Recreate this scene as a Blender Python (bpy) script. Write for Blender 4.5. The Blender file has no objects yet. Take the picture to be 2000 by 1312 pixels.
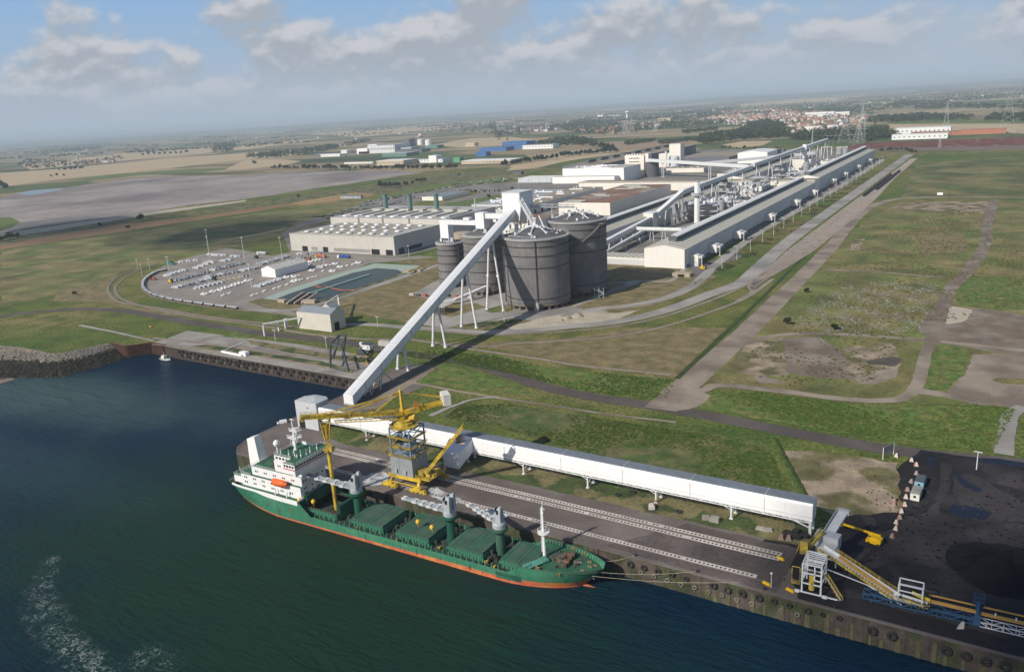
import bpy, bmesh, math, random
from mathutils import Vector, Matrix
from mathutils.geometry import tessellate_polygon
R_ = math.radians
rnd = random.Random(7)
scene = bpy.context.scene
COL = scene.collection

# ---------------------------------------------------------------- camera
CAM_H = 150.0
FPX, CX, CY = 1576.0, 1000.0, 656.0            # calibrated for a 2000 x 1312 picture
HS, HY, VPX = -0.0625, 275.0, 1990.0           # horizon slope / height, vanishing point of the +Y axis
_n = Vector((-HS, 1.0)).normalized()
_d = Vector((CX, CY - HY)).dot(_n)
_p = math.atan2(_d, FPX)
_up = -Vector((_n.x*math.cos(_p), _n.y*math.cos(_p), math.sin(_p)))
_fw = Vector(((VPX-CX)/FPX, (HY+HS*VPX-CY)/FPX, 1.0))
_fw = (_fw - _up*_fw.dot(_up)).normalized()
_rt = _fw.cross(_up)
def ray(px, py):
    c = Vector(((px-CX)/FPX, (py-CY)/FPX, 1.0))
    return Vector((_rt.dot(c), _fw.dot(c), _up.dot(c)))
def at(px, py, z=0.0):
    v = ray(px, py); t = (z-CAM_H)/v.z
    return Vector((t*v.x, t*v.y, z))
def aty(px, py, Y):
    v = ray(px, py); t = Y/v.y
    return Vector((t*v.x, Y, CAM_H+t*v.z))
cam = bpy.data.cameras.new('camera'); co = bpy.data.objects.new('camera', cam); COL.objects.link(co)
M3 = Matrix(((_rt.x, -_rt.y, -_rt.z), (_fw.x, -_fw.y, -_fw.z), (_up.x, -_up.y, -_up.z)))
co.matrix_world = Matrix.Translation((0, 0, CAM_H)) @ M3.to_4x4()
cam.sensor_width = 36; cam.sensor_fit = 'HORIZONTAL'; cam.lens = 36*FPX/2000
cam.clip_start = 1; cam.clip_end = 200000
scene.camera = co

# ---------------------------------------------------------------- light
SUN_AZ, SUN_EL = 21.0, 35.0                    # the sun stands behind the camera, to its left
world = bpy.data.worlds.new('World'); scene.world = world; world.use_nodes = True
sun = bpy.data.lights.new('sun', 'SUN'); sun.energy = 4.3; sun.angle = R_(0.55); sun.color = (1.0, 0.93, 0.83)
so = bpy.data.objects.new('sun', sun); COL.objects.link(so)
_sd = Vector((math.sin(R_(SUN_AZ))*math.cos(R_(SUN_EL)), math.cos(R_(SUN_AZ))*math.cos(R_(SUN_EL)), -math.sin(R_(SUN_EL))))
so.rotation_mode = 'QUATERNION'; so.rotation_quaternion = _sd.to_track_quat('-Z', 'Y'); so.location = (-300, -300, 600)
scene.view_settings.view_transform = 'Standard'; scene.view_settings.look = 'None'
scene.view_settings.exposure = 0.12; scene.view_settings.gamma = 1.0

def build_world():
    nt = world.node_tree; N = nt.nodes; L = nt.links
    for n in list(N): N.remove(n)
    def nd(t, **k):
        n = N.new(t)
        for a, b in k.items(): setattr(n, a, b)
        return n
    def ma(op, a, b=None, c=None, clamp=False):
        n = nd('ShaderNodeMath', operation=op); n.use_clamp = clamp
        for i, x in enumerate((a, b, c)):
            if x is None: continue
            if isinstance(x, (int, float)): n.inputs[i].default_value = x
            else: L.new(x, n.inputs[i])
        return n.outputs[0]
    out = nd('ShaderNodeOutputWorld'); bg = nd('ShaderNodeBackground'); L.new(bg.outputs[0], out.inputs[0])
    sky = nd('ShaderNodeTexSky', sky_type='NISHITA', sun_disc=False); sky.sun_elevation = R_(SUN_EL)
    sky.sun_rotation = R_(180+SUN_AZ); sky.altitude = 150; sky.air_density = 1.0; sky.dust_density = 1.2; sky.ozone_density = 1.5
    tc = nd('ShaderNodeTexCoord'); sep = nd('ShaderNodeSeparateXYZ'); L.new(tc.outputs['Generated'], sep.inputs[0])
    z = sep.outputs['Z']
    def noise(vec_scale, loc, scale, detail, rough, dist=0.0):
        mp = nd('ShaderNodeMapping'); L.new(tc.outputs['Generated'], mp.inputs[0])
        mp.inputs['Scale'].default_value = vec_scale; mp.inputs['Location'].default_value = loc
        n = nd('ShaderNodeTexNoise'); L.new(mp.outputs[0], n.inputs['Vector'])
        n.inputs['Scale'].default_value = scale; n.inputs['Detail'].default_value = detail
        n.inputs['Roughness'].default_value = rough; n.inputs['Distortion'].default_value = dist
        return n.outputs['Fac']
    S = (1, 1, 1.7)
    a = noise(S, (3.1, 0.4, 0.2), 9.5, 9, 0.55, 0.1)
    b = noise(S, (3.1, 0.4, 0.2+0.02), 9.5, 4, 0.5, 0.1)         # the same field a little higher: what lies above shades what lies below
    fine = noise(S, (9.1, 2.4, 4.2), 22, 6, 0.6)
    elev = ma('MULTIPLY', z, 57.3)
    # denser cloud between 2 and 5 degrees, broken above
    thr = nd('ShaderNodeMapRange'); L.new(elev, thr.inputs[0])
    thr.inputs[1].default_value = 2.4; thr.inputs[2].default_value = 8.5; thr.inputs[3].default_value = 0.40; thr.inputs[4].default_value = 0.53
    d = ma('SUBTRACT', ma('ADD', a, ma('MULTIPLY', ma('SUBTRACT', fine, 0.5), 0.10)), thr.outputs[0])
    mask = nd('ShaderNodeMapRange', interpolation_type='SMOOTHSTEP'); L.new(d, mask.inputs[0])
    mask.inputs[1].default_value = -0.045; mask.inputs[2].default_value = 0.10
    sh = nd('ShaderNodeMapRange', interpolation_type='SMOOTHSTEP')
    L.new(ma('ADD', ma('SUBTRACT', a, b), ma('MULTIPLY', ma('SUBTRACT', fine, 0.5), 0.12)), sh.inputs[0])
    sh.inputs[1].default_value = -0.05; sh.inputs[2].default_value = 0.10
    cc = nd('ShaderNodeMix', data_type='RGBA'); L.new(sh.outputs[0], cc.inputs[0])
    cc.inputs[6].default_value = (0.36, 0.40, 0.455, 1); cc.inputs[7].default_value = (0.53, 0.545, 0.585, 1)
    hz = nd('ShaderNodeMapRange', interpolation_type='SMOOTHSTEP'); L.new(elev, hz.inputs[0])
    hz.inputs[1].default_value = 0.3; hz.inputs[2].default_value = 4.6
    mr = ma('MULTIPLY', mask.outputs[0], hz.outputs[0])
    # clear air: blue above, milky towards the horizon
    cr = nd('ShaderNodeValToRGB'); L.new(ma('DIVIDE', elev, 20.0), cr.inputs[0])
    e = cr.color_ramp.elements
    e[0].position = 0.0; e[0].color = (0.39, 0.465, 0.55, 1); e[1].position = 1.0; e[1].color = (0.13, 0.27, 0.60, 1)
    x = e.new(0.13); x.color = (0.385, 0.46, 0.555, 1)
    x = e.new(0.26); x.color = (0.315, 0.44, 0.60, 1)
    x = e.new(0.42); x.color = (0.25, 0.42, 0.66, 1)
    m2 = nd('ShaderNodeMix', data_type='RGBA'); L.new(mr, m2.inputs[0]); L.new(cr.outputs[0], m2.inputs[6]); L.new(cc.outputs[2], m2.inputs[7])
    # above 14 degrees the plain physical sky takes over
    up = nd('ShaderNodeMapRange', interpolation_type='SMOOTHSTEP'); L.new(elev, up.inputs[0])
    up.inputs[1].default_value = 9; up.inputs[2].default_value = 22
    sc = nd('ShaderNodeMix', data_type='RGBA', blend_type='MULTIPLY'); sc.inputs[0].default_value = 1.0
    L.new(sky.outputs[0], sc.inputs[6]); sc.inputs[7].default_value = (SKY_S, SKY_S, SKY_S, 1)
    m3 = nd('ShaderNodeMix', data_type='RGBA'); L.new(up.outputs[0], m3.inputs[0]); L.new(m2.outputs[2], m3.inputs[6]); L.new(sc.outputs[2], m3.inputs[7])
    L.new(m3.outputs[2], bg.inputs['Color']); bg.inputs['Strength'].default_value = 1.0
SKY_S = 0.085
HAZE_D = 7.0e-5
build_world()

# ---------------------------------------------------------------- materials
_mats = {}
def mat(name, rgb, rough=0.8, var=0.18, scale=0.25, fine=3.0, bump=0.0, metal=0.0, streak=0.0, alt=None, ribs=0.0, spec=0.3, thr=(0.45, 0.62)):
    """mottled procedural paint/stone/soil; alt = second colour in patches; streak = vertical dirt runs; ribs = cladding rib spacing"""
    if name in _mats: return _mats[name]
    m = bpy.data.materials.new(name); m.use_nodes = True; nt = m.node_tree; N = nt.nodes; L = nt.links
    b = N['Principled BSDF']; b.inputs['Roughness'].default_value = rough; b.inputs['Metallic'].default_value = metal
    b.inputs['Specular IOR Level'].default_value = spec
    g = N.new('ShaderNodeNewGeometry')
    def noise(sc, detail=5, vs=(1, 1, 1)):
        mp = N.new('ShaderNodeMapping'); L.new(g.outputs['Position'], mp.inputs[0]); mp.inputs['Scale'].default_value = vs
        n = N.new('ShaderNodeTexNoise'); n.inputs['Scale'].default_value = sc; n.inputs['Detail'].default_value = detail
        L.new(mp.outputs[0], n.inputs['Vector']); return n.outputs['Fac']
    def mix(f, c1, c2, bt='MIX'):
        x = N.new('ShaderNodeMix'); x.data_type = 'RGBA'; x.blend_type = bt
        for i, v in ((0, f), (6, c1), (7, c2)):
            if isinstance(v, (int, float)): x.inputs[i].default_value = v
            elif isinstance(v, tuple): x.inputs[i].default_value = (*v[:3], 1)
            else: L.new(v, x.inputs[i])
        return x.outputs[2]
    def mr(v, a, b_, c, d):
        x = N.new('ShaderNodeMapRange'); L.new(v, x.inputs[0])
        for i, q in enumerate((a, b_, c, d)): x.inputs[i+1].default_value = q
        return x.outputs[0]
    c = rgb
    if alt: c = mix(mr(noise(scale*0.6, 6), thr[0], thr[1], 0, 1), rgb, alt)
    f1 = mr(noise(scale, 5), 0.3, 0.7, 1-var, 1+var); f2 = mr(noise(fine, 3), 0.3, 0.7, 1-var*0.7, 1+var*0.7)
    def grey(f):
        x = N.new('ShaderNodeCombineColor')
        for i in range(3): L.new(f, x.inputs[i])
        return x.outputs[0]
    c = mix(1.0, c, grey(f1), 'MULTIPLY'); c = mix(1.0, c, grey(f2), 'MULTIPLY')
    if streak:
        s = mr(noise(1.0, 4, (0.9, 0.9, 0.05)), 0.52, 0.75, 0, streak)
        c = mix(s, c, (rgb[0]*0.35, rgb[1]*0.30, rgb[2]*0.24))
    if ribs:
        w = N.new('ShaderNodeMath'); w.operation = 'SINE'
        sp = N.new('ShaderNodeSeparateXYZ'); L.new(g.outputs['Position'], sp.inputs[0])
        ad = N.new('ShaderNodeMath'); ad.operation = 'ADD'; L.new(sp.outputs[0], ad.inputs[0]); L.new(sp.outputs[1], ad.inputs[1])
        mu = N.new('ShaderNodeMath'); mu.operation = 'MULTIPLY'; L.new(ad.outputs[0], mu.inputs[0]); mu.inputs[1].default_value = 6.283/ribs
        L.new(mu.outputs[0], w.inputs[0])
        c = mix(1.0, c, grey(mr(w.outputs[0], -1, -0.7, 0.90, 1.0)), 'MULTIPLY')
    L.new(c, b.inputs['Base Color']) if not isinstance(c, tuple) else None
    if bump:
        bp = N.new('ShaderNodeBump'); bp.inputs['Strength'].default_value = 1.0; bp.inputs['Distance'].default_value = bump
        L.new(noise(fine, 4), bp.inputs['Height']); L.new(bp.outputs[0], b.inputs['Normal'])
    _mats[name] = m; return m

# ---------------------------------------------------------------- mesh builder
def wm(o):
    m = o.matrix_basis
    return wm(o.parent) @ o.matrix_parent_inverse @ m if o.parent else m
class MB:
    def __init__(s): s.v = []; s.f = []; s.m = []; s.sm = False
    def add(s, vs, fs, m=0):
        k = len(s.v); s.v += [tuple(v) for v in vs]
        for f in fs: s.f.append([i+k for i in f]); s.m.append(m)
        return s
    def box(s, x0, x1, y0, y1, z0, z1, m=0, top=None):
        vs = [(x0,y0,z0),(x1,y0,z0),(x1,y1,z0),(x0,y1,z0),(x0,y0,z1),(x1,y0,z1),(x1,y1,z1),(x0,y1,z1)]
        fs = [(0,3,2,1),(0,1,5,4),(1,2,6,5),(2,3,7,6),(3,0,4,7)]
        s.add(vs, fs, m); s.add(vs[4:], [(0,1,2,3)], m if top is None else top); return s
    def ob(s, c, sx, sy, sz, a=0.0, m=0, tx=1.0):          # box on base centre c, rotated a degrees, top scaled tx
        ca, sa = math.cos(R_(a)), math.sin(R_(a)); vs = []
        for z, k in ((0, 1.0), (sz, tx)):
            for x, y in ((-1,-1),(1,-1),(1,1),(-1,1)):
                X, Y = x*sx/2*k, y*sy/2*k; vs.append((c[0]+X*ca-Y*sa, c[1]+X*sa+Y*ca, c[2]+z))
        return s.add(vs, [(0,3,2,1),(0,1,5,4),(1,2,6,5),(2,3,7,6),(3,0,4,7),(4,5,6,7)], m)
    def bar(s, p, q, w=0.3, h=None, m=0):
        p, q = Vector(p), Vector(q); h = w if h is None else h; d = q-p
        if d.length < 1e-6: return s
        d.normalize(); up = Vector((0,0,1)) if abs(d.z) < 0.98 else Vector((0,1,0))
        r = d.cross(up).normalized(); u = r.cross(d)
        vs = [e + r*(a*w/2) + u*(b*h/2) for e in (p, q) for a, b in ((-1,-1),(1,-1),(1,1),(-1,1))]
        return s.add(vs, [(0,3,2,1),(4,5,6,7),(0,1,5,4),(1,2,6,5),(2,3,7,6),(3,0,4,7)], m)
    def tube(s, p, q, r0, r1=None, n=12, m=0, cap=True):
        p, q = Vector(p), Vector(q); r1 = r0 if r1 is None else r1; d = (q-p).normalized()
        up = Vector((0,0,1)) if abs(d.z) < 0.98 else Vector((0,1,0)); r = d.cross(up).normalized(); u = r.cross(d)
        vs = [e + (r*math.cos(t)+u*math.sin(t))*k for e, k in ((p, r0), (q, r1)) for t in [6.28318*i/n for i in range(n)]]
        fs = [(i, (i+1) % n, n+(i+1) % n, n+i) for i in range(n)]
        if cap: fs += [tuple(range(n-1, -1, -1)), tuple(range(n, 2*n))]
        return s.add(vs, fs, m)
    def lathe(s, c, prof, n=48, m=0, a0=0.0):              # prof: (radius, z) pairs
        vs = [(c[0]+r*math.cos(6.28318*i/n+a0), c[1]+r*math.sin(6.28318*i/n+a0), c[2]+z) for r, z in prof for i in range(n)]
        fs = [(j*n+i, j*n+(i+1) % n, (j+1)*n+(i+1) % n, (j+1)*n+i) for j in range(len(prof)-1) for i in range(n)]
        return s.add(vs, fs, m)
    def prism(s, poly, z0, z1, m=0, top=None):             # poly: xy list, counter-clockwise
        n = len(poly); tris = tessellate_polygon([[Vector((p[0], p[1], 0)) for p in poly]])
        vs = [(p[0], p[1], z0) for p in poly]+[(p[0], p[1], z1) for p in poly]
        s.add(vs, [(i, (i+1) % n, n+(i+1) % n, n+i) for i in range(n)], m)
        s.add(vs[n:], [fixup(vs[n:], t) for t in tris], m if top is None else top); return s
    def flat(s, poly, z, m=0):
        vs = [(p[0], p[1], z) for p in poly]; tris = tessellate_polygon([[Vector((p[0], p[1], 0)) for p in poly]])
        return s.add(vs, [fixup(vs, t) for t in tris], m)
    def gable(s, x0, x1, y0, y1, z0, ze, zr, axis='y', mw=0, mr=1, over=0.0):   # ridge along axis
        if axis == 'y':
            xm = (x0+x1)/2
            s.add([(x0,y0,z0),(x1,y0,z0),(x1,y0,ze),(xm,y0,zr),(x0,y0,ze),(x0,y1,z0),(x1,y1,z0),(x1,y1,ze),(xm,y1,zr),(x0,y1,ze)],
                  [(0,1,2,3,4),(6,5,9,8,7),(1,6,7,2),(5,0,4,9)], mw)
            s.add([(x0,y0,ze),(xm,y0,zr),(x1,y0,ze),(x0,y1,ze),(xm,y1,zr),(x1,y1,ze)], [(1,2,5,4),(0,1,4,3)], mr)
        else:
            ym = (y0+y1)/2
            s.add([(x0,y0,z0),(x0,y1,z0),(x0,y1,ze),(x0,ym,zr),(x0,y0,ze),(x1,y0,z0),(x1,y1,z0),(x1,y1,ze),(x1,ym,zr),(x1,y0,ze)],
                  [(4,3,2,1,0),(5,6,7,8,9),(0,5,9,4),(6,1,2,7)], mw)
            s.add([(x0,y0,ze),(x0,ym,zr),(x0,y1,ze),(x1,y0,ze),(x1,ym,zr),(x1,y1,ze)], [(0,3,4,1),(1,4,5,2)], mr)
        return s
    def rail(s, pts, h=1.1, w=0.07, step=2.0, m=0):         # handrail along 3-D points
        pts = [Vector(p) for p in pts]; U = Vector((0, 0, 1))
        for a, b in zip(pts, pts[1:]):
            for k in (0.5, 1.0): s.bar(a+U*h*k, b+U*h*k, w, w, m)
            n = max(1, int((b-a).length/step))
            for i in range(n+1): q = a.lerp(b, i/n); s.bar(q, q+U*h, w, w, m)
        return s
    def truss(s, a, b, w, h, bay, t=0.25, m=0, sides=True):  # lattice girder, a-b on the bottom centre line
        a, b = Vector(a), Vector(b); d = (b-a); L_ = d.length; d.normalize(); r = d.cross(Vector((0,0,1))).normalized()*w/2; u = Vector((0,0,1))*h
        n = max(1, round(L_/bay)); P = [a+d*L_*i/n for i in range(n+1)]
        for o in (r, -r):
            s.bar(a+o, b+o, t, t, m); s.bar(a+o+u, b+o+u, t, t, m)
            for i in range(n):
                s.bar(P[i]+o, P[i]+o+u, t*.8, t*.8, m)
                s.bar(*((P[i]+o, P[i+1]+o+u) if i % 2 else (P[i]+o+u, P[i+1]+o)), t*.8, t*.8, m)
        for q in P: s.bar(q+r, q-r, t*.8, t*.8, m); s.bar(q+r+u, q-r+u, t*.8, t*.8, m)
        return s
    def build(s, name, mats, parent=None, kind=None, label=None, cat=None, group=None, smooth=False, origin=True):
        me = bpy.data.meshes.new(name); V = s.v
        if origin and V:
            xs = [v[0] for v in V]; ys = [v[1] for v in V]; zs = [v[2] for v in V]
            c = Vector(((min(xs)+max(xs))/2, (min(ys)+max(ys))/2, min(zs)))
        else: c = Vector((0, 0, 0))
        me.from_pydata([(v[0]-c.x, v[1]-c.y, v[2]-c.z) for v in V], [], s.f)
        mats = mats if isinstance(mats, (list, tuple)) else [mats]
        for x in mats: me.materials.append(x)
        if len(mats) > 1: me.polygons.foreach_set('material_index', s.m)
        if smooth: me.polygons.foreach_set('use_smooth', [True]*len(s.f))
        me.update(); o = bpy.data.objects.new(name, me); COL.objects.link(o); o.location = c
        if parent: o.parent = parent; o.matrix_parent_inverse = wm(parent).inverted()
        return tag(o, label, cat, group, kind)
def fixup(vs, t):
    a, b, c = (Vector(vs[i]) for i in t)
    return tuple(t) if (b-a).cross(c-a).z > 0 else (t[0], t[2], t[1])
def tag(o, label=None, cat=None, group=None, kind=None):
    for k, v in (('label', label), ('category', cat), ('group', group), ('kind', kind)):
        if v: o[k] = v
    return o
def thing(name, label, cat, loc=(0,0,0), group=None):
    o = bpy.data.objects.new(name, None); COL.objects.link(o); o.location = loc; o.empty_display_size = 1
    return tag(o, label, cat, group)
def dup(o, loc=None, rz=None, label=None, group=None, sc=None, parent=None):
    c = o.copy(); COL.objects.link(c)
    if parent: c.parent = parent
    if loc is not None: c.location = loc
    if rz is not None: c.rotation_euler = (0, 0, rz)
    if sc is not None: c.scale = sc if isinstance(sc, (tuple, list)) else (sc,)*3
    if label: c['label'] = label
    if group: c['group'] = group
    for k in list(o.children): dup(k, parent=c)
    return c
def crom(pts, n=6):                                        # smooth curve through points
    P = [Vector(p) for p in pts]
    if len(P) < 3: return P
    P = [P[0]*2-P[1]]+P+[P[-1]*2-P[-2]]; out = []
    for i in range(1, len(P)-2):
        a, b, c, d = P[i-1:i+3]
        for k in range(n):
            t = k/n; out.append(0.5*((2*b)+(c-a)*t+(2*a-5*b+4*c-d)*t*t+(3*b-a-3*c+d)*t**3))
    return out+[P[-2]]
# ---------------------------------------------------------------- water, ground
WZ = -8.0
def ground_mat():
    m = bpy.data.materials.new('countryside'); m.use_nodes = True; nt = m.node_tree; N = nt.nodes; L = nt.links
    b = N['Principled BSDF']; b.inputs['Roughness'].default_value = 0.95; b.inputs['Specular IOR Level'].default_value = 0.1
    g = N.new('ShaderNodeNewGeometry')
    def mp(sc, rot=0.0):
        x = N.new('ShaderNodeMapping'); L.new(g.outputs['Position'], x.inputs[0]); x.inputs['Scale'].default_value = sc; x.inputs['Rotation'].default_value = (0, 0, rot); return x.outputs[0]
    def noise(v, s, d=5):
        n = N.new('ShaderNodeTexNoise'); L.new(v, n.inputs['Vector']); n.inputs['Scale'].default_value = s; n.inputs['Detail'].default_value = d; return n.outputs['Fac']
    def ramp(f, els, const=False):
        r = N.new('ShaderNodeValToRGB'); L.new(f, r.inputs[0]); e = r.color_ramp.elements
        if const: r.color_ramp.interpolation = 'CONSTANT'
        e[0].position, e[0].color = els[0][0], (*els[0][1], 1); e[1].position, e[1].color = els[-1][0], (*els[-1][1], 1)
        for p, c in els[1:-1]: q = e.new(p); q.color = (*c, 1)
        return r.outputs[0]
    def mix(f, a, c, bt='MIX'):
        x = N.new('ShaderNodeMix'); x.data_type = 'RGBA'; x.blend_type = bt
        for i, v in ((0, f), (6, a), (7, c)):
            if isinstance(v, (int, float)): x.inputs[i].default_value = v
            elif isinstance(v, tuple): x.inputs[i].default_value = (*v, 1)
            else: L.new(v, x.inputs[i])
        return x.outputs[2]
    def mr(v, a, c, d, e, smooth=False):
        x = N.new('ShaderNodeMapRange'); L.new(v, x.inputs[0])
        if smooth: x.interpolation_type = 'SMOOTHSTEP'
        for i, q in enumerate((a, c, d, e)): x.inputs[i+1].default_value = q
        return x.outputs[0]
    # fields: stretched voronoi cells, each one crop
    vo = N.new('ShaderNodeTexVoronoi'); vo.distance = 'CHEBYCHEV'; L.new(mp((1/520, 1/300, 0), 0.45), vo.inputs['Vector']); vo.inputs['Scale'].default_value = 1; vo.inputs['Randomness'].default_value = 0.85
    sp = N.new('ShaderNodeSeparateColor'); L.new(vo.outputs['Color'], sp.inputs[0])
    crop = ramp(sp.outputs[0], [(0.0, (0.32, 0.25, 0.15)), (0.24, (0.10, 0.13, 0.05)), (0.40, (0.27, 0.21, 0.125)), (0.60, (0.15, 0.145, 0.07)), (0.72, (0.085, 0.12, 0.045)), (0.82, (0.35, 0.28, 0.18)), (0.93, (0.20, 0.15, 0.10))], True)
    rows = mr(noise(mp((1/40, 1/400, 0), 0.5), 1.0, 4), 0.3, 0.7, 0.82, 1.15)
    gc = N.new('ShaderNodeCombineColor'); [L.new(rows, gc.inputs[i]) for i in range(3)]
    crop = mix(1.0, crop, gc.outputs[0], 'MULTIPLY')
    hedge = noise(mp((1/900, 1/260, 0), 0.2), 1.0, 9)
    crop = mix(mr(hedge, 0.53, 0.60, 0, 0.8), crop, (0.045, 0.062, 0.032))
    # rough grassland: olive, dry and fresh patches
    n1 = noise(mp((1, 1, 1)), 0.006, 8); n2 = noise(mp((1, 1, 1)), 0.05, 8); n3 = noise(mp((1, 1, 1)), 0.55, 6)
    gr = ramp(n1, [(0.38, (0.080, 0.122, 0.029)), (0.48, (0.125, 0.145, 0.040)), (0.56, (0.175, 0.162, 0.058)), (0.66, (0.22, 0.18, 0.080))])
    gr = mix(mr(n2, 0.42, 0.66, 0.0, 0.8), gr, (0.06, 0.092, 0.024))
    f3 = mr(n3, 0.3, 0.7, 0.5, 1.55); g3 = N.new('ShaderNodeCombineColor'); [L.new(f3, g3.inputs[i]) for i in range(3)]
    gr = mix(1.0, gr, g3.outputs[0], 'MULTIPLY')
    # near site grass, further out farmland
    ln = N.new('ShaderNodeVectorMath'); ln.operation = 'LENGTH'; L.new(mp((1.0, 0.72, 0)), ln.inputs[0])
    dist = N.new('ShaderNodeMath'); dist.operation = 'ADD'; L.new(ln.outputs['Value'], dist.inputs[0])
    nn = N.new('ShaderNodeMath'); nn.operation = 'MULTIPLY'; L.new(sp.outputs[1], nn.inputs[0]); nn.inputs[1].default_value = 350; L.new(nn.outputs[0], dist.inputs[1])
    far = mr(dist.outputs[0], 1880, 1990, 0, 1)
    c = mix(far, gr, crop)
    L.new(c, b.inputs['Base Color'])
    bp = N.new('ShaderNodeBump'); bp.inputs['Distance'].default_value = 0.5; L.new(n3, bp.inputs['Height']); L.new(bp.outputs[0], b.inputs['Normal'])
    return m

def water_mat():
    m = bpy.data.materials.new('harbour_water'); m.use_nodes = True; nt = m.node_tree; N = nt.nodes; L = nt.links
    b = N['Principled BSDF']; b.inputs['Roughness'].default_value = 0.16; b.inputs['IOR'].default_value = 1.33; b.inputs['Specular IOR Level'].default_value = 0.035
    g = N.new('ShaderNodeNewGeometry')
    def mp(sc, rot=0.0, loc=(0, 0, 0)):
        x = N.new('ShaderNodeMapping'); L.new(g.outputs['Position'], x.inputs[0]); x.inputs['Scale'].default_value = sc; x.inputs['Rotation'].default_value = (0, 0, rot); x.inputs['Location'].default_value = loc; return x.outputs[0]
    def noise(v, s, d=5, dist=0.0):
        n = N.new('ShaderNodeTexNoise'); L.new(v, n.inputs['Vector']); n.inputs['Scale'].default_value = s; n.inputs['Detail'].default_value = d; n.inputs['Distortion'].default_value = dist; return n.outputs['Fac']
    def math_(op, a, c):
        x = N.new('ShaderNodeMath'); x.operation = op
        for i, v in enumerate((a, c)):
            if isinstance(v, (int, float)): x.inputs[i].default_value = v
            else: L.new(v, x.inputs[i])
        return x.outputs[0]
    def mix(f, a, c):
        x = N.new('ShaderNodeMix'); x.data_type = 'RGBA'
        for i, v in ((0, f), (6, a), (7, c)):
            if isinstance(v, (int, float)): x.inputs[i].default_value = v
            elif isinstance(v, tuple): x.inputs[i].default_value = (*v, 1)
            else: L.new(v, x.inputs[i])
        return x.outputs[2]
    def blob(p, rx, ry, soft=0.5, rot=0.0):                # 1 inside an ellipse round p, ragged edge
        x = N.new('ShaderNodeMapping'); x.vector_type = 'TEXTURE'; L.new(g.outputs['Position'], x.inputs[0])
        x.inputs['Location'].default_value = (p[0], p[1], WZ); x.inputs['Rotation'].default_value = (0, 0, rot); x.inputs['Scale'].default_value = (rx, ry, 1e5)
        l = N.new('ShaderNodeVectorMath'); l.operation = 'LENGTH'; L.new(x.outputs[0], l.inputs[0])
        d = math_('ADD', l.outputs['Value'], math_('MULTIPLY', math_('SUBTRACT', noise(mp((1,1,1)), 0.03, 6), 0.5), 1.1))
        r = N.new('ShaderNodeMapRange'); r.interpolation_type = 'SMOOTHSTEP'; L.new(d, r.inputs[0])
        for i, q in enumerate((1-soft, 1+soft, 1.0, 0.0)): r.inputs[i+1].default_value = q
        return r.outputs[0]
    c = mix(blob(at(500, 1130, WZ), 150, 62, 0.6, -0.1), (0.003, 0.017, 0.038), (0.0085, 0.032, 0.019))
    c = mix(math_('MULTIPLY', blob(at(30, 765, WZ), 150, 34, 0.8, 0.12), 0.8), c, (0.055, 0.095, 0.09))
    c = mix(math_('MULTIPLY', blob(at(0, 900, WZ), 110, 22, 0.6, 0.0), 0.3), c, (0.03, 0.07, 0.08))
    fm = noise(mp((1, 1, 1), 0.3), 0.55, 8, 1.6); fm2 = noise(mp((1, 1, 1)), 0.09, 4)
    def foam(lo, hi): 
        r = N.new('ShaderNodeMapRange'); L.new(math_('ADD', fm, math_('MULTIPLY', math_('SUBTRACT', fm2, 0.5), 0.35)), r.inputs[0]); r.inputs[1].default_value = lo; r.inputs[2].default_value = hi; return r.outputs[0]
    reg = math_('MULTIPLY', blob(at(300, 1285, WZ), 9, 6, 0.5), 0.7)
    for fx, fy, a_, c_ in ((100, 1095, 4, 4), (90, 1120, 5, 5), (82, 1145, 6, 6), (80, 1172, 7, 7), (85, 1200, 7, 7), (98, 1226, 7, 7), (115, 1250, 8, 7), (138, 1274, 8, 7), (165, 1296, 9, 7), (195, 1312, 9, 6)): reg = math_('MAXIMUM', reg, blob(at(fx, fy, WZ), a_*.75, c_*.75, 0.75))
    reg = math_('MAXIMUM', reg, blob(at(1192, 1115, WZ), 5, 2.5, 0.6))
    f = math_('MULTIPLY', foam(0.52, 0.72), reg)
    c = mix(math_('MULTIPLY', reg, 0.25), c, (0.02, 0.055, 0.042))
    c = mix(math_('MULTIPLY', f, 0.65), c, (0.42, 0.46, 0.44))
    L.new(c, b.inputs['Base Color'])
    w1 = noise(mp((0.16, 0.55, 1), -0.35), 1.0, 6, 0.5); w2 = noise(mp((0.028, 0.13, 1), -0.62), 1.0, 4, 0.4); w3 = noise(mp((1, 1.6, 1)), 1.2, 3)
    h = math_('ADD', math_('MULTIPLY', w2, 1.5), math_('ADD', w1, math_('MULTIPLY', w3, 0.18)))
    bp = N.new('ShaderNodeBump'); bp.inputs['Strength'].default_value = 0.85; bp.inputs['Distance'].default_value = 1.1; L.new(h, bp.inputs['Height']); L.new(bp.outputs[0], b.inputs['Normal'])
    return m

FAR = 70000
W_ = MB(); W_.flat([(-FAR, -3000), (FAR, -3000), (FAR, 420), (-FAR, 420)], WZ)
W_.build('water', water_mat(), kind='structure', origin=False)

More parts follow.
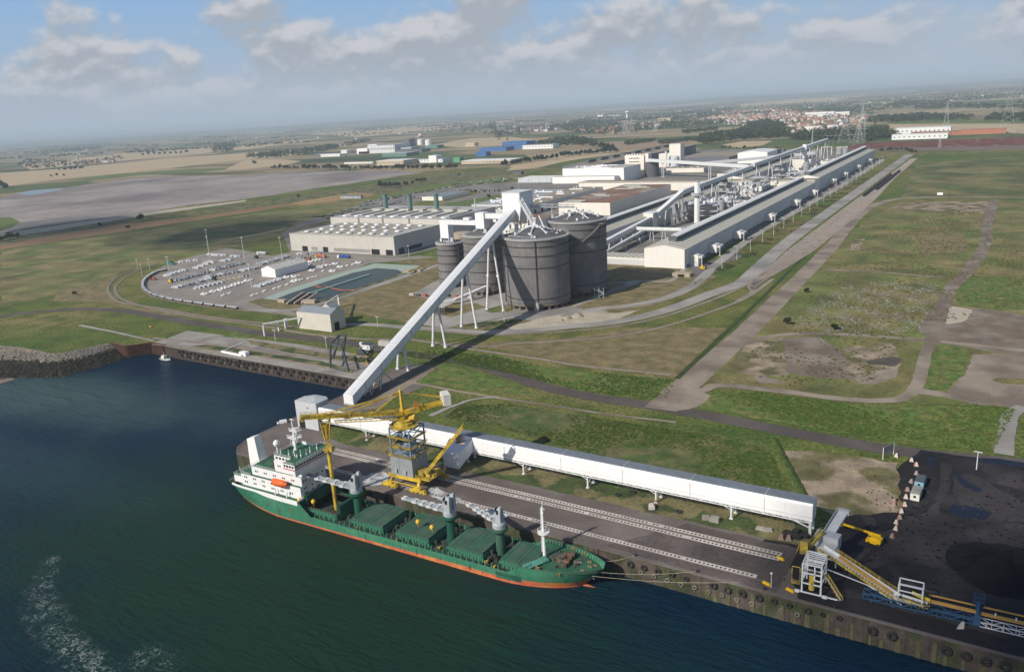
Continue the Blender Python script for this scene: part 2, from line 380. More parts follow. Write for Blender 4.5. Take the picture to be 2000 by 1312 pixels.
bank = [at(x, y) for x, y in ((0, 674), (40, 678), (75, 684), (100, 690), (125, 688), (150, 684), (175, 678), (200, 672), (217, 670))]
pile = [at(x, y) for x, y in ((217, 670), (246, 677), (297, 670), (322, 675))]
Y2 = 346.0; 
inner = [pile[-1], at(347, 680), at(500, 706), Vector((-324, 341, 0))]
jetty = [Vector((-324, 341, 0)), Vector((-311, 330, 0)), Vector((-312, 246, 0)), Vector((-309, 238, 0)), Vector((-303, 232.4, 0))]
def quay_y(x): return 232.4+(x+303)*(224.2-232.4)/318.0
front = [jetty[-1], Vector((16, quay_y(16), 0)), Vector((900, quay_y(900), 0))]
bank_left = [Vector((-2500, 90, 0)), Vector((-1100, 230, 0)), Vector((-760, 292, 0))]
coast = bank_left+bank+pile[1:]+inner[1:]+jetty[1:]+[front[1], front[2]]
outer = [Vector((FAR, 200, 0)), Vector((FAR, FAR, 0)), Vector((-FAR, FAR, 0)), Vector((-FAR, 90, 0))]
G_ = MB(); G_.flat([(p.x, p.y) for p in coast+outer], 0.0)
G_.build('ground', ground_mat(), kind='structure', origin=False)
H_ = MB()                                                   # far low ridges on the horizon
for k, (r, h0) in enumerate(((21000, 95), (30000, 120), (40000, 135))):
    n = 120; vs = []
    for i in range(n+1):
        a = R_(25+150*i/n); nz = 0.45+0.55*abs(math.sin(i*0.13+k*2)*math.cos(i*0.041+k))*(1.0 if k else 0.8)+0.06*math.sin(i*0.9)
        for rr, z in ((r, 0.5), (r*1.06, h0*nz*0.8), (r*1.12, h0*nz), (r*1.25, 0.5)): vs.append((rr*math.cos(a), rr*math.sin(a), z))
    H_.add(vs, [(i*4+j+4, i*4+j, i*4+j+1, i*4+j+5)[::-1] for i in range(n) for j in range(3)])
H_.build('hills', mat('ridge_fields', (0.15, 0.15, 0.08), 0.95, 0.3, 0.0015, 0.01, alt=(0.06, 0.08, 0.04)), kind='structure', origin=False)

# ---------------------------------------------------------------- materials of the setting
CONC = mat('concrete', (0.30, 0.28, 0.25), 0.9, 0.16, 0.08, 1.5, alt=(0.22, 0.20, 0.18))
CONCL = mat('pale_concrete', (0.42, 0.40, 0.36), 0.9, 0.14, 0.1, 2.0)
YARD = mat('yard_paving', (0.27, 0.24, 0.205), 0.92, 0.10, 0.05, 1.2, alt=(0.23, 0.205, 0.18))
ASPH = mat('asphalt', (0.135, 0.13, 0.125), 0.92, 0.12, 0.05, 1.5, alt=(0.17, 0.16, 0.15))
ROADL = mat('worn_road', (0.33, 0.31, 0.285), 0.92, 0.10, 0.04, 1.0, alt=(0.22, 0.21, 0.19))
DARKR = mat('dark_road', (0.088, 0.073, 0.066), 0.92, 0.14, 0.06, 1.2, alt=(0.115, 0.098, 0.088))
DIRT = mat('dirt', (0.28, 0.235, 0.185), 0.97, 0.16, 0.06, 1.0, alt=(0.175, 0.14, 0.11), bump=0.1)
DIRTB = mat('brown_dirt', (0.16, 0.125, 0.095), 0.97, 0.2, 0.08, 1.0, alt=(0.23, 0.195, 0.155), bump=0.1)
BARE = mat('bare_soil', (0.29, 0.23, 0.165), 0.97, 0.35, 0.10, 1.2, alt=(0.125, 0.115, 0.05), bump=0.1, thr=(0.46, 0.56))
GREEN = mat('fresh_grass', (0.092, 0.145, 0.030), 0.95, 0.42, 0.2, 0.9, alt=(0.14, 0.145, 0.042), bump=0.3)
MEADOW = mat('meadow', (0.115, 0.138, 0.038), 0.95, 0.38, 0.035, 0.4, alt=(0.185, 0.155, 0.062), bump=0.3, thr=(0.40, 0.60))
DRYG = mat('dry_grass', (0.20, 0.158, 0.078), 0.95, 0.30, 0.12, 0.7, alt=(0.145, 0.13, 0.055), bump=0.3)
SHRUBG = mat('weedy_grass', (0.17, 0.148, 0.07), 0.95, 0.3, 0.1, 0.8, alt=(0.055, 0.078, 0.025), bump=0.5, thr=(0.48, 0.54))
MUD = mat('grey_mud', (0.30, 0.26, 0.235), 0.9, 0.22, 0.006, 0.03, alt=(0.20, 0.172, 0.165))
STRAW = mat('stubble', (0.44, 0.34, 0.205), 0.95, 0.08, 0.01, 0.06)
OCHRE = mat('ochre_field', (0.30, 0.20, 0.085), 0.95, 0.14, 0.01, 0.3)
PLOUGH = mat('ploughed_field', (0.22, 0.135, 0.07), 0.95, 0.14, 0.01, 0.3)
SAND = mat('sand', (0.42, 0.37, 0.29), 0.95, 0.14, 0.1, 1.0)
COAL = mat('coal_ground', (0.014, 0.013, 0.015), 0.95, 0.35, 0.05, 0.6, alt=(0.028, 0.025, 0.026), bump=0.2)
COALB = mat('coal', (0.006, 0.006, 0.007), 0.95, 0.3, 0.2, 1.5, bump=0.3)
COALG = mat('coal_slurry', (0.045, 0.04, 0.04), 0.95, 0.25, 0.06, 0.6, alt=(0.02, 0.018, 0.02))
PUDDLE = mat('wet_coal', (0.008, 0.011, 0.025), 0.45, 0.2, 0.1)
BALLAST = mat('ballast', (0.37, 0.325, 0.275), 0.97, 0.2, 0.15, 2.0, alt=(0.27, 0.225, 0.185), bump=0.1)
RAILM = mat('rail_steel', (0.16, 0.12, 0.10), 0.6, 0.2)
APRON = mat('quay_apron', (0.120, 0.100, 0.090), 0.92, 0.16, 0.05, 0.7, alt=(0.170, 0.147, 0.134))
WALLC = mat('quay_wall_concrete', (0.082, 0.066, 0.055), 0.92, 0.3, 0.2, 1.3, streak=0.7, alt=(0.055, 0.062, 0.030), bump=0.15, thr=(0.47, 0.55))
WALLS = mat('tarred_piles', (0.055, 0.042, 0.035), 0.85, 0.3, 0.3, 1.5, streak=0.5)
RUSTP = mat('rusty_piles', (0.11, 0.055, 0.038), 0.85, 0.3, 0.3, 1.5, streak=0.5)
WHITE = mat('white_paint', (0.78, 0.78, 0.76), 0.55, 0.05, 0.1, 1.0)
YEL = mat('yellow_paint', (0.62, 0.42, 0.035), 0.5, 0.16, 0.3, 2.0, alt=(0.36, 0.25, 0.05))
TYRE = mat('rubber', (0.028, 0.027, 0.026), 0.8, 0.25, 1.0, 3.0)
TYREG = mat('weathered_rubber', (0.16, 0.15, 0.12), 0.85, 0.3, 1.0, 3.0)

LZ = [0.02]
def jag(pts, amp, seg=6.0, seed=1):
    r = random.Random(seed); out = []; n = len(pts)
    for i in range(n):
        a, b = Vector(pts[i]), Vector(pts[(i+1) % n]); k = max(1, min(60, int((b-a).length/seg)))
        for j in range(k):
            q = a.lerp(b, j/k); out.append(Vector((q.x+r.uniform(-amp, amp), q.y+r.uniform(-amp, amp), 0)))
    return out
def lay():
    LZ[0] += 0.002; return LZ[0]
def patch(name, px, m, amp=0.0, seg=6.0, z=None, world_=False, smooth=0):
    P = [Vector((p[0], p[1], 0)) if world_ else at(*p) for p in px]
    if smooth: P = crom(P+[P[0]], smooth)[:-1]
    if amp: P = jag(P, amp, seg, seed=len(px)*7+int(px[0][0]) % 97)
    b = MB(); b.flat([(p.x, p.y) for p in P], lay() if z is None else z)
    return b.build(name, m, kind='structure', origin=False)
def road(name, px, w, m, world_=False, n=6, z=None, jit=0.0):
    P = crom([Vector((p[0], p[1], 0)) if world_ else at(*p) for p in px], n); z = lay() if z is None else z; vs = []; r = random.Random(5)
    for i, p in enumerate(P):
        d = (P[min(i+1, len(P)-1)]-P[max(i-1, 0)]).normalized(); s = Vector((-d.y, d.x, 0))
        ww = w[0]+(w[1]-w[0])*i/(len(P)-1) if isinstance(w, tuple) else w
        a, b_ = p+s*(ww/2+r.uniform(-jit, jit)), p-s*(ww/2+r.uniform(-jit, jit)); vs += [(a.x, a.y, z), (b_.x, b_.y, z)]
    b = MB(); b.add(vs, [(2*i+1, 2*i+3, 2*i+2, 2*i) for i in range(len(P)-1)])
    return b.build(name, m, kind='structure', origin=False)
def track(px, world_=False, n=6, w=3.4, sl=True):
    P = crom([Vector((p[0], p[1], 0)) if world_ else at(*p) for p in px], n)
    road('track_bed', [(p.x, p.y) for p in P], w, BALLAST, True, 1); z0 = LZ[0]-.04
    b = MB()
    for s in (-0.8, 0.8):
        for i in range(len(P)-1):
            d = (P[i+1]-P[i]).normalized(); o = Vector((-d.y, d.x, 0))*s; b.bar(P[i]+o+Vector((0,0,0.22+z0)), P[i+1]+o+Vector((0,0,0.22+z0)), 0.28, 0.16)
    if sl:
        acc = 0
        for i in range(len(P)-1):
            a, c = P[i], P[i+1]; d = c-a; L_ = d.length; d.normalize(); o = Vector((-d.y, d.x, 0))*1.35
            while acc < L_: q = a+d*acc+Vector((0,0,0.1+z0)); b.bar(q-o, q+o, 0.4, 0.1, 1); acc += 1.5
            acc -= L_
    return b.build('railway_track', [RAILM, mat('sleepers', (0.44, 0.38, 0.33), 0.9)], kind='structure', origin=False)

# ---- big patches, far to near
patch('field', [(0,338),(120,330),(300,312),(480,299),(640,292),(560,306),(480,312),(420,318),(300,332),(100,352),(0,366)], STRAW, 3, 40)
patch('field', [(125,352),(230,340),(380,330),(470,328),(400,336),(290,341),(180,352)], GREEN, 3, 40)
patch('field', [(480,313),(540,311),(590,315),(560,322),(470,332),(440,331)], STRAW)
patch('field', [(40,322),(240,300),(420,288),(500,283),(640,268),(500,290),(300,308),(60,332)], STRAW)
patch('field', [(600,262),(800,247),(960,236),(1010,236),(900,250),(700,268)], STRAW)
patch('field', [(840,284),(920,270),(1000,268),(1060,275),(1000,283),(900,288)], STRAW)
patch('field', [(1160,283),(1240,276),(1355,276),(1350,285),(1200,296),(1170,292)], mat('bare_field', (0.29, 0.21, 0.135), 0.95, 0.08, 0.02, 0.1))
patch('field', [(1410,283),(1450,276),(1510,275),(1490,284),(1440,289)], STRAW)
patch('field', [(980,335),(1000,322),(1100,305),(1180,298),(1205,300),(1100,316),(1050,328)], STRAW)
patch('field', [(1735,243),(1850,240),(2000,243),(2060,262),(1740,256)], STRAW)
patch('field', [(1730,236),(1800,231),(2000,232),(2000,241),(1735,243)], GREEN)
patch('field', [(1100,214),(1250,205),(1400,196),(1392,203),(1200,216)], STRAW)
patch('field', [(1440,204),(1640,186),(1700,184),(1640,196),(1450,210)], STRAW)
patch('mud_flat', [(0,387),(30,380),(125,367),(175,360),(275,347),(380,344),(495,342),(560,336),(630,334),(740,334),(830,336),(730,352),(630,366),(480,389),(375,400),(300,412),(200,427),(130,436),(60,445),(0,456),(-60,470),(-80,400)], MUD, 2.5, 14)
patch('pale_bank', [(0,456),(130,438),(300,413),(480,391),(480,394),(300,419),(130,446),(0,466)], SAND, 2.5, 8)
patch('pond', [(30,378),(60,372),(125,367),(118,372),(60,381)], mat('pond_water', (0.06, 0.075, 0.08), 0.15, 0.1))
patch('green_bank', [(0,425),(20,424),(40,434),(20,446),(0,452),(-30,450),(-30,425)], GREEN, 1, 6)
patch('scrub_strip', [(0,470),(200,437),(480,398),(760,355),(900,338),(1000,326),(980,340),(800,372),(640,386),(500,405),(380,421),(250,434),(125,455),(0,478)], SHRUBG, 2, 12)
patch('ploughed_field', [(0,479),(125,456),(250,436),(375,424),(500,406),(605,392),(590,398),(480,416),(375,431),(250,451),(0,488)], PLOUGH, 1.5, 20)
patch('ochre_field', [(565,398),(605,390),(695,376),(735,379),(718,384),(665,391),(600,401)], OCHRE)
patch('meadow', [(0,490),(250,455),(480,420),(640,400),(760,382),(860,362),(1000,340),(1050,334),(980,352),(880,372),(760,392),(640,412),(560,440),(560,462),(440,486),(355,508),(240,530),(180,560),(0,600)], MEADOW, 2, 12)
patch('fresh_grass', [(700,398),(760,378),(860,358),(980,346),(1000,350),(880,374),(800,392)], GREEN, 1, 10)
patch('meadow', [(560,440),(640,412),(650,425),(650,436),(620,440)], MEADOW)
patch('dry_field', [(120,566),(200,548),(250,530),(290,518),(215,545),(208,566),(235,590),(290,604),(400,622),(300,614),(200,590),(100,588)], DRYG, 1, 8)
# ---------------------------------------------------------------- plant ground, roads and tracks
PY = [(440,484),(355,507),(310,522),(285,540),(278,553),(283,568),(300,578),(345,590),(400,597),(470,605),(560,612),(590,613),(700,607),(860,640),(940,650),(1100,640),(1240,608),(1340,570),(1372,540),(1335,527),(1250,522),(1180,512),(1000,560),(900,520),(850,500),(775,505),(572,492),(540,490),(530,500)]
patch('site_grass', [(485,592),(640,560),(855,505),(1180,515),(1340,520),(1400,540),(1340,575),(1240,610),(1100,640),(930,655),(860,642),(700,612),(590,613)], DRYG, 0.8, 8)
patch('yard', [(440,484),(355,507),(318,520),(288,538),(279,553),(284,568),(305,580),(345,590),(400,597),(470,604),(520,610),(640,625),(700,635),(620,622),(560,606),(515,600),(485,590),(515,582),(680,530),(720,515),(850,503),(870,495),(775,503),(572,492),(530,500),(480,490)], YARD)
patch('paving', [(768,505),(852,485),(870,490),(1300,515),(1345,520),(1480,452),(1730,312),(1600,290),(1400,292),(1230,302),(1160,322),(1070,347),(1000,356),(900,362),(880,366),(742,391),(690,404),(600,430),(566,446),(552,456),(566,492)], mat('plant_paving', (0.215, 0.20, 0.18), 0.92, 0.14, 0.03, 0.6, alt=(0.16, 0.15, 0.135)))
patch('lawn', [(768,440+40),(860,470),(858,500),(800,515)], MEADOW) if False else None
patch('lawn', [(780,403),(840,388),(920,370),(935,377),(860,398),(800,412)], MEADOW)
patch('lawn', [(815,412),(870,398),(975,380),(990,392),(900,420),(840,424)], GREEN)
patch('lawn', [(700,425),(640,428),(575,447),(560,452),(650,436)], MEADOW)
patch('verge', [(822,500),(855,488),(870,500),(856,503)], GREEN)
patch('verge', [(765,512),(800,506),(870,510),(870,518),(800,517)], DRYG)
patch('silo_apron', [(858,545),(910,520),(1000,560),(1110,600),(1180,570),(1235,548),(1260,545),(1250,552),(1130,600),(1190,608),(1100,640),(990,650),(860,640),(790,628),(830,612),(930,600),(900,590),(850,580),(800,577)], ROADL, 0.3)
patch('grass_island', [(870,642),(925,648),(1030,640),(1100,630),(1000,622),(900,634)], SHRUBG, 0.5, 4)
patch('rubble_ground', [(990,640),(1060,620),(1130,608),(1200,612),(1250,605),(1210,622),(1100,642),(1020,650)], SAND, 0.8, 3)
patch('grass_patch', [(1125,600),(1135,594),(1190,575),(1250,562),(1320,545),(1345,550),(1300,578),(1230,595),(1150,606)], DRYG, 0.6, 5)
patch('grass_patch', [(1178,540),(1240,528),(1320,532),(1322,545),(1260,548),(1190,546)], DRYG)
patch('grass_patch', [(855,595),(930,592),(950,600),(880,620),(850,610)], DRYG)
patch('yard_patch', [(795,575),(850,556),(910,548),(930,560),(960,572),(940,584),(880,592)], ROADL)
patch('grass_island', [(945,606),(975,597),(1005,600),(1000,608),(960,611)], MEADOW)
# roads
patch('asphalt_apron', [(1342,521),(1362,541),(1400,530),(1455,497),(1432,484),(1396,508)], ASPH)
road('road', [(1725,312),(1640,365),(1560,410),(1480,456),(1420,500),(1385,530),(1350,560),(1300,582),(1230,597),(1160,604),(1100,618)], 9.5, ROADL)
road('path', [(1340,522),(1310,548),(1260,549),(1200,553),(1180,558)], 4.5, ROADL)
road('road', [tuple(at(x, y))[:2] for x, y in ((640,634),(720,634),(800,640),(880,645),(960,650),(1040,645),(1120,637),(1200,629),(1300,606),(1385,575))]+[(-182, 655), (-183, 700), (-188, 800), (-191, 940), (-191, 1300), (-191, 2020)], (7, 17), ROADL, world_=True)
road('road', [(500,650),(440,632),(480,606),(560,606),(620,595),(720,563),(820,530),(870,512),(900,500)][2:], 7.5, ROADL)
road('path', [(0,542),(60,530),(160,503),(240,482),(340,460),(420,445),(500,430),(640,405),(760,385),(860,368),(1000,345)], 3.2, DIRT)
road('path', [(400,478),(480,462),(560,447),(640,430)], 5, ROADL)
road('railway_cutting', [(850,418),(920,402),(985,392),(1050,375)], 9, ASPH)
patch('fresh_verge', [(740,690),(850,684),(960,692),(1060,715),(1320,742),(1300,782),(1160,770),(1010,735),(900,710),(800,702)], GREEN, 0.8, 5)
patch('meadow', [(860,668),(960,680),(1100,706),(1320,738),(1420,640),(1240,640),(1100,662),(960,668)], DRYG, 0.8, 6)
patch('fresh_verge', [(770,735),(860,712),(960,735),(1040,768),(960,768),(860,752),(800,748)], GREEN, 0.8, 4)
patch('scrub_field', [(0,700),(0,655),(120,640),(240,640),(380,655),(440,650),(430,662),(350,672),(296,670),(246,676),(217,669),(175,677),(125,687),(100,689),(60,680),(0,673)], MEADOW, 0.8, 5) if False else None
road('dark_road', [(-150,655),(0,619),(100,607),(175,604),(250,608),(325,621),(420,636),(500,649),(600,660),(675,668),(760,684),(850,699),(925,711),(1000,734),(1070,757),(1150,774),(1300,797),(1500,835),(1650,864),(1800,886),(2000,906),(2300,945)], 10.5, DARKR)
road('path', [(155,635),(230,650),(300,666)], 3, ROADL, jit=0.3)
# paving by the inner basin
patch('concrete_apron', [(297,669),(322,673),(500,705),(700,741),(712,738),(760,705),(690,690),(580,672),(480,660),(440,655),(365,646),(322,663)], CONC)
patch('grass_strip', [(372,676),(420,672),(520,690),(630,706),(700,725),(660,720),(560,706),(440,688)], SHRUBG, 0.4, 3)
patch('grass_patch', [(432,657),(460,648),(495,655),(480,662)], GREEN, 0.4, 3)
patch('grass_strip', [(480,663),(560,676),(660,694),(740,704),(735,712),(640,700),(560,688),(490,672)], SHRUBG, 0.4, 3)
track([(300,672),(420,685),(560,705),(700,728)], sl=False)
track([(300,660),(440,676),(560,693),(740,712)], sl=False)
# the jetty
patch('jetty_apron', [(-302.6,232.8),(-308.6,238.5),(-311.6,246),(-310.6,330),(-323,341),(-290,352),(-275,345),(-284,300),(-281,266),(-262,262),(-47,258),(16,256),(16,quay_y(16)+.1)], APRON, world_=True)
patch('coal_ground', [(1500,1040),(1590,1048),(1640,1010),(1770,900),(1800,880),(2000,905),(2300,950),(2400,1400),(2000,1286),(1640,1192),(1560,1172),(1545,1110),(1470,1080)], COAL, 0.6, 4)
patch('dusty_apron', [(-110,229.5),(-50,226.5),(-50,256),(-90,257)], mat('dusty_apron', (0.075, 0.062, 0.058), 0.92, 0.3, 0.05, 0.7, alt=(0.12, 0.10, 0.09)), 0.8, 4, world_=True)
patch('slurry', [(1860,930),(1900,925),(1960,960),(2010,985),(2010,1020),(1900,1015),(1870,985)], COALG, 0.8, 4)
patch('slurry', [(1700,1090),(1760,1010),(1830,1000),(1900,1030),(2010,1020),(2010,1100),(1850,1110)], COALG, 0.8, 4)
for q_ in (((1640,1110),(1740,1040),(1850,1010),(2010,990)), ((1620,1130),(1760,1090),(1900,1085),(2010,1095)), ((1690,1000),(1720,1060),(1760,1130),(1850,1170)), ((1850,905),(1840,960),(1800,1040),(1720,1100)), ((1560,1140),(1700,1170),(1850,1210),(2010,1250))): road('wheel_track', q_, 3.2, COALG, jit=.5)
patch('slurry', [(1900,905),(1950,905),(2010,925),(2010,960),(1930,940)], COALG, 0.8, 4)
patch('wet_patch', [(1862,985),(1900,990),(1935,1000),(1920,1015),(1885,1012),(1855,1002)], PUDDLE, 0.4, 3, smooth=3)
patch('wet_patch', [(1870,925),(1890,940),(1920,958),(1910,962),(1880,948),(1862,930)], PUDDLE, 0.3, 3)
patch('wet_patch', [(1812,895),(1826,893),(1826,905),(1820,915),(1812,905)], PUDDLE)
patch('wet_patch', [(1880,893),(1950,896),(2010,905),(2010,915),(1930,904)], PUDDLE, 0.3, 3)
patch('pale_spill', [(905,990),(950,992),(985,1005),(1000,1015),(960,1012),(915,1002)], SAND, 0.4, 1.5) if False else None
patch('weedy_strip', [(-262,262),(-47,257.6),(-47,274),(-150,276),(-262,276)], SHRUBG, 0.6, 3, world_=True)
patch('concrete_ramp', [(680,835),(720,800),(760,770),(800,735),(850,720),(860,712),(800,712),(760,722),(700,770),(650,800)], APRON)
patch('dirt_ramp', [(700,800),(770,755),(840,715),(850,722),(790,760),(735,800)], DIRT, 0.4, 3)
road('path', [(780,742),(860,758),(960,775),(1060,790),(1180,808),(1320,825)], (3, 2), DIRT, jit=0.25)
road('path', [(840,812),(880,795),(925,780),(975,775)], (3, 1.6), ROADL, jit=0.25)
patch('fresh_grass', [(900,790),(1000,790),(1200,822),(1400,850),(1500,872),(1540,960),(1500,960),(1300,925),(1100,870),(960,830),(860,815)], mat('patchy_green', (0.066, 0.102, 0.026), 0.95, 0.25, 0.15, 0.5, alt=(0.14, 0.13, 0.055), bump=0.3, thr=(0.42, 0.60)), 1, 6)
patch('fresh_grass', [(1380,766),(1480,766),(1650,790),(1780,796),(1900,790),(1990,800),(1940,880),(1800,872),(1640,845),(1460,815),(1360,795)], GREEN, 1, 6)
patch('bare_ground', [(1520,880),(1600,880),(1750,905),(1760,1000),(1640,1010),(1560,970),(1540,920)], BARE, 1, 5)
b = MB()
for i in range(26):
    t = i/25; p = at(1512+(1568-1512)*t, 860+(965-860)*t); b.lathe((p.x, p.y, 0), [(2.0+rnd.uniform(-.4,.4), 0.0), (1.4, 0.8+rnd.uniform(-.2,.2)), (0.3, 1.2)], 9)
b.build('earth_bank', mat('bank_grass', (0.055, 0.085, 0.02), 0.95, 0.3, 0.3, 1.5, bump=0.3), kind='structure')
# right-hand waste ground
patch('meadow', [(1330,740),(1560,560),(1690,430),(1760,395),(2050,392),(2100,800),(1800,790),(1500,762)], MEADOW, 1, 8)
patch('dark_meadow', [(1760,385),(1790,320),(2060,300),(2080,385)], mat('dark_meadow', (0.160, 0.145, 0.055), 0.95, 0.35, 0.02, 0.2, alt=(0.085, 0.105, 0.032), bump=0.3, thr=(0.45, 0.55)), 2, 12)
patch('bare_ground', [(1740,405),(1800,395),(1940,393),(1940,418),(1800,412)], BARE, 1, 5)
patch('bare_ground', [(1790,455),(1880,455),(1895,490),(1800,498)], DRYG, 1, 5)
patch('bare_ground', [(1665,470),(1690,466),(1680,488),(1660,490)], BARE, 1, 5)
patch('bare_ground', [(1460,672),(1530,660),(1560,700),(1534,736),(1440,730),(1420,715)], BARE, 1, 4)
patch('bare_ground', [(1530,660),(1600,658),(1650,690),(1680,745),(1600,738),(1536,728)], DIRTB, 1, 4)
patch('bare_ground', [(1650,680),(1740,668),(1752,690),(1760,712),(1740,740),(1690,750),(1660,725)], BARE, 1, 4)
patch('pale_ground', [(1668,738),(1720,722),(1755,720),(1748,738),(1710,750),(1680,750)], DIRT, 1, 3)
patch('dark_ground', [(1690,706),(1740,696),(1760,702),(1750,716),(1700,712)], mat('cinders', (0.08, 0.07, 0.065), 0.95, 0.3), 0.8, 3)
patch('bare_ground', [(1470,730),(1520,742),(1530,750),(1480,748)], DIRT, 0.8, 3)
patch('bare_ground', [(1903,692),(1960,690),(2060,705),(2060,800),(1900,790),(1843,775),(1870,745),(1890,720)], DIRT, 1, 4)
patch('grass_island', [(1935,755),(1960,748),(2060,765),(2060,775),(1960,765)][::1], MEADOW, 0.5, 4) if False else None
patch('grass_island', [(1932,742),(1960,738),(2020,742),(2020,752),(1960,750)], MEADOW, 0.5, 4)
patch('fresh_grass', [(1830,675),(1880,676),(1900,700),(1880,735),(1845,765),(1805,760),(1815,715)], GREEN, 1, 4)
patch('bare_ground', [(1810,608),(1860,598),(1920,604),(1985,612),(2060,640),(2060,705),(1960,690),(1820,668),(1793,645)], DIRTB, 1, 4)
patch('sand_heap', [(1826,612),(1863,599),(1900,606),(1885,628),(1850,634),(1828,622)], SAND, 0.8, 3)
patch('meadow', [(1880,545),(1960,540),(2060,550),(2060,605),(1950,606),(1880,598),(1860,575)], GREEN, 1, 5)
road('dirt_road', [(1290,800),(1340,752),(1440,664),(1500,606),(1560,547),(1620,486),(1670,428),(1705,402),(1760,388),(1840,386),(1930,386),(2100,387)], (17, 10), DIRT, jit=0.35)
patch('dirt_fork', [(1285,788),(1330,752),(1372,766),(1385,778),(1345,800),(1300,798)], DIRT, 0.6, 4, smooth=3)
road('dirt_road', [(1345,772),(1375,762),(1407,753),(1508,762),(1642,779),(1742,782),(1786,760),(1800,720),(1812,680),(1825,665)], 6.5, DIRT, jit=0.4)
road('dirt_road', [(1450,672),(1521,655),(1608,652),(1709,657),(1810,665),(1900,675),(2060,690)], 6, DIRT, jit=0.4)
road('dirt_road', [(1610,527),(1709,531),(1790,538),(1843,541)], 4, DIRT, jit=0.4)
road('dirt_road', [(1942,390),(1930,430),(1922,481),(1895,525),(1860,560),(1843,592),(1830,640),(1820,668)], (11, 9), DIRTB, jit=0.35)
road('dirt_road', [(1786,762),(1850,772),(1930,780),(2060,790)], 8, DIRT, jit=0.4)
road('dirt_road', [(1960,888),(1965,850),(1975,810),(2000,795)], 7, ROADL, jit=0.25)
road('ditch', [(1322,740),(1440,628),(1560,512),(1660,416),(1729,350),(1790,302),(1812,296)], 3, mat('ditch_grass', (0.04, 0.062, 0.016), 0.95, 0.3, 0.2, 1.0), jit=0.25)
# railway tracks
track([(800,642),(880,649),(960,654),(1040,651),(1120,646),(1200,638),(1290,620),(1380,590),(1450,560),(1500,530)])
track([(300,604),(400,622),(500,635),(600,652),(700,662),(800,664),(928,677),(1000,671),(1120,664),(1200,657),(1300,637),(1400,605),(1460,580),(1510,545)])
track([(300,600),(400,618),(500,630),(600,640),(640,642)])
track([(800,662),(920,682),(1040,699),(1140,715),(1310,732)])
for px in ([(300,604),(240,585),(225,565),(235,550),(262,532),(310,515)], [(300,600),(232,590),(212,570),(214,555),(230,540),(260,525)]): track(px, w=3)
track([(330,528),(300,535),(280,552),(284,570),(320,585),(400,598),(485,607),(560,615),(640,628)], w=3)
trk0 = at(1510,545)
patch('ballast', [(-176,690),(-166,690),(-157,790),(-154,940),(-154,1230),(-163,1500),(-166,1900),(-178,1900),(-179,1230),(-179,800)], BALLAST, 0.6, 6, world_=True)
for i, x in enumerate((-177, -172.6, -168.2, -163.8, -159.4, -155.8)):
    track([tuple(at(1440, 588))[:2], tuple(at(1470, 570))[:2], (x*.25-172*.75, 655), (x*.7-170*.3, 760), (x, 860), (x, 1200), (x*.5-171*.5, 1500), (x*.35-172*.65, 1900)], world_=True, n=4)
# crane rails with their chequered concrete pads
def pads(p, q, side):
    b = MB(); p = Vector(p); q = Vector(q); d = (q-p); L_ = d.length; d.normalize(); o = Vector((-d.y, d.x, 0)); w = 2.2
    z = lay(); f = [p-o*w/2, q-o*w/2, q+o*w/2, p+o*w/2]; b.add([(v.x, v.y, z) for v in f], [(0, 1, 2, 3)], 0)
    n = int(L_/1.45)
    for i in range(n):
        if rnd.random() < 0.03: continue
        a = p+d*(0.5+i*1.45)
        c = [a-o*.5, a+d*.72-o*.5, a+d*.72+o*.5, a+o*.5]; b.add([(v.x, v.y, z+0.03) for v in c], [(0, 1, 2, 3)], 1)
    return b.build('crane_track_pads', [mat('pad_concrete', (0.55, 0.50, 0.46), 0.9, 0.14, 0.15, 2, alt=(0.42, 0.38, 0.34)), DARKR], kind='structure', origin=False)
SPILL = mat('alumina_spill', (.50, .52, .54), .95, .3, .4, 2, alt=(.26, .25, .245))
def rq(x, off): return (x, quay_y(x)+off, 0)
for off in (20.5, 23.8): pads(rq(-272, off), rq(-54, off), 1)
pads(rq(-262, 7.0), rq(-58, 7.0), 1)
patch('powder_spill', [(703,938),(725,925),(748,922),(764,930),(755,944),(735,950),(715,948)], SPILL, .5, 1.2)
patch('powder_spill', [(830,955),(850,950),(872,962),(900,975),(890,985),(860,978),(836,968)], SPILL, .5, 1.2)
patch('powder_spill', [(935,998),(965,992),(998,1003),(985,1012),(955,1010)], SPILL, .5, 1.2)
b = MB()
for off in (22.15, 5.6): b.bar(Vector(rq(-285, off))+Vector((0,0,.12)), Vector(rq(-54, off))+Vector((0,0,.12)), 0.35, 0.2)
b.build('crane_rail', RAILM, kind='structure')
# ---------------------------------------------------------------- quay walls, tyres, rock bank
def wall_along(name, pts, m, label, cope=None, bulge=0.0):
    t = thing(name, label, 'quay wall', tuple(pts[len(pts)//2]))
    b = MB()
    for a, c in zip(pts, pts[1:]):
        d = (c-a).normalized(); o = Vector((d.y, -d.x, 0))*0.35
        b.add([a+o+Vector((0,0,-12)), c+o+Vector((0,0,-12)), c+o, a+o, a, c], [(0, 1, 2, 3), (3, 2, 5, 4)], 0)
    b.build('wall_face', m, t)
    if cope:
        b = MB()
        for a, c in zip(pts, pts[1:]):
            d = (c-a).normalized(); o = Vector((d.y, -d.x, 0))*(-0.15); b.bar(a+o+Vector((0,0,0.12)), c+o+Vector((0,0,0.12)), 1.1, 0.34)
        b.build('coping', cope, t)
    return t
t = wall_along('quay_wall', [Vector((-303, 232.4, 0)), front[1], Vector((140, quay_y(140), 0))], WALLC, 'stained concrete quay wall with green weed and old tyres along the ship berth', APRON)
b = MB()
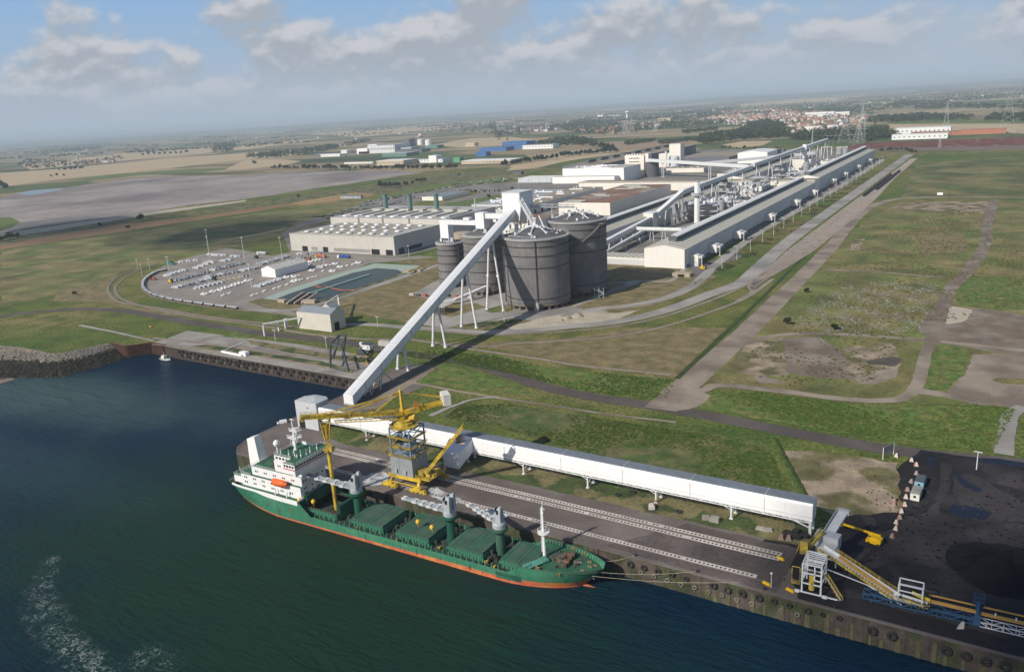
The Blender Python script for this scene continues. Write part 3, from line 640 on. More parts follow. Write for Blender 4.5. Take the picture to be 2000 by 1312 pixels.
for i in range(22):
    x = -70+i*4.2+rnd.uniform(-.8, .8); y = quay_y(x)-0.45; b.box(x, x+rnd.uniform(.5, 1.6), y-0.12, y+0.1, -12, -rnd.uniform(1.5, 5.5))
b.build('wall_fender', mat('weedy_timber', (0.10, 0.095, 0.05), 0.9, 0.3), t)
wall_along('jetty_end_wall', jetty, WALLS, 'dark wall round the blunt western end of the jetty', APRON)
wall_along('basin_wall', inner, WALLS, 'dark piled wall of the inner basin hung with rows of tyres', CONC)
t = thing('sheet_pile_wall', 'rusty corrugated sheet piles between the rock bank and the basin wall', 'sheet piles', tuple(pile[1]))
b = MB()
for a, c in zip(pile, pile[1:]):
    d = (c-a); L_ = d.length; d.normalize(); o = Vector((d.y, -d.x, 0)); n = max(2, int(L_/1.4))
    for i in range(n):
        p = a+d*(L_*i/n); q = a+d*(L_*(i+.5)/n); r_ = a+d*(L_*(i+1)/n)
        P = [p+o*.2, p+o*.9, q+o*.9, q+o*.2, r_+o*.2]
        for u, v in zip(P, P[1:]): b.add([u+Vector((0,0,-12)), v+Vector((0,0,-12)), v+Vector((0,0,.6)), u+Vector((0,0,.6))], [(0, 1, 2, 3)])
b.build('piles', RUSTP, t)
b = MB()
for a, c in zip(pile, pile[1:]): b.bar(a+Vector((0,0,.7)), c+Vector((0,0,.7)), 1.3, 0.3)
b.build('capping_beam', mat('rusty_beam', (0.14, 0.075, 0.05), 0.85, 0.3), t)
# rock bank: slope plus boulders
wl = [at(-300, 741, WZ), at(-60, 743, WZ), at(0, 741, WZ), at(30, 737, WZ), at(75, 737, WZ), at(120, 736, WZ), at(165, 724, WZ), at(200, 715, WZ), at(232, 703, WZ), at(256, 693, WZ)]
tops = bank_left[-1:]+bank
def lerp_line(P, t):
    t *= len(P)-1; i = min(int(t), len(P)-2); return P[i].lerp(P[i+1], t-i)
b = MB(); n = 60; K = 8; vs = []
for i in range(n+1):
    a, c = lerp_line(tops, i/n), lerp_line(wl, i/n)
    for j in range(K+1):
        p = a.lerp(c, j/K*1.12); vs.append((p.x, p.y, p.z+(rnd.uniform(-.4, .4) if 0 < j else 0.03)))
b.add(vs, [(i*(K+1)+j, i*(K+1)+j+1, (i+1)*(K+1)+j+1, (i+1)*(K+1)+j)[::-1] for i in range(n) for j in range(K)])
for f in range(len(b.f)): b.m[f] = 1 if (f % K) >= 3 else 0
DKROCK = mat('weedy_rock', (0.022, 0.020, 0.014), 0.85, 0.4, 0.3, 1.5, alt=(0.038, 0.036, 0.016)); PLROCK = mat('pale_rock', (0.20, 0.185, 0.155), 0.9, 0.3, 0.4, 2.0)
b.build('bank_slope', [mat('gravel_slope', (0.20, 0.17, 0.13), 0.95, 0.3), DKROCK], kind='structure', origin=False)
def rocks(name, n, place, mats, label, cat='rocks'):
    b = MB(); r = random.Random(11)
    for i in range(n):
        p, s, m = place(r); a = r.uniform(0, 6.28); k = r.uniform(.5, .9)
        vs = [(p.x+s*math.cos(a+q)*r.uniform(.6, 1.1), p.y+s*math.sin(a+q)*r.uniform(.6, 1.1), p.z-s*.3+z*s) for z in (0, k) for q in (0, 1.6, 3.1, 4.6)]
        for j in range(4, 8): vs[j] = (p.x+(vs[j][0]-p.x)*.6, p.y+(vs[j][1]-p.y)*.6, vs[j][2])
        b.add(vs, [(0,1,5,4),(1,2,6,5),(2,3,7,6),(3,0,4,7),(4,5,6,7)], m)
    return b.build(name, mats, kind='stuff', label=label, cat=cat, origin=False)
def pl(r):
    t = r.random(); a, c = lerp_line(tops, t), lerp_line(wl, t); j = r.random()**.8; p = a.lerp(c, j*1.05)
    return p, r.uniform(.5, 1.3), (0 if j < .34+r.uniform(-.06, .06) else 1)
rocks('riprap', 3800, pl, [PLROCK, DKROCK], 'loose boulders of the sea bank, grey above and black with weed below')
b = MB(); b.flat([(p.x, p.y) for p in (at(-80, 700, WZ), at(0, 715, WZ), at(18, 735, WZ), at(30, 741, WZ), at(0, 750, WZ), at(-120, 770, WZ))], WZ+0.25)
b.build('beach', mat('wet_sand', (0.21, 0.16, 0.13), 0.7, 0.1), kind='structure', origin=False)
# rubble field on the waste ground
poly = [at(*p) for p in ((1540,640),(1580,600),(1640,562),(1700,552),(1760,548),(1835,556),(1820,600),(1800,640),(1760,652),(1650,650),(1590,648))]
def inside(P, x, y):
    c = False; n = len(P)
    for i in range(n):
        a, b_ = P[i], P[(i+1) % n]
        if (a.y > y) != (b_.y > y) and x < (b_.x-a.x)*(y-a.y)/(b_.y-a.y)+a.x: c = not c
    return c
xs = [p.x for p in poly]; ys = [p.y for p in poly]
def pr(r):
    while 1:
        x, y = r.uniform(min(xs), max(xs)), r.uniform(min(ys), max(ys))
        if inside(poly, x, y) and math.sin(x*.35+2*math.sin(y*.11))+math.sin(y*.21+x*.12)+r.uniform(-1, 1.3) > .25: return Vector((x, y, .1)), r.uniform(.3, .95), r.choice((0, 1))
rocks('rubble', 4200, pr, [mat('pale_rubble', (0.27, 0.26, 0.225), 0.9, 0.25, .3, 2), mat('grey_rubble', (0.15, 0.14, 0.11), 0.9, 0.25)], 'pale broken concrete rubble dumped on the waste ground')
# spoil by the silos
def ps(r):
    p = at(1020+r.uniform(0, 150), 630, 0); q = at(r.uniform(990, 1180), r.uniform(618, 636)); return q, r.uniform(.4, 1.0), r.choice((0, 1))
rocks('spoil_heap', 160, ps, [SAND, mat('spoil', (0.24, 0.22, 0.17), .95, .3)], 'small heaps of sand, rubble and scrap in front of the big silos')
for px, py, s in ((1128, 618, 5.0), (1108, 622, 3.6), (1095, 626, 2.6), (1010, 622, 2.2)):
    q = at(px, py); b = MB(); b.lathe(q, [(s, 0), (s*.75, s*.22), (s*.4, s*.48), (s*.1, s*.6), (0, s*.6)], 11)
    for i, v in enumerate(b.v): b.v[i] = (v[0]+rnd.uniform(-.3, .3), v[1]+rnd.uniform(-.3, .3), v[2]+rnd.uniform(-.1, .15)*(v[2] > .1))
    b.build('sand_pile', mat('sandy_spoil', (0.31, 0.27, 0.20), .95, .2, .5, 2, bump=.1), label='%s pile of sandy spoil in front of the silos' % {5.0: 'largest', 3.6: 'middle', 2.6: 'small western', 2.2: 'smallest, darkly stained'}[s], cat='sand pile', smooth=True)
def pc(r):
    q = at(r.uniform(1690, 2010), r.uniform(930, 1140)); return q, r.uniform(.3, .9), r.choice((0, 1))
rocks('coal_lumps', 900, pc, [COALB, COALG], 'small lumps and spilt heaps of coal over the yard', 'coal')
# coal heap
for (px, py, s, h, lab) in ((2015, 1120, 22, 8, 'black coal heap at the right edge behind the conveyor'), (1925, 1112, 12, 4.5, 'lower black coal heap beside the bigger heap')):
    q = at(px, py); b = MB()
    for k in range(9):
        a = rnd.uniform(0, 6.28); e = s*rnd.uniform(0, .6); ss = s*rnd.uniform(.35, .6); hh_ = h*rnd.uniform(.5, 1.0)*(1-e/s*.6); i0 = len(b.v)
        b.lathe(q+Vector((e*math.cos(a), e*math.sin(a)*.8, 0)), [(ss*1.25, 0), (ss*.85, hh_*.3), (ss*.45, hh_*.72), (ss*.15, hh_*.96), (0, hh_)], 26)
        for i in range(i0, len(b.v)): v = b.v[i]; b.v[i] = (v[0]+rnd.uniform(-.7, .7), v[1]+rnd.uniform(-.7, .7), v[2]+rnd.uniform(-.3, .3)*(v[2] > .1))
    b.build('coal_heap', COALB, label=lab, cat='coal heap')

# tyres
def torus(r=1.0, t=0.36, m=18, n=8, squash=1.0):
    vs = []; fs = []
    for i in range(m):
        a = 6.28318*i/m
        for j in range(n):
            q = 6.28318*j/n; rr = r+t*math.cos(q); vs.append((rr*math.cos(a), t*math.sin(q)*squash, rr*math.sin(a)))
    for i in range(m):
        for j in range(n): fs.append((i*n+j, i*n+(j+1) % n, ((i+1) % m)*n+(j+1) % n, ((i+1) % m)*n+j))
    return vs, fs
def tyre_proto(m, r=.8, t=.34):
    b = MB(); b.add(*torus(r, t)); return b.build('tyre_fender', m, smooth=True, origin=False)
ty = tyre_proto(TYRE, .78, .38); tg = tyre_proto(TYREG, .62, .26); first = {ty: True, tg: True}
def tyre(p, loc, rz, sc, label, group):
    if first[p]: first[p] = False; o = p; o.location = loc; o.rotation_euler = (0, 0, rz); o.scale = (sc,)*3; o['label'] = label; o['group'] = group
    else: o = dup(p, loc, rz, label, group, sc)
    o['category'] = 'tyre'
    return o
for i, px in enumerate((1217, 1244, 1272, 1300, 1328, 1384, 1412, 1442, 1475, 1505, 1536, 1573, 1603, 1636)):
    p = at(px, 1090+(px-1190)*.2595+14); x = p.x-.5
    tyre(ty, (x, quay_y(x)-.75, -1.9-rnd.uniform(-.2, .5)), .02, rnd.choice((.8, 1.0, 1.15)), 'black tyre fender in the upper row on the ship berth wall', 'upper row of tyres on the quay wall')
for i, px in enumerate((1230, 1257, 1284, 1312, 1340, 1368, 1396, 1426, 1457, 1517, 1550)):
    p = at(px, 1090+(px-1190)*.2595+30); x = p.x-1
    tyre(tg, (x, quay_y(x)-.7, -4.6-rnd.uniform(-.3, .5)), .02, rnd.choice((.9, 1.0, 1.1)), 'grey weathered tyre in the lower row on the ship berth wall', 'lower row of tyres on the quay wall')
for px in (1703, 1743, 1853, 1892, 1932, 1970):
    p = at(px, 1090+(px-1190)*.2595+18); x = p.x-.6
    tyre(ty, (x, quay_y(x)-.75, -3.0), .02, 1.3, 'large black tyre on the quay wall below the coal conveyor', 'large tyres below the coal conveyor')
for row, z in enumerate((-2.2, -4.8)):
    for i in range(34):
        t_ = (i+.5+row*.5)/35; p = inner[1].lerp(inner[2], t_/.55) if t_ < .55 else inner[2].lerp(inner[3], (t_-.55)/.45)
        tyre(tg if row and i % 2 else ty, (p.x, p.y-.9, z+rnd.uniform(-.5, .5)), .02, rnd.uniform(.9, 1.25), 'old tyre hanging on the dark wall of the inner basin', 'tyres on the inner basin wall')
for i in range(9):                                            # tyres behind the ship
    x = -285+i*9.5; tyre(ty, (x, quay_y(x)-.75, -2.2), 0, 1.1, 'black tyre on the quay wall between the wall and the ship', 'tyres between ship and quay')
# bollards
b = MB(); b.lathe((0, 0, 0), [(.35, 0), (.3, .5), (.5, .62), (.5, .75), (0, .8)], 12); bo = b.build('bollard', TYRE, smooth=True, origin=False)
for i, x in enumerate((-98, -76, -54, -33, -12)):
    q = (x, quay_y(x)+1.1, .02)
    if i == 0: o = bo; o.location = q
    else: o = dup(bo, q)
    tag(o, 'short black mooring bollard on the edge of the quay', 'bollard', 'bollards along the quay edge')
# ---------------------------------------------------------------- conveyor galleries
CLAD = mat('white_cladding', (0.74, 0.745, 0.75), 0.45, 0.05, 0.06, 0.6, ribs=1.2)
CLADB = mat('bright_cladding', (0.80, 0.80, 0.79), 0.4, 0.04, 0.06, 0.6, ribs=0.0, streak=.10)
CREAM = mat('cream_cladding', (0.75, 0.71, 0.63), 0.6, 0.05, 0.04, 0.6, ribs=1.5, streak=0.12)
ROOFG = mat('grey_roof', (0.17, 0.195, 0.225), 0.6, 0.08, 0.06, 0.5, ribs=6.0)
ROOFL = mat('pale_roof', (0.46, 0.45, 0.40), 0.7, 0.10, 0.03, 0.3, alt=(0.38, 0.37, 0.33))
ROOFT = mat('tan_roof', (0.31, 0.26, 0.19), 0.8, 0.15, 0.03, 0.3, alt=(0.24, 0.20, 0.16))
ROOFR = mat('rusty_roof', (0.22, 0.125, 0.085), 0.8, 0.25, 0.05, 0.4, alt=(0.29, 0.27, 0.23), thr=(0.5, 0.6))
STEEL = mat('grey_steel', (0.46, 0.48, 0.49), 0.55, 0.10)
STEELW = mat('white_steel', (0.66, 0.67, 0.67), 0.5, 0.08, streak=0.1)
DARK = mat('dark_opening', (0.015, 0.015, 0.016), 0.9, 0.1)
GLASS = mat('dark_glass', (0.02, 0.026, 0.03), 0.15, 0.1)
RED = mat('red_paint', (0.42, 0.05, 0.03), 0.5, 0.1)

# inclined gallery from the jetty tower up to the head house on the silos
def ax(Y): return -296.5-(Y-302)*0.1725
def uz(Y): return (Y-302)*0.262
inc = thing('inclined_conveyor_gallery', 'long white enclosed conveyor gallery climbing from the jetty to the silo tops', 'conveyor gallery', (ax(302), 302, 0))
W2, HG = 3.4, 5.2
def P_(Y, z=0.0, s=0): return Vector((ax(Y)+s, Y, uz(Y)+z))
def sect(b, Y0, Y1, m):
    vs = []
    for Y in (Y0, Y1): vs += [P_(Y, 0, -W2), P_(Y, 0, W2), P_(Y, HG, W2), P_(Y, HG+.45, 0), P_(Y, HG, -W2)]
    b.add(vs, [(0,1,2,3,4),(9,8,7,6,5),(0,5,6,1),(1,6,7,2),(4,9,5,0)], m[0]); b.add([vs[2],vs[3],vs[4],vs[7],vs[8],vs[9]], [(0,3,4,1),(1,4,5,2)], m[1])
Ys = [304, 318, 336, 356, 374, 395, 414.5, 438, 462.5, 487, 512, 534, 559]
b = MB()
for i in range(len(Ys)-1): sect(b, Ys[i]+.35, Ys[i+1], (0, 1))
b.build('gallery_shell', [CLAD, mat('gallery_roof', (0.66, 0.67, 0.68), 0.45, 0.04, 0.06, 0.5)], inc)
b = MB()
for Y in Ys[1:-1]: b.bar(P_(Y, HG+.1, -W2-.1), P_(Y, HG+.55, 0), .3, .3); b.bar(P_(Y, HG+.55, 0), P_(Y, HG+.1, W2+.1), .3, .3); b.bar(P_(Y, 0, W2+.1), P_(Y, HG, W2+.1), .3, .3)
b.build('joint_band', STEEL, inc)
b = MB()
for i in range(0, 30):
    Y = 304+i*8.5; Y1 = Y+8.5
    for s in (-W2, W2): b.bar(P_(Y, -.25, s), P_(Y1, -.25, s), .4, .5)
    b.bar(P_(Y, -.3, -W2), P_(Y, -.3, W2), .3, .3)
b.build('floor_beam', STEEL, inc)
for Y, sp in ((365, 4.2), (414.5, 5.2), (462.5, 6.5), (512, 7.6)):
    b = MB(); zt = uz(Y)-.4
    for s in (-1, 1):
        b.tube((ax(Y)+s*sp, Y, 1.0), (ax(Y)+s*1.6, Y, zt), .85, .75, 14); b.tube((ax(Y)+s*sp, Y, 0), (ax(Y)+s*sp, Y, 1.2), 1.35, 1.1, 12)
    b.bar((ax(Y)-2.6, Y, zt), (ax(Y)+2.6, Y, zt), .9, .8)
    if Y > 500:
        zz = zt*.5; b.tube((ax(Y)-4.6-.9, Y, zz), (ax(Y)-4.6+.9, Y, zz), 1.1, 1.1, 10); b.tube((ax(Y)+4.6-.9, Y, zz), (ax(Y)+4.6+.9, Y, zz), 1.1, 1.1, 10)
    b.build('trestle_leg', STEELW, inc, smooth=False)
b = MB()
for Y in (312, 318, 326, 334):
    for s in (-2.6, 2.6): b.bar((ax(Y)+s, Y, 0), (ax(Y)+s*.8, Y, uz(Y)), .5, .5)
    b.bar((ax(Y)-2.4, Y, 1), (ax(Y)+2.4, Y, uz(Y)), .3, .3); b.bar((ax(Y)+2.4, Y, 1), (ax(Y)-2.4, Y, uz(Y)), .3, .3)
b.tube((ax(322)+4.2, 322, 0), (ax(322)+2.6, 322, 4), .5, .5, 8); b.bar((ax(330)+5, 330, 0), (ax(338)+2.4, 338, 8), .6, .6); b.bar((ax(346)+5, 346, 0), (ax(338)+2.4, 338, 8), .6, .6)
b.build('low_trestle', STEEL, inc)

hh = thing('head_house', 'tall white box tower at the top of the inclined gallery above the silos', 'conveyor tower', (-341, 569, 0))
b = MB(); b.box(-349.2, -332.8, 558.5, 580, 69.5, 85, 0); b.box(-349.6, -332.4, 558.1, 580.4, 85, 85.5, 1); b.build('tower_shell', [CLADB, mat('tower_roof', (0.62, 0.64, 0.66), .5, .04)], hh)
b = MB(); b.add([(-349, 558.3, 69.5), (-333, 558.3, 69.5), (-333, 558.3, 62), (-341, 558.3, 70.5), (-349, 558.3, 62)], [(4, 3, 0), (1, 3, 2)]); 
b.add([(-349.2, 559, 62), (-333, 559, 62), (-333, 559, 69.4), (-349.2, 559, 69.4), (-349.2, 579, 62), (-333, 579, 62), (-333, 579, 69.4), (-349.2, 579, 69.4)], [(0,1,2,3),(1,5,6,2),(5,4,7,6),(4,0,3,7)]); b.build('lower_skirt', CREAM, hh)
b = MB()
for x in (-348.2, -333.8):
    for y in (560, 578): b.bar((x, y, 50 if x > -340 and y < 570 else 0), (x, y, 69.5), .9, .9)
for z in (54, 60):
    b.bar((-348.2, 560, z), (-333.8, 560, z), .5, .5); b.bar((-333.8, 560, z), (-333.8, 578, z), .5, .5); b.bar((-348.2, 560, z), (-348.2, 578, z), .5, .5)
for (p, q) in (((-348.2, 560, 54), (-341, 560, 62)), ((-333.8, 560, 54), (-341, 560, 62)), ((-333.8, 560, 52), (-333.8, 569, 61)), ((-333.8, 578, 52), (-333.8, 569, 61)), ((-348.2, 560, 62), (-333.8, 560, 68)), ((-333.8, 560, 62), (-348.2, 560, 68))): b.bar(p, q, .45, .45)
for z in (20, 36): b.bar((-348.2, 560, z), (-348.2, 578, z), .5, .5)
b.build('support_frame', STEELW, hh)
b = MB(); b.rail([(-349, 557, 55.4), (-332, 557, 55.4), (-326, 552, 55.4)], 1.2, .12, 2); b.box(-349, -332, 556.5, 560, 55, 55.4); b.box(-346, -343, 557, 560, 55.4, 60); b.box(-338, -335.6, 556.8, 559, 55.4, 60.5); b.build('service_platform', STEELW, hh)

# ---------------------------------------------------------------- silos
SILO = mat('silo_steel', (0.148, 0.145, 0.146), 0.75, 0.12, 0.10, 1.0, streak=0.35, alt=(0.185, 0.174, 0.171), thr=(.40, .60))
SILOR = mat('silo_roof', (0.10, 0.102, 0.105), 0.85, 0.2, 0.2, 1.2)
SILOB = mat('silo_base', (0.19, 0.155, 0.125), 0.9, 0.2, 0.3, 1.5, streak=.4)
RIM = mat('silo_rim', (0.36, 0.37, 0.35), 0.7, 0.12)
def silo(c, R, h, label, bands, zb=4.2, legs=26, dome=5.0, col=SILO):
    t = thing('silo', label, 'silo', (c[0], c[1], 0), None)
    b = MB(); n = 96; b.lathe((c[0], c[1], 0), [(R*.98, zb), (R, zb+1.5), (R, h-1.2)], n); b.build('silo_wall', col, t, smooth=False)
    b = MB()
    for z in bands: b.lathe((c[0], c[1], 0), [(R+.02, z-.25), (R+.5, z-.2), (R+.5, z+.2), (R+.02, z+.25)], n)
    b.build('stiffening_ring', mat('ring_steel', (0.055, 0.053, 0.052), .8, .2), t)
    b = MB(); b.lathe((c[0], c[1], 0), [(R+.05, h-1.3), (R+.9, h-1.1), (R+1.0, h), (R-1.4, h+.3)], n); b.build('rim', RIM, t)
    b = MB(); b.lathe((c[0], c[1], 0), [(R-1.4, h+.25), (R*.55, h+dome*.55), (R*.26, h+dome), (0, h+dome*1.06)], n); b.build('silo_roof', SILOR, t, smooth=True)
    b = MB()
    for i in range(legs):
        a = 6.28318*i/legs; x, y = c[0]+(R-.9)*math.cos(a), c[1]+(R-.9)*math.sin(a); b.ob((x, y, 0), 1.5, 1.1, zb+.3, math.degrees(a)+90)
    b.build('column', SILOB, t, kind=None)
    b = MB(); b.lathe((c[0], c[1], 0), [(R*.97, zb-.9), (R+.25, zb-.9), (R+.25, zb+.5), (R, zb+.6)], n); b.lathe((c[0], c[1], 0), [(R*.7, 0), (R*.7, zb)], 40); b.build('base_ring', SILOB, t)
    b = MB()                                              # rim handrail
    for i in range(48):
        a, a2 = 6.28318*i/48, 6.28318*(i+1)/48; p = Vector((c[0]+(R+.6)*math.cos(a), c[1]+(R+.6)*math.sin(a), h)); q = Vector((c[0]+(R+.6)*math.cos(a2), c[1]+(R+.6)*math.sin(a2), h))
        b.bar(p+Vector((0,0,1.1)), q+Vector((0,0,1.1)), .09, .09); b.bar(p, p+Vector((0,0,1.1)), .09, .09)
    b.build('handrail', STEEL, t)
    return t
s3 = silo((-311, 543), 25.5, 54.8, 'big dark grey silo in front, crossed by the shadow of the gallery', (9, 33, 42, 49))
s4 = silo((-300.5, 593.5), 24.2, 60.2, 'big dark grey silo standing behind and right of the front one', (9, 36, 47, 54))
s2 = silo((-376, 567), 16.6, 50.2, 'middle grey silo behind the inclined gallery', (10, 20, 29, 37, 44), legs=20, dome=3)
s1 = silo((-420.5, 580), 11.9, 39.6, 'smallest and westernmost dark grey silo', (8, 15, 22, 29, 34), legs=16, dome=1.6)
def ladder(parent, c, R, h, ang, name='ladder_pipe'):
    b = MB(); a = R_(ang); o = Vector((math.cos(a), math.sin(a), 0)); p = Vector((c[0], c[1], 0))+o*(R+.35); b.bar(p+Vector((0,0,3)), p+Vector((0,0,h)), .45, .45)
    b.bar(p+o*.5+Vector((0,0,3)), p+o*.5+Vector((0,0,h)), .15, .15); b.build(name, mat('dark_pipe', (.06, .06, .06), .8), parent)
ladder(s3, (-311, 543), 25.5, 54, -62); ladder(s3, (-311, 543), 25.5, 54, -148); ladder(s3, (-311, 543), 25.5, 54, -156); ladder(s1, (-420.5, 580), 12, 39, -20)
b = MB(); a0 = R_(-62)
p = Vector((-311+27*math.cos(a0), 543+27*math.sin(a0), 0)); b.box(p.x-1.6, p.x+1.2, p.y-2.2, p.y+.6, 0, 3.2); b.box(p.x-.9, p.x+1.6, p.y-2, p.y, 3.2, 7); b.build('access_kiosk', mat('kiosk', (.28, .30, .29), .7, .2), s3)
b = MB()                                                  # spiral stair on silo 4
for i in range(44):
    a = R_(-12-i*1.35); z = 58-i*.42; c_ = Vector((-300.5+25.3*math.cos(a), 593.5+25.3*math.sin(a), z)); a2 = R_(-12-(i+1)*1.35); c2 = Vector((-300.5+25.3*math.cos(a2), 593.5+25.3*math.sin(a2), z-.42))
    b.bar(c_, c2, 1.3, .25); b.bar(c_+Vector((0,0,1)), c2+Vector((0,0,1)), .12, .12)
b.box(-276.6, -272.6, 584, 588, 57.5, 58); b.build('stair', mat('stair_steel', (.20, .17, .14), .8), s4)
b = MB()
for k, (x0, y0, z0, x1, y1, z1) in enumerate(((-276, 575, 0, -268, 573, 4), (-268, 573, 4, -276, 570, 8))): b.bar((x0, y0, z0), (x1, y1, z1), 1.2, .3); b.bar((x0, y0, z0+1), (x1, y1, z1+1), .15, .15)
for x in (-268, -272, -276): b.bar((x, 572, 0), (x, 572, 9), .25, .25)
b.build('base_stair', STEEL, s4)
# roof machinery
b = MB(); c = Vector((-311, 543, 60.4))
b.ob(c, 5, 5, 2.4, 20); b.tube(c, c+Vector((0,0,5)), 1.2, 1.2, 10)
for a, l in ((-25, 15), (35, 14), (95, 14), (160, 15), (-75, 15), (-120, 17)):
    d = Vector((math.cos(R_(a)), math.sin(R_(a)), 0)); b.tube(c+Vector((0,0,2)), c+d*l*.55+Vector((0,0,.2)), .55, .5, 8); b.tube(c+d*l*.55+Vector((0,0,.2)), c+d*l+Vector((0,0,-3.2)), .5, .5, 8); b.ob(c+d*l+Vector((0,0,-4)), 2.4, 2.0, 2.2, a)
for i in range(14): a = rnd.uniform(0, 6.28); r = rnd.uniform(9, 22); b.ob((c.x+r*math.cos(a), c.y+r*math.sin(a), 55), rnd.uniform(.6, 2), rnd.uniform(.6, 2), rnd.uniform(1.2, 3.4), rnd.uniform(0, 90))
b.rail([(-326, 527, 55), (-318, 524, 55), (-309, 522, 55), (-300, 524, 55)], 1.3, .16, 2)
b.build('filling_machinery', STEELW, s3)
b = MB(); A, B_ = Vector((-332, 558, 79)), Vector((-313, 545, 62))        # chute from the head house to the silo top
b.truss(A, B_, 3.2, 2.6, 2.6, .3); b.bar(A+Vector((0,0,.6)), B_+Vector((0,0,.6)), 2.2, 1.0); b.bar((-333, 556, 60), (-330, 556, 79), .7, .7); b.bar((-330, 556, 79), (-327, 554, 81), .6, .6)
for q in ((-322, 551), (-318, 548)): b.bar((q[0], q[1], 56), (q[0], q[1], 70), .5, .5)
b.bar((-306, 541, 70), (-300, 538, 61), .8, .8)
b.build('feed_chute', STEELW, s3)
b = MB(); c = Vector((-300.5, 593.5, 65.3)); b.ob(c, 4, 4, 2, 10); b.tube(c, c+Vector((0,0,4)), 1.1, 1.0, 10)
for a in (-30, 30, 90, 150, 210, 270):
    d = Vector((math.cos(R_(a)), math.sin(R_(a)), 0)); b.tube(c+Vector((0,0,1.5)), c+d*9+Vector((0,0,-.4)), .5, .45, 8); b.tube(c+d*9+Vector((0,0,-.4)), c+d*18+Vector((0,0,-3.6)), .45, .4, 8); b.ob(c+d*11+Vector((0,0,-1.5)), 2.4, 2, 2.6, a)
for i in range(18): a = rnd.uniform(0, 6.28); r = rnd.uniform(4, 21); b.ob((c.x+r*math.cos(a), c.y+r*math.sin(a), 60.3), rnd.uniform(.6, 2), rnd.uniform(.6, 2), rnd.uniform(1.5, 4.6), rnd.uniform(0, 90))
b.build('filling_machinery', STEELW, s4)
fb = thing('conveyor_bridge', 'open lattice conveyor bridge between the head house and the rear silo top', 'conveyor bridge', (-320, 585, 60))
b = MB(); b.truss((-333, 576, 71.5), (-302, 594, 69), 2.6, 2.6, 3, .28); b.bar((-333, 576, 72), (-302, 594, 69.6), 1.8, .6); b.build('lattice_girder', STEEL, fb)
b = MB(); b.bar((-318, 584.6, 62), (-318, 584.6, 71), .6, .6); b.build('post', STEEL, fb)
for c, h, sx, s_ in (((-376, 567), 50.2, 3.2, s2), ((-420.5, 580), 39.6, 2.4, s1)):
    b = MB()
    for i in range(12): a = rnd.uniform(0, 6.28); r = rnd.uniform(3, 8.5); b.ob((c[0]+r*math.cos(a), c[1]+r*math.sin(a)-1, h+.3), rnd.uniform(.5, 1.6), rnd.uniform(.5, 1.6), rnd.uniform(1.2, 3.4), rnd.uniform(0, 90))
    b.ob((c[0]+6, c[1]-5, h+1.5), 2.4, 2.4, 3.0, 30); b.rail([(c[0]+3, c[1]-8, h+.4), (c[0]+9, c[1]-6, h+.4)], 1.3, .16, 1.5)
    b.build('filling_machinery', STEELW, s_)
t = thing('silo_top_tower', 'white box tower standing on the middle silo', 'conveyor tower', (-377, 568, 50))
b = MB(); b.box(-381.2, -372.6, 565, 573, 54.5, 67.8); b.build('tower_shell', CLADB, t); b = MB(); [b.bar((x, y, 51), (x, y, 54.5), .5, .5) for x in (-380.6, -373.2) for y in (565.6, 572.4)]; b.build('support_frame', STEELW, t)
t = thing('silo_top_tower', 'white box tower standing on the smallest silo', 'conveyor tower', (-421.5, 580, 40))
b = MB(); b.box(-426.2, -417.4, 575, 583, 43.6, 59.4); b.build('tower_shell', CLADB, t); b = MB(); [b.bar((x, y, 40), (x, y, 43.6), .5, .5) for x in (-425.6, -418) for y in (575.6, 582.4)]; b.build('support_frame', STEELW, t)
t = thing('link_gallery', 'white box gallery linking the two smaller silo towers', 'conveyor gallery', (-399, 574, 55))
b = MB(); b.box(-417.3, -381.3, 571, 575.5, 56.4, 60.2); b.box(-397.5, -391.5, 570.5, 575.8, 60.25, 62.6); b.build('gallery_shell', CLAD, t)
t = thing('link_gallery', 'white box gallery linking the middle silo tower to the head house', 'conveyor gallery', (-361, 569, 60))
b = MB(); b.box(-372.5, -349.3, 566.5, 571.5, 63.0, 67.0); b.build('gallery_shell', CLAD, t); b = MB(); b.box(-365, -362, 567.5, 570.5, 60, 62.9); b.build('hatch_box', CLAD, t)

# low feeder gallery running from the silos down to the rail pit
t = thing('feeder_gallery', 'low white covered belt passing under the inclined gallery beside the silos', 'conveyor gallery', (-345, 510, 0))
p0, p1, p2 = at(858, 591, 3.0), at(888, 586, 3.5), at(990, 543, 11)
b = MB(); b.bar(p0, p1, 3, 1.8); b.bar(p1, p2, 3, 2.0); b.build('gallery_shell', CLAD, t)
b = MB()
for k in (0.12, .3, .5, .7, .88): q = p1.lerp(p2, k); b.bar((q.x-1, q.y, 0), (q.x-1, q.y, q.z-1), .4, .4); b.bar((q.x+1, q.y, 0), (q.x+1, q.y, q.z-1), .4, .4); b.bar((q.x-1, q.y, q.z*.5), (q.x+1, q.y, q.z*.5), .3, .3)
b.build('trestle', STEELW, t)
p = at(850, 613); t = thing('unloading_shed', 'small open-sided wagon unloading shed under the inclined gallery', 'shed', tuple(p))
b = MB(); b.box(p.x-8, p.x+9, p.y, p.y+12, 5.6, 6.4, 1); b.box(p.x-8, p.x-1, p.y+.3, p.y+11.7, 0, 5.6, 0); b.build('shed_shell', [CREAM, CONCL], t)
b = MB()
for i in range(5): b.bar((p.x+i*2.1+.6, p.y+.2, 0), (p.x+i*2.1+.6, p.y+.2, 5.6), .6, .6); b.bar((p.x+i*2.1+.6, p.y-3, 0), (p.x+i*2.1+.6, p.y+.2, 3.2), .4, .4)
b.build('post', mat('post_brown', (.16, .13, .11), .8), t)

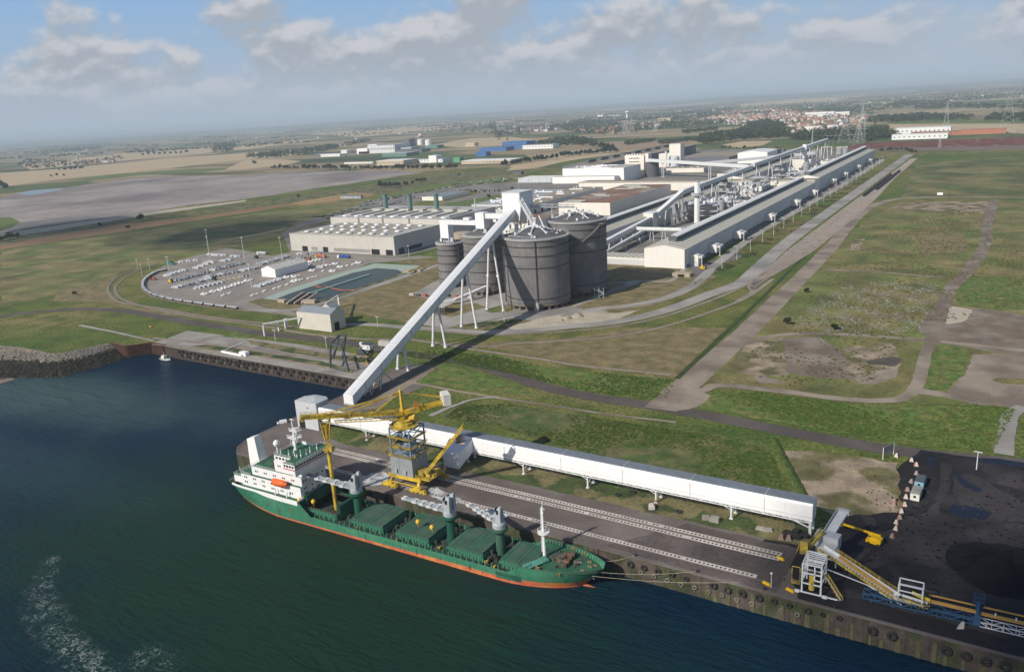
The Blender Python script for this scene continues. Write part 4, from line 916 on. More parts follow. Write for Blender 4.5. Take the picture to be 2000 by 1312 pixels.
# ---------------------------------------------------------------- quay gallery and west tower
ga, gb = Vector((-285, 273.4, 0)), Vector((-47.6, 268.8, 0)); gd = (gb-ga).normalized(); gn = Vector((-gd.y, gd.x, 0)); GL = (gb-ga).length
qg = thing('quay_conveyor_gallery', 'long white enclosed conveyor gallery on legs beside the crane tracks', 'conveyor gallery', tuple(ga))
def gp(s, o, z): q = ga+gd*s+gn*o; return Vector((q.x, q.y, z))
b = MB(); n = 46
vs = []
for s in (0, GL): vs += [gp(s, -3.0, 5.8), gp(s, 3.0, 5.8), gp(s, 3.8, 12.3), gp(s, -1.0, 12.5), gp(s, -2.4, 12.4), gp(s, -3.0, 11.7)]
b.add(vs, [(5,4,3,2,1,0),(6,7,8,9,10,11),(0,6,11,5),(5,11,10,4),(1,7,6,0),(2,8,7,1)], 0); b.add([vs[i] for i in (2,3,4,8,9,10)], [(0,1,4,3),(1,2,5,4)], 1)
b.build('gallery_shell', [CLADB, ROOFG], qg)
b = MB()
for i in range(1, 9): s = GL*i/8.6; b.bar(gp(s, -3.05, 5.9), gp(s, -3.05, 11.6), .22, .12); b.bar(gp(s, -2.45, 12.45), gp(s, -1.0, 12.55), .2, .12); b.bar(gp(s, -1.0, 12.55), gp(s, 3.8, 12.35), .2, .12)
b.bar(gp(0, -3.05, 7.3), gp(GL, -3.05, 7.3), .1, .12)
b.build('panel_joint', mat('joint_grey', (.5, .5, .5), .6), qg)
b = MB()
for i in range(62):
    s = GL*i/62; s2_ = GL*(i+1)/62
    b.bar(gp(s, -2.6, 5.0), gp(s, 2.6, 5.0), .2, .2); b.bar(gp(s, -2.6, 5.0), gp(s, -2.6, 5.8), .2, .2); b.bar(gp(s, -2.6, 5.8), gp(s2_, -2.6, 5.0), .15, .15)
for o in (-2.6, 2.6): b.bar(gp(0, o, 5.0), gp(GL, o, 5.0), .3, .3)
b.build('floor_truss', STEELW, qg)
for i, s in enumerate((30.5, 59, 90.5, 119.5, 150, 179.5, 209)):
    for o in (-2.6, 2.6):
        b = MB(); b.tube(gp(s, o, .4), gp(s, o, 5), .38, .38, 10); b.ob(gp(s, o, 0), 1.3, 1.3, .45, -1); b.build('leg', STEELW, qg)
    b = MB(); b.bar(gp(s, -2.6, 1.6), gp(s, 2.6, 4.6), .2, .2); b.bar(gp(s, 2.6, 1.6), gp(s, -2.6, 4.6), .2, .2); b.bar(gp(s-3, -2.6, 5), gp(s, -2.6, 3.6), .2, .2); b.build('brace', STEELW, qg)
b = MB(); b.tube(gp(30.5, -2.6, .9), gp(30.5, -2.6, 1.8), .43, .43, 10); b.tube(gp(179.5, -2.6, .5), gp(179.5, -2.6, 1.2), .43, .43, 10); b.build('red_band', RED, qg)
b = MB(); b.bar(gp(GL-.6, -2.8, 0), gp(GL-.6, -2.8, 6), .9, .9); b.bar(gp(GL-.6, 2.2, 0), gp(GL-.6, 2.2, 6), .7, .7); b.bar(gp(GL-8, -2.8, 5.6), gp(GL-1, -2.8, 3.4), .4, .4); b.build('end_leg', STEELW, qg)
# ramp covers beside the unloader: sloping boxed feeder
b = MB(); c0 = gp(84, -3.2, 11.0); vs = [gp(82, -3.1, 11.4), gp(94, -3.1, 11.4), gp(93, -13, 8.2), gp(85, -13, 8.2), gp(82, -3.1, 6), gp(94, -3.1, 6), gp(93, -13, 1.5), gp(85, -13, 1.5)]
b.add(vs, [(0,3,2,1),(3,7,6,2),(0,4,7,3),(1,2,6,5),(4,5,6,7)]); b.build('feeder_hood', CLAD, qg)

wt = thing('transfer_tower', 'pale windowless transfer tower at the jetty corner with a dark doorway', 'tower', (-291, 276, 0))
X0, X1, Y0, Y1 = -300.2, -285.6, 269.6, 280.5
b = MB(); c_ = 2.2
poly_ = [(X0, Y0), (X1, Y0), (X1, Y1-2), (X1-3.5, Y1), (X0+4, Y1), (X0, Y1-4)]
b.prism(poly_, 0, 14.4, 0, 1)
b.add([(x, y, 14.42) for x, y in poly_]+[((X0+X1)/2, (Y0+Y1)/2+1, 15.4)], [(i, (i+1) % 6, 6) for i in range(6)], 1)
b.build('tower_shell', [mat('grey_cladding', (.50, .51, .52), .5, .05, .1, .8, ribs=1.0), mat('tower_roof2', (.42, .44, .46), .6, .06)], wt)
b = MB(); b.box(X0+1.4, X0+5.4, Y0-.12, Y0+.02, 0, 3.9); b.build('doorway', DARK, wt)
b = MB(); b.box(X0+8, X0+9.2, Y0-.15, Y0+.02, 11.4, 11.8); b.build('vent', DARK, wt)
# ---------------------------------------------------------------- long pot rooms
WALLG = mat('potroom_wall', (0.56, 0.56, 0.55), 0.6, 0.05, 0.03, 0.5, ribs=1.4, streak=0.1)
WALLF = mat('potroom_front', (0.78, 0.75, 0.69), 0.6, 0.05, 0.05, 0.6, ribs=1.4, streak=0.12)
ROOFP = mat('potroom_roof', (0.55, 0.53, 0.45), 0.7, 0.06, 0.03, 0.4)
STRIP = mat('roof_light_strip', (0.20, 0.20, 0.17), 0.6, 0.1)
MONW = mat('monitor_top', (0.74, 0.74, 0.73), 0.5, 0.04)
MOND = mat('monitor_side', (0.10, 0.11, 0.12), 0.7, 0.1)
def potroom(name, x0, x1, y0, y1, ze, zr, label, step=9.0, off=0.0, monw=9.0, mon0=22, front=True, boxes=(), cat='factory hall', monitor=True):
    t = thing(name, label, cat, ((x0+x1)/2, y0, 0)); xm = (x0+x1)/2+off
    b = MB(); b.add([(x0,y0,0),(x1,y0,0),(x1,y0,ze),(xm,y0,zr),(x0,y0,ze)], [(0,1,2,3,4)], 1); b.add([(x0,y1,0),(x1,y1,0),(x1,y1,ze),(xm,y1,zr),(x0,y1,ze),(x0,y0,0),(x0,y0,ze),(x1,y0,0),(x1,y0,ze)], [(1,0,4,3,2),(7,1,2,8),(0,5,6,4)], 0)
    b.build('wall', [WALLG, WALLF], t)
    b = MB(); e = .5
    b.add([(x0-e,y0-.3,ze-.1),(xm,y0-.3,zr+.2),(x1+e,y0-.3,ze-.1),(x0-e,y1+.3,ze-.1),(xm,y1+.3,zr+.2),(x1+e,y1+.3,ze-.1)], [(1,2,5,4),(0,1,4,3)], 0)
    n = int((y1-y0)/step)
    def rf(x): return (zr+.2)-(abs(x-xm)/((x1+e-xm) if x > xm else (xm-x0+e)))*(zr-ze+.3)+.06
    for i in range(1, n):
        y = y0+i*step
        for xa, xb in ((xm+.3, x1+.2), (x0-.2, xm-.3)): b.add([(xa, y, rf(xa)), (xb, y, rf(xb)), (xb, y+2.2, rf(xb)), (xa, y+2.2, rf(xa))], [(0,1,2,3)], 1)
    b.build('roof', [ROOFP, STRIP], t)
    if monitor:
        b = MB(); w = monw/2; zb = zr-1.2; zt = zr+4.2
        prof = [(xm-w*.62, zb), (xm-w, zt), (xm-w*.5, zt+1.0), (xm+w*.5, zt+1.0), (xm+w, zt), (xm+w*.62, zb)]
        vs = [(x, y, z) for y in (y0+mon0, y1-6) for x, z in prof]
        b.add(vs, [(0,5,4,3,2,1)], 1); b.add(vs, [(11,6,7,8,9,10)], 1); b.add(vs, [(0,1,7,6),(4,5,11,10)], 1); b.add(vs, [(1,2,8,7),(2,3,9,8),(3,4,10,9)], 0)
        b.build('roof_monitor', [MONW, MOND], t)
    for y, dy in boxes:
        b = MB(); b.box(x1+.05, x1+8.5, y, y+dy, 0 if dy < 9 else 2.5, 10.5, 0); b.add([(x1+8.5, y-.02, 10.5), (x1+8.5, y-.02, 2.5), (x1+2, y-.02, 10.5)], [(0,2,1)], 1)
        b.box(x1+8.5, x1+12, y+.5, y+dy-.5, 7.6, 9.6, 0); b.box(x1+11.3, x1+11.9, y+.6, y+1.2, 0, 7.6, 0)
        b.build('side_annex', [WALLG, WALLF], t)
    return t
t = potroom('pot_room', -285, -246, 700, 1277, 17.7, 21.2, 'very long cream and grey pot room hall nearest the railway, first half', boxes=((713, 8), (768, 12), (852, 12), (985, 12), (1120, 12), (1235, 10)))
b = MB()
for i in range(90): b.box(-245.9, -245.7, 706+i*6.2, 706+i*6.2+4.4, .8, 2.3)
b.build('wall_louvre', DARK, t)
b = MB(); b.box(-246.05, -245.9, 701, 1276, 2.9, 3.2); b.build('wall_band', mat('band', (.42, .42, .40), .7), t)
potroom('pot_room', -286, -248, 1316, 1895, 20.5, 24, 'far half of the very long pot room hall nearest the railway', mon0=4, boxes=((1392, 12), (1500, 12), (1640, 12), (1780, 12)))
t = thing('cross_hall', 'long cream cross hall joining the pot rooms across the plant', 'factory hall', (-450, 1300, 0))
b = MB(); b.box(-640, -247.5, 1278, 1315, 0, 19.8, 0, 1); b.build('wall', [CREAM, ROOFT], t); b = MB(); b.box(-641, -247, 1277.2, 1278, 18.9, 20.6); b.build('parapet', CONCL, t)
potroom('pot_room', -400, -362, 735, 1277, 17.7, 21.2, 'second long pot room hall, left of the gas treatment yard', off=0)
potroom('pot_room', -402, -364, 1316, 1900, 20.5, 24, 'far half of the second long pot room hall', mon0=4)
# annexe in front of pot room 1
t = thing('low_annexe', 'low flat annexe with a dark vehicle doorway beside the front gable of the pot room', 'annexe', (-312, 705, 0))
b = MB(); b.box(-349, -285.3, 704, 728, 0, 7.2, 0, 1); b.build('wall', [CREAM, ROOFP], t)
b = MB(); b.box(-346, -333, 703.85, 703.95, 0, 5.2); b.build('doorway', DARK, t)
b = MB(); b.box(-331, -285.6, 703.7, 703.95, .4, 5.6); b.build('lean_to_wall', WALLG, t)
b = MB()
for i in range(12): b.box(-348+i*5.3, -346.6+i*5.3, 704.5, 727.5, 7.2, 7.3)
b.build('roof_light', STRIP, t)
t = thing('culvert_portal', 'small concrete portal opening in the bank below the pot room corner', 'portal', tuple(at(1330, 541)))
p = at(1330, 541); b = MB(); b.box(p.x-8, p.x+8, p.y, p.y+8, 0, 3.2); b.build('portal_block', mat('portal_concrete', (.36, .31, .23), .9, .1), t); b = MB(); b.box(p.x-3, p.x+3, p.y-.1, p.y+.05, 0, 2.4); b.build('opening', DARK, t)

# ---------------------------------------------------------------- gas treatment yard between the halls
def gallery(name, label, pts, w, h, m, legs=(), legw=.9, spread=0.0, cat='conveyor gallery', roofm=None, ztop=False):
    t = thing(name, label, cat, tuple(pts[0]))
    b = MB()
    for a, c in zip(pts, pts[1:]): b.bar(a, c, w, h, 0)
    b.build('gallery_shell', m, t)
    b = MB()
    for a, c in zip(pts, pts[1:]): 
        u = Vector((0, 0, h/2+.12)); b.bar(Vector(a)+u, Vector(c)+u, w*.96, .2)
    b.build('roof', roofm or MONW, t)
    for x, y, z in legs:
        b = MB()
        for s in (-1, 1): b.bar((x+s*(spread+w*.3), y, 0), (x+s*w*.3, y, z), legw, legw)
        b.build('trestle', STEELW, t)
    return t
def Y_(px, py, Y): return aty(px, py, Y)
tt = at(1283, 455)
gallery('overland_gallery', 'long grey gallery climbing from the small transfer tower over the gas treatment yard', [Vector((-356, 907, 17)), Vector((-345, 975, 38)), Vector((-345, 1290, 40))], 6, 5, mat('gallery_side', (.52, .53, .53), .5, .05, ribs=1.2), legs=((-353, 925, 20), (-351, 940, 25), (-347, 962, 32), (-346, 972, 35), (-345, 1050, 36), (-345, 1100, 36), (-345, 1180, 37), (-345, 1250, 37)), spread=3)
gallery('overland_gallery', 'far straight part of the long gallery between the two pot rooms', [Vector((-345, 1300, 42)), Vector((-345, 1900, 44))], 6, 5, mat('gallery_side', (.52, .53, .53)), legs=[(-345, y, 38) for y in range(1330, 1900, 80)], spread=3)
t = thing('transfer_tower', 'small white transfer tower where the low gallery turns up beside the second pot room', 'tower', (-352, 905, 0)); b = MB(); b.box(-366, -354, 898, 912, 0, 21.5, 0); b.build('tower_shell', [CREAM], t); b = MB(); b.box(-366.4, -353.6, 897.6, 912.4, 21.5, 22.1); b.build('roof', MONW, t)
gallery('low_gallery', 'low white gallery running from behind the silos to the small transfer tower', [Vector((-345, 722, 12.5)), Vector((-358, 900, 15.5))], 5, 4.2, WALLG, legs=[(-346-(y-722)*.04, y, 11) for y in (735, 765, 800, 835, 870)], spread=2.4)
gallery('low_gallery', 'thin white pipe bridge below the low gallery behind the silos', [Vector((-338, 722, 6)), Vector((-345, 840, 9))], 3, 2.4, WALLG, legs=[(-340, y, 6) for y in (740, 780, 820)], spread=1)
t = thing('gas_duct', 'thick pale round duct crossing to the pot room roof in front of the chimney', 'duct', (-330, 850, 8))
b = MB(); b.tube((-352, 838, 13), (-297, 838, 13), 2.4, 2.4, 16); b.tube((-297, 838, 13), (-290, 900, 13), 2.4, 2.4, 16); b.tube((-292, 895, 13), (-292, 1180, 13), 2.3, 2.3, 16); b.build('duct_pipe', mat('duct_paint', (.58, .60, .57), .5, .08), t, smooth=False)
b = MB()
for x in (-345, -332, -318, -304):
    for s in (-2.5, 2.5): b.bar((x+s, 838, 0), (x+s*.5, 838, 11), .5, .5)
b.build('duct_leg', STEELW, t)
t = thing('chimney', 'slim white chimney with a dark round platform half way up', 'chimney', (-326.6, 975, 0))
b = MB(); b.tube((-326.6, 975, 0), (-326.6, 975, 51), 3.4, 3.0, 24); b.build('shaft', mat('chimney_white', (.74, .75, .75), .6, .06, streak=.1), t)
b = MB(); b.lathe((-326.6, 975, 33.2), [(3.2, 0), (7.2, .5), (7.2, 3.6), (3.1, 3.9)], 24); b.lathe((-326.6, 975, 50.4), [(3.05, 0), (3.5, 0), (3.5, .8), (2.6, .8), (2.6, 0)], 20); b.build('platform', mat('platform_grey', (.36, .37, .38), .7), t)
b = MB(); b.bar((-323.4, 974, 0), (-323.4, 974, 49), .8, .8); [b.box(-323.8, -322.4, 972.6, 974.6, z, z+.3) for z in range(4, 49, 4)]; b.build('ladder', STEEL, t)
def hopper(t, x, y, r, z0, z1, m):
    b = MB(); b.lathe((x, y, 0), [(r*.25, z0), (r, z0+(z1-z0)*.35), (r, z1), (r*.5, z1+1.2), (0, z1+1.3)], 16); b.build('hopper', m, t)
    b = MB()
    for s, q in ((-1,-1),(1,-1),(1,1),(-1,1)): b.bar((x+s*r*.8, y+q*r*.8, 0), (x+s*r*.8, y+q*r*.8, z0+(z1-z0)*.4), .5, .5)
    b.bar((x-r*.8, y-r*.8, z0), (x+r*.8, y-r*.8, z0), .4, .4); b.build('hopper_frame', STEEL, t)
HOP = mat('hopper_grey', (.30, .31, .32), .6, .15, streak=.2)
def frame(b, x0, x1, y0, y1, zs, t_=.4, deck=True):
    for x in (x0, x1):
        for y in (y0, y1): b.bar((x, y, 0), (x, y, zs[-1]), t_, t_)
    for k, z in enumerate(zs):
        for p, q in (((x0,y0,z),(x1,y0,z)),((x1,y0,z),(x1,y1,z)),((x1,y1,z),(x0,y1,z)),((x0,y1,z),(x0,y0,z))): b.bar(p, q, t_, t_)
        if deck: b.box(x0, x1, y0, y1, z-.1, z+.05)
        if k: b.bar((x0, y0, zs[k-1]), (x1, y0, z), t_*.7, t_*.7); b.bar((x1, y0, zs[k-1]), (x1, y1, z), t_*.7, t_*.7)
        b.rail([(x0,y0,z),(x1,y0,z),(x1,y1,z)], 1.3, .15, 3)
t = thing('gas_treatment_plant', 'cluster of filter bins, hoppers and steel decks behind the chimney', 'filter plant', (-330, 1010, 0))
b = MB(); b.box(-352, -308, 1005, 1045, 0, 17, 0, 1); b.build('filter_building', [CREAM, mat('plant_roof', (.24, .25, .26), .8, .2)], t)
for x, y, r in ((-346, 985, 4.2), (-350, 962, 3.6), (-304, 1000, 4.4), (-300, 1025, 4.0)): hopper(t, x, y, r, 7, 24, HOP)
b = MB(); frame(b, -352, -306, 992, 1046, (6, 12, 19.5)); frame(b, -312, -300, 1050, 1066, (7, 14, 21, 28)); b.build('steel_deck', STEEL, t)
b = MB(); r = random.Random(3)
for i in range(46): x, y = r.uniform(-350, -298), r.uniform(996, 1062); b.ob((x, y, r.choice((17, 19.6, 19.6))), r.uniform(1, 4), r.uniform(1, 4), r.uniform(1, 4.5), r.uniform(0, 90))
for i in range(14): x, y = r.uniform(-350, -300), r.uniform(996, 1050); b.tube((x, y, 20), (x+r.uniform(-8, 8), y+r.uniform(-8, 8), 20+r.uniform(1, 7)), .6, .6, 8)
b.build('plant_equipment', STEELW, t)
t = thing('gas_treatment_plant', 'taller steel framed filter plant against the cream cross hall', 'filter plant', (-320, 1200, 0))
for x, y, r in ((-352, 1160, 4.5), (-342, 1160, 4.5), (-310, 1190, 5.0), (-300, 1165, 4.0), (-305, 1230, 4.5)): hopper(t, x, y, r, 10, 29, HOP)
b = MB(); frame(b, -356, -336, 1150, 1172, (9, 18, 27)); frame(b, -318, -296, 1176, 1204, (9, 18, 26, 34)); frame(b, -330, -296, 1220, 1250, (8, 16)); b.build('steel_deck', STEEL, t)
b = MB()
for i in range(60): x, y = rnd.uniform(-356, -294), rnd.uniform(1150, 1252); b.ob((x, y, rnd.choice((0, 9, 18))), rnd.uniform(1, 5), rnd.uniform(1, 5), rnd.uniform(2, 7), rnd.uniform(0, 90))
for i in range(22): x, y = rnd.uniform(-352, -300), rnd.uniform(1150, 1250); b.tube((x, y, rnd.uniform(8, 24)), (x+rnd.uniform(-12, 12), y+rnd.uniform(-8, 8), rnd.uniform(10, 32)), .8, .8, 8)
b.build('plant_equipment', STEELW, t)
b = MB(); b.box(-352, -300, 1252, 1270, 0, 12, 0, 1); b.build('filter_building', [CREAM, ROOFL], t)
for (x0, x1, y0, y1, h, lab) in ((-352, -296, 1100, 1130, 9, 'low flat cream building between the two filter plants'), (-354, -298, 1400, 1440, 10, 'low flat building beyond the cross hall between the pot rooms'), (-352, -300, 1720, 1780, 12, 'distant low building between the pot rooms near their far end')):
    t = thing('plant_building', lab, 'building', (x0, y0, 0)); b = MB(); b.box(x0, x1, y0, y1, 0, h, 0, 1); b.build('wall', [CREAM, ROOFL], t); b = MB()
    for i in range(6): b.ob((rnd.uniform(x0+4, x1-4), rnd.uniform(y0+4, y1-4), h), 3, 3, 1.6, 0)
    b.build('roof_unit', STEELW, t)
t = thing('gas_treatment_plant', 'distant filter plant with round tanks beyond the cross hall', 'filter plant', (-320, 1480, 0))
for x, y, r in ((-350, 1480, 5), (-340, 1482, 5), (-305, 1500, 6), (-312, 1860, 6), (-300, 1860, 6), (-308, 1880, 5)): hopper(t, x, y, r, 8, 28, HOP)
b = MB(); frame(b, -356, -334, 1470, 1494, (9, 18, 27)); frame(b, -326, -300, 1440, 1470, (8, 15)); b.build('steel_deck', STEEL, t)
b = MB()
for i in range(50): x, y = rnd.uniform(-352, -296), rnd.uniform(1440, 1620); b.ob((x, y, rnd.choice((0, 8))), rnd.uniform(2, 7), rnd.uniform(2, 7), rnd.uniform(2, 8), rnd.uniform(0, 90))
b.build('plant_equipment', STEELW, t)
t = thing('block_building', 'tall cream block building between the pot rooms', 'building', (-358, 1640, 0)); b = MB(); b.box(-360, -326, 1640, 1690, 0, 23, 0, 1); b.build('wall', [CREAM, mat('plant_roof', (.24, .25, .26))], t)
b = MB(); b.box(-345, -338, 1655, 1662, 23.1, 50); b.build('roof_stack', STEELW, t)
for i, (x, y) in enumerate(((-345, 1350), (-312, 1346))):
    b = MB(); b.lathe((x, y, 0), [(7, 0), (7, 9), (4, 10.5), (0, 11)], 24); b.build('storage_tank', HOP, label=('squat grey tank left of its twin beyond the cross hall', 'squat grey tank right of its twin beyond the cross hall')[i], cat='tank', group='tanks between the pot rooms')

# ---------------------------------------------------------------- cast house (two sawtooth halls)
SKY_ = mat('white_skylight', (.80, .80, .80), .4, .03)
t = thing('cast_house', 'big cream cast house with rows of white skylights on its low front hall', 'factory hall', (-660, 695, 0))
CASTW = mat('cast_wall', (0.50, 0.475, 0.43), 0.7, 0.06, 0.05, 0.5, ribs=2.5, streak=0.2)
b = MB(); b.box(-742, -580, 695, 786, 0, 20.6, 0, 1); b.build('wall', [CASTW, mat('cast_roof', (.40, .40, .38), .7, .1, .03, .3)], t)
b = MB(); x = -724
while x < -600:
    y0 = 700; b.add([(x-6, y0, 20.7), (x-6, 782, 20.7), (x-2, 782, 22.4), (x-2, y0, 22.4), (x+5, 782, 20.7), (x+5, y0, 20.7)], [(0,3,2,1),(3,5,4,2),(0,5,3),(1,2,4)], 0); x += 17
b.build('roof_ridge', mat('ridge_tan', (.38, .35, .28), .8, .1), t)
for iy, y in enumerate((706, 728, 750, 772)):
    x = -724+(iy % 2)*4
    while x < -600: b = MB(); b.lathe((x+1, y, 22.3), [(3.6, -1.2), (3.4, .2), (0, .9)], 10); x += 17; b.build('skylight', SKY_, t)
b = MB()
for x0, x1 in ((-723, -714), (-689, -681), (-614, -602), (-593, -583)): b.box(x0, x1, 694.8, 695.05, 0, 6)
b.build('dock_door', DARK, t)
b = MB(); b.box(-708, -698, 694.85, 695.05, 1.5, 5.5); b.box(-672, -616, 694.85, 695.05, 1.6, 5.4); b.build('louvre_band', mat('louvre', (.27, .26, .24), .8, .1), t)
b = MB(); b.box(-580.05, -579.85, 702, 712, 0, 6.5); b.box(-580.05, -579.85, 716, 745, 1.5, 6); b.build('side_door', mat('side_door_grey', (.06, .065, .07), .8), t)
b = MB(); b.box(-581.4, -579.7, 695.4, 786, 20.6, 21.6); b.box(-742, -580, 694.6, 695.6, 20.6, 21.2); b.build('parapet', CONCL, t)
t = thing('cast_house', 'tall rear hall of the cast house with three green stacks', 'factory hall', (-660, 800, 0))
b = MB(); b.box(-760, -577, 786.5, 905, 0, 27, 0, 1); b.build('wall', [CASTW, mat('cast_roof', (.40, .40, .38))], t)
b = MB(); [b.box(x, x+2.2, 786.2, 786.45, 20.5, 27.6) for x in (-712, -672, -630)]; b.build('wall_duct', mat('duct_grey', (.16, .17, .17), .7), t)
for i in range(9): b = MB(); b.lathe((-745+i*20, 800, 27), [(4, 0), (3.8, 1.2), (0, 1.8)], 10); b.build('skylight', SKY_, t)
b = MB()
for i in range(9): b.box(-748+i*20, -742+i*20, 806, 850, 27.05, 28.6)
for i in range(7): b.box(-745+i*24, -729+i*24, 852, 862, 27.05, 29.6)
b.build('roof_unit', mat('unit_tan', (.47, .44, .39), .8), t)
for x in (-724, -682, -638):
    b = MB(); b.tube((x, 858, 27), (x, 858, 49), 3.2, 3.2, 16); b.lathe((x, 858, 47.6), [(3.2, 0), (3.9, .4), (3.9, 1.6), (2.4, 1.6)], 16); b.build('green_stack', mat('green_stack', (.11, .19, .17), .6, .15), t)
b = MB(); b.tube((-592, 880, 27), (-592, 880, 41), .9, .7, 8); b.build('vent_pipe', STEEL, t)
# round brown concrete tank
b = MB(); q = at(905, 470); cx, cy = -462, 660
b.lathe((cx, cy, 0), [(9, 0), (9, 34), (8, 34.6), (0, 35)], 32); [b.lathe((cx, cy, z), [(9, 0), (9.35, .2), (9.35, 1.2), (9, 1.4)], 32) for z in (16, 23, 30, 33)]
b.build('concrete_tank', mat('brown_concrete', (.38, .31, .23), .9, .12, streak=.3), label='brown round concrete tank behind the smaller silos', cat='tank')
# other halls: x0,x1,y0,y1,h, wall, roof, label, name, extras
def hall(name, label, x0, x1, y0, y1, h, wm_, rm, gable=None, doors=0, rows=0, rm2=None, ru=0, seed=1):
    t = thing(name, label, 'building', ((x0+x1)/2, y0, 0)); r = random.Random(seed)
    b = MB()
    if gable: b.gable(x0, x1, y0, y1, 0, h, h+gable, 'y')
    else: b.box(x0, x1, y0, y1, 0, h, 0, 1)
    b.build('wall', [wm_, rm], t)
    if rows:
        b = MB(); n = int((y1-y0)/rows)
        for i in range(n):
            if r.random() < .75:
                xa = r.uniform(x0+3, x0+(x1-x0)*.4); b.box(xa, xa+r.uniform(.25, .5)*(x1-x0), y0+4+i*rows, y0+4+i*rows+rows*.4, h+.05, h+1.0)
        b.build('roof_light', rm2 or SKY_, t)
    if doors:
        b = MB()
        for i in range(doors): y = y0+(y1-y0)*(i+.4)/doors*.6; b.box(x1-.05, x1+.12, y, y+6, 0, 6)
        b.build('dock_door', DARK, t)
    if ru:
        b = MB()
        for i in range(ru): b.ob((r.uniform(x0+4, x1-4), r.uniform(y0+4, y1-4), h+.05), r.uniform(1.5, 5), r.uniform(1.5, 5), r.uniform(.8, 2.6), 0)
        b.build('roof_unit', STEELW, t)
    return t
hall('anode_hall', 'long hall with a rusty brown roof and a bright cream front behind the silos', -546, -466, 1024, 1262, 17.5, CREAM, ROOFR, rows=15, rm2=mat('roof_patch', (.42, .43, .37), .7, .1), seed=4)
hall('workshop_hall', 'long low tan roofed workshop with dark loading doors left of the rusty hall', -640, -590, 960, 1270, 13, WALLG, ROOFT, doors=9, rows=22, ru=18, seed=5)
hall('office_block', 'low grey roofed workshop and stores behind the cast house', -720, -650, 1060, 1270, 9, WALLG, mat('workshop_roof', (.33, .34, .34), .7, .2), rows=18, ru=26, seed=6)
hall('small_hall', 'small tan roofed hall behind the middle silo tower', -545, -500, 855, 935, 14, CREAM, ROOFR, ru=3)
hall('small_hall', 'long low grey shed beside the car park', -905, -860, 1175, 1260, 7, CREAM, mat('shed_blue', (.20, .24, .27), .7), seed=7)
hall('white_hall', 'large bright white hall in front of the dark baking furnace hall', -774, -640, 1475, 1560, 27, mat('white_wall', (.80, .79, .76), .5, .03), ROOFL, rows=20, ru=8)
hall('white_hall', 'lower bright white hall at the foot of the large white hall', -786, -650, 1452, 1474, 13, mat('white_wall', (.80, .79, .76)), CONCL)
hall('small_hall', 'small pale shed left of the bright white halls', -880, -800, 1475, 1530, 9, mat('pale_wall', (.48, .52, .53), .6), mat('white_roof', (.74, .74, .72), .6))
hall('furnace_hall', 'very long dark sided furnace hall with a tan monitor roof', -840, -760, 1600, 2260, 22, mat('dark_wall', (.13, .14, .16), .7, .1), ROOFT, gable=4)
b = MB()
for i in range(9): b.box(-806, -794, 1640+i*66, 1640+i*66+40, 27, 31)
b.build('roof_monitor', mat('monitor_dark', (.09, .10, .11), .7), [o for o in bpy.data.objects if o.get('label', '').startswith('very long dark')][0])
t = thing('paste_tower', 'tall cream tower with four dark slots in its front', 'tower', (-660, 1580, 0))
b = MB(); b.box(-682, -640, 1578, 1612, 0, 43, 0, 1); b.build('wall', [CREAM, CONCL], t); b = MB(); [b.box(-673, -650, 1577.8, 1578.05, z, z+2) for z in (8, 15, 22, 29, 36)]; b.build('slot_window', mat('slot_grey', (.16, .16, .15), .8), t)
b = MB(); [b.ob((-680+i*6, 1586, 43), 3, 6, 2.2) for i in range(7)]; b.box(-640, -632, 1582, 1600, 20, 46); b.build('roof_unit', CREAM, t)
b = MB(); b.lathe((-622, 1576, 0), [(14, 0), (14, 28), (13, 29), (0, 30.5)], 40); b.build('dark_tank', mat('dark_tank', (.10, .10, .11), .8, .1), label='large dark round tank beside the slotted cream tower', cat='tank')
gallery('conveyor_gallery', 'long white conveyor gallery crossing from the dark tank towards the second pot room', [Vector((-622, 1560, 34)), Vector((-400, 1480, 25))], 6, 5.5, mat('gallery_pale', (.60, .62, .62), .5, .04), legs=((-590, 1553, 31), (-480, 1507, 26), (-430, 1490, 24)), roofm=mat('gallery_pale', (.60, .62, .62)))
gallery('conveyor_gallery', 'second lower pale conveyor gallery behind the crossing one', [Vector((-540, 1620, 20)), Vector((-340, 1760, 26))], 6, 5, mat('gallery_pale', (.60, .62, .62)), legs=((-480, 1662, 18), (-400, 1718, 20)))
b = MB(); b.lathe((-648, 1775, 0), [(12.5, 0), (12.5, 24), (10, 26), (0, 27)], 32); b.build('white_tank', mat('tank_white', (.62, .64, .65), .6, .06), label='tall white round tank behind the crossing gallery', cat='tank')
t = thing('pitch_tower', 'tall cream square tower standing above the white tank in the distance', 'tower', (-655, 1800, 0)); b = MB(); b.box(-668, -641.5, 1800, 1826, 0, 51, 0, 1); b.build('wall', [CREAM, CONCL], t); b = MB(); b.box(-694, -669, 1802, 1822, 0, 30); b.build('side_wing', CREAM, t)
b = MB(); b.bar((-658, 1752, 0), (-658, 1752, 38), 4, 4); b.build('stack', STEELW, label='slim pale stack left of the white tank', cat='stack')
hall('white_hall', 'distant bright white shed with a curved roof left of the second pot room', -528, -462, 1858, 1950, 23, mat('white_wall', (.80, .79, .76)), mat('white_roof', (.74, .74, .72)), gable=4)
hall('small_hall', 'low tan hall in front of the white tank', -640, -540, 1655, 1700, 9, CREAM, ROOFT, ru=6)
hall('small_hall', 'low dark roofed halls left of the distant white shed', -680, -560, 1900, 2050, 12, mat('dark_wall', (.13, .14, .16)), ROOFT, gable=3)
hall('small_hall', 'second low dark roofed hall left of the distant white shed', -560, -500, 2060, 2150, 12, mat('dark_wall', (.13, .14, .16)), ROOFT, gable=3)
hall('small_hall', 'low cream hall below the crossing conveyor gallery', -470, -412, 1330, 1400, 9, CREAM, ROOFT, ru=5)
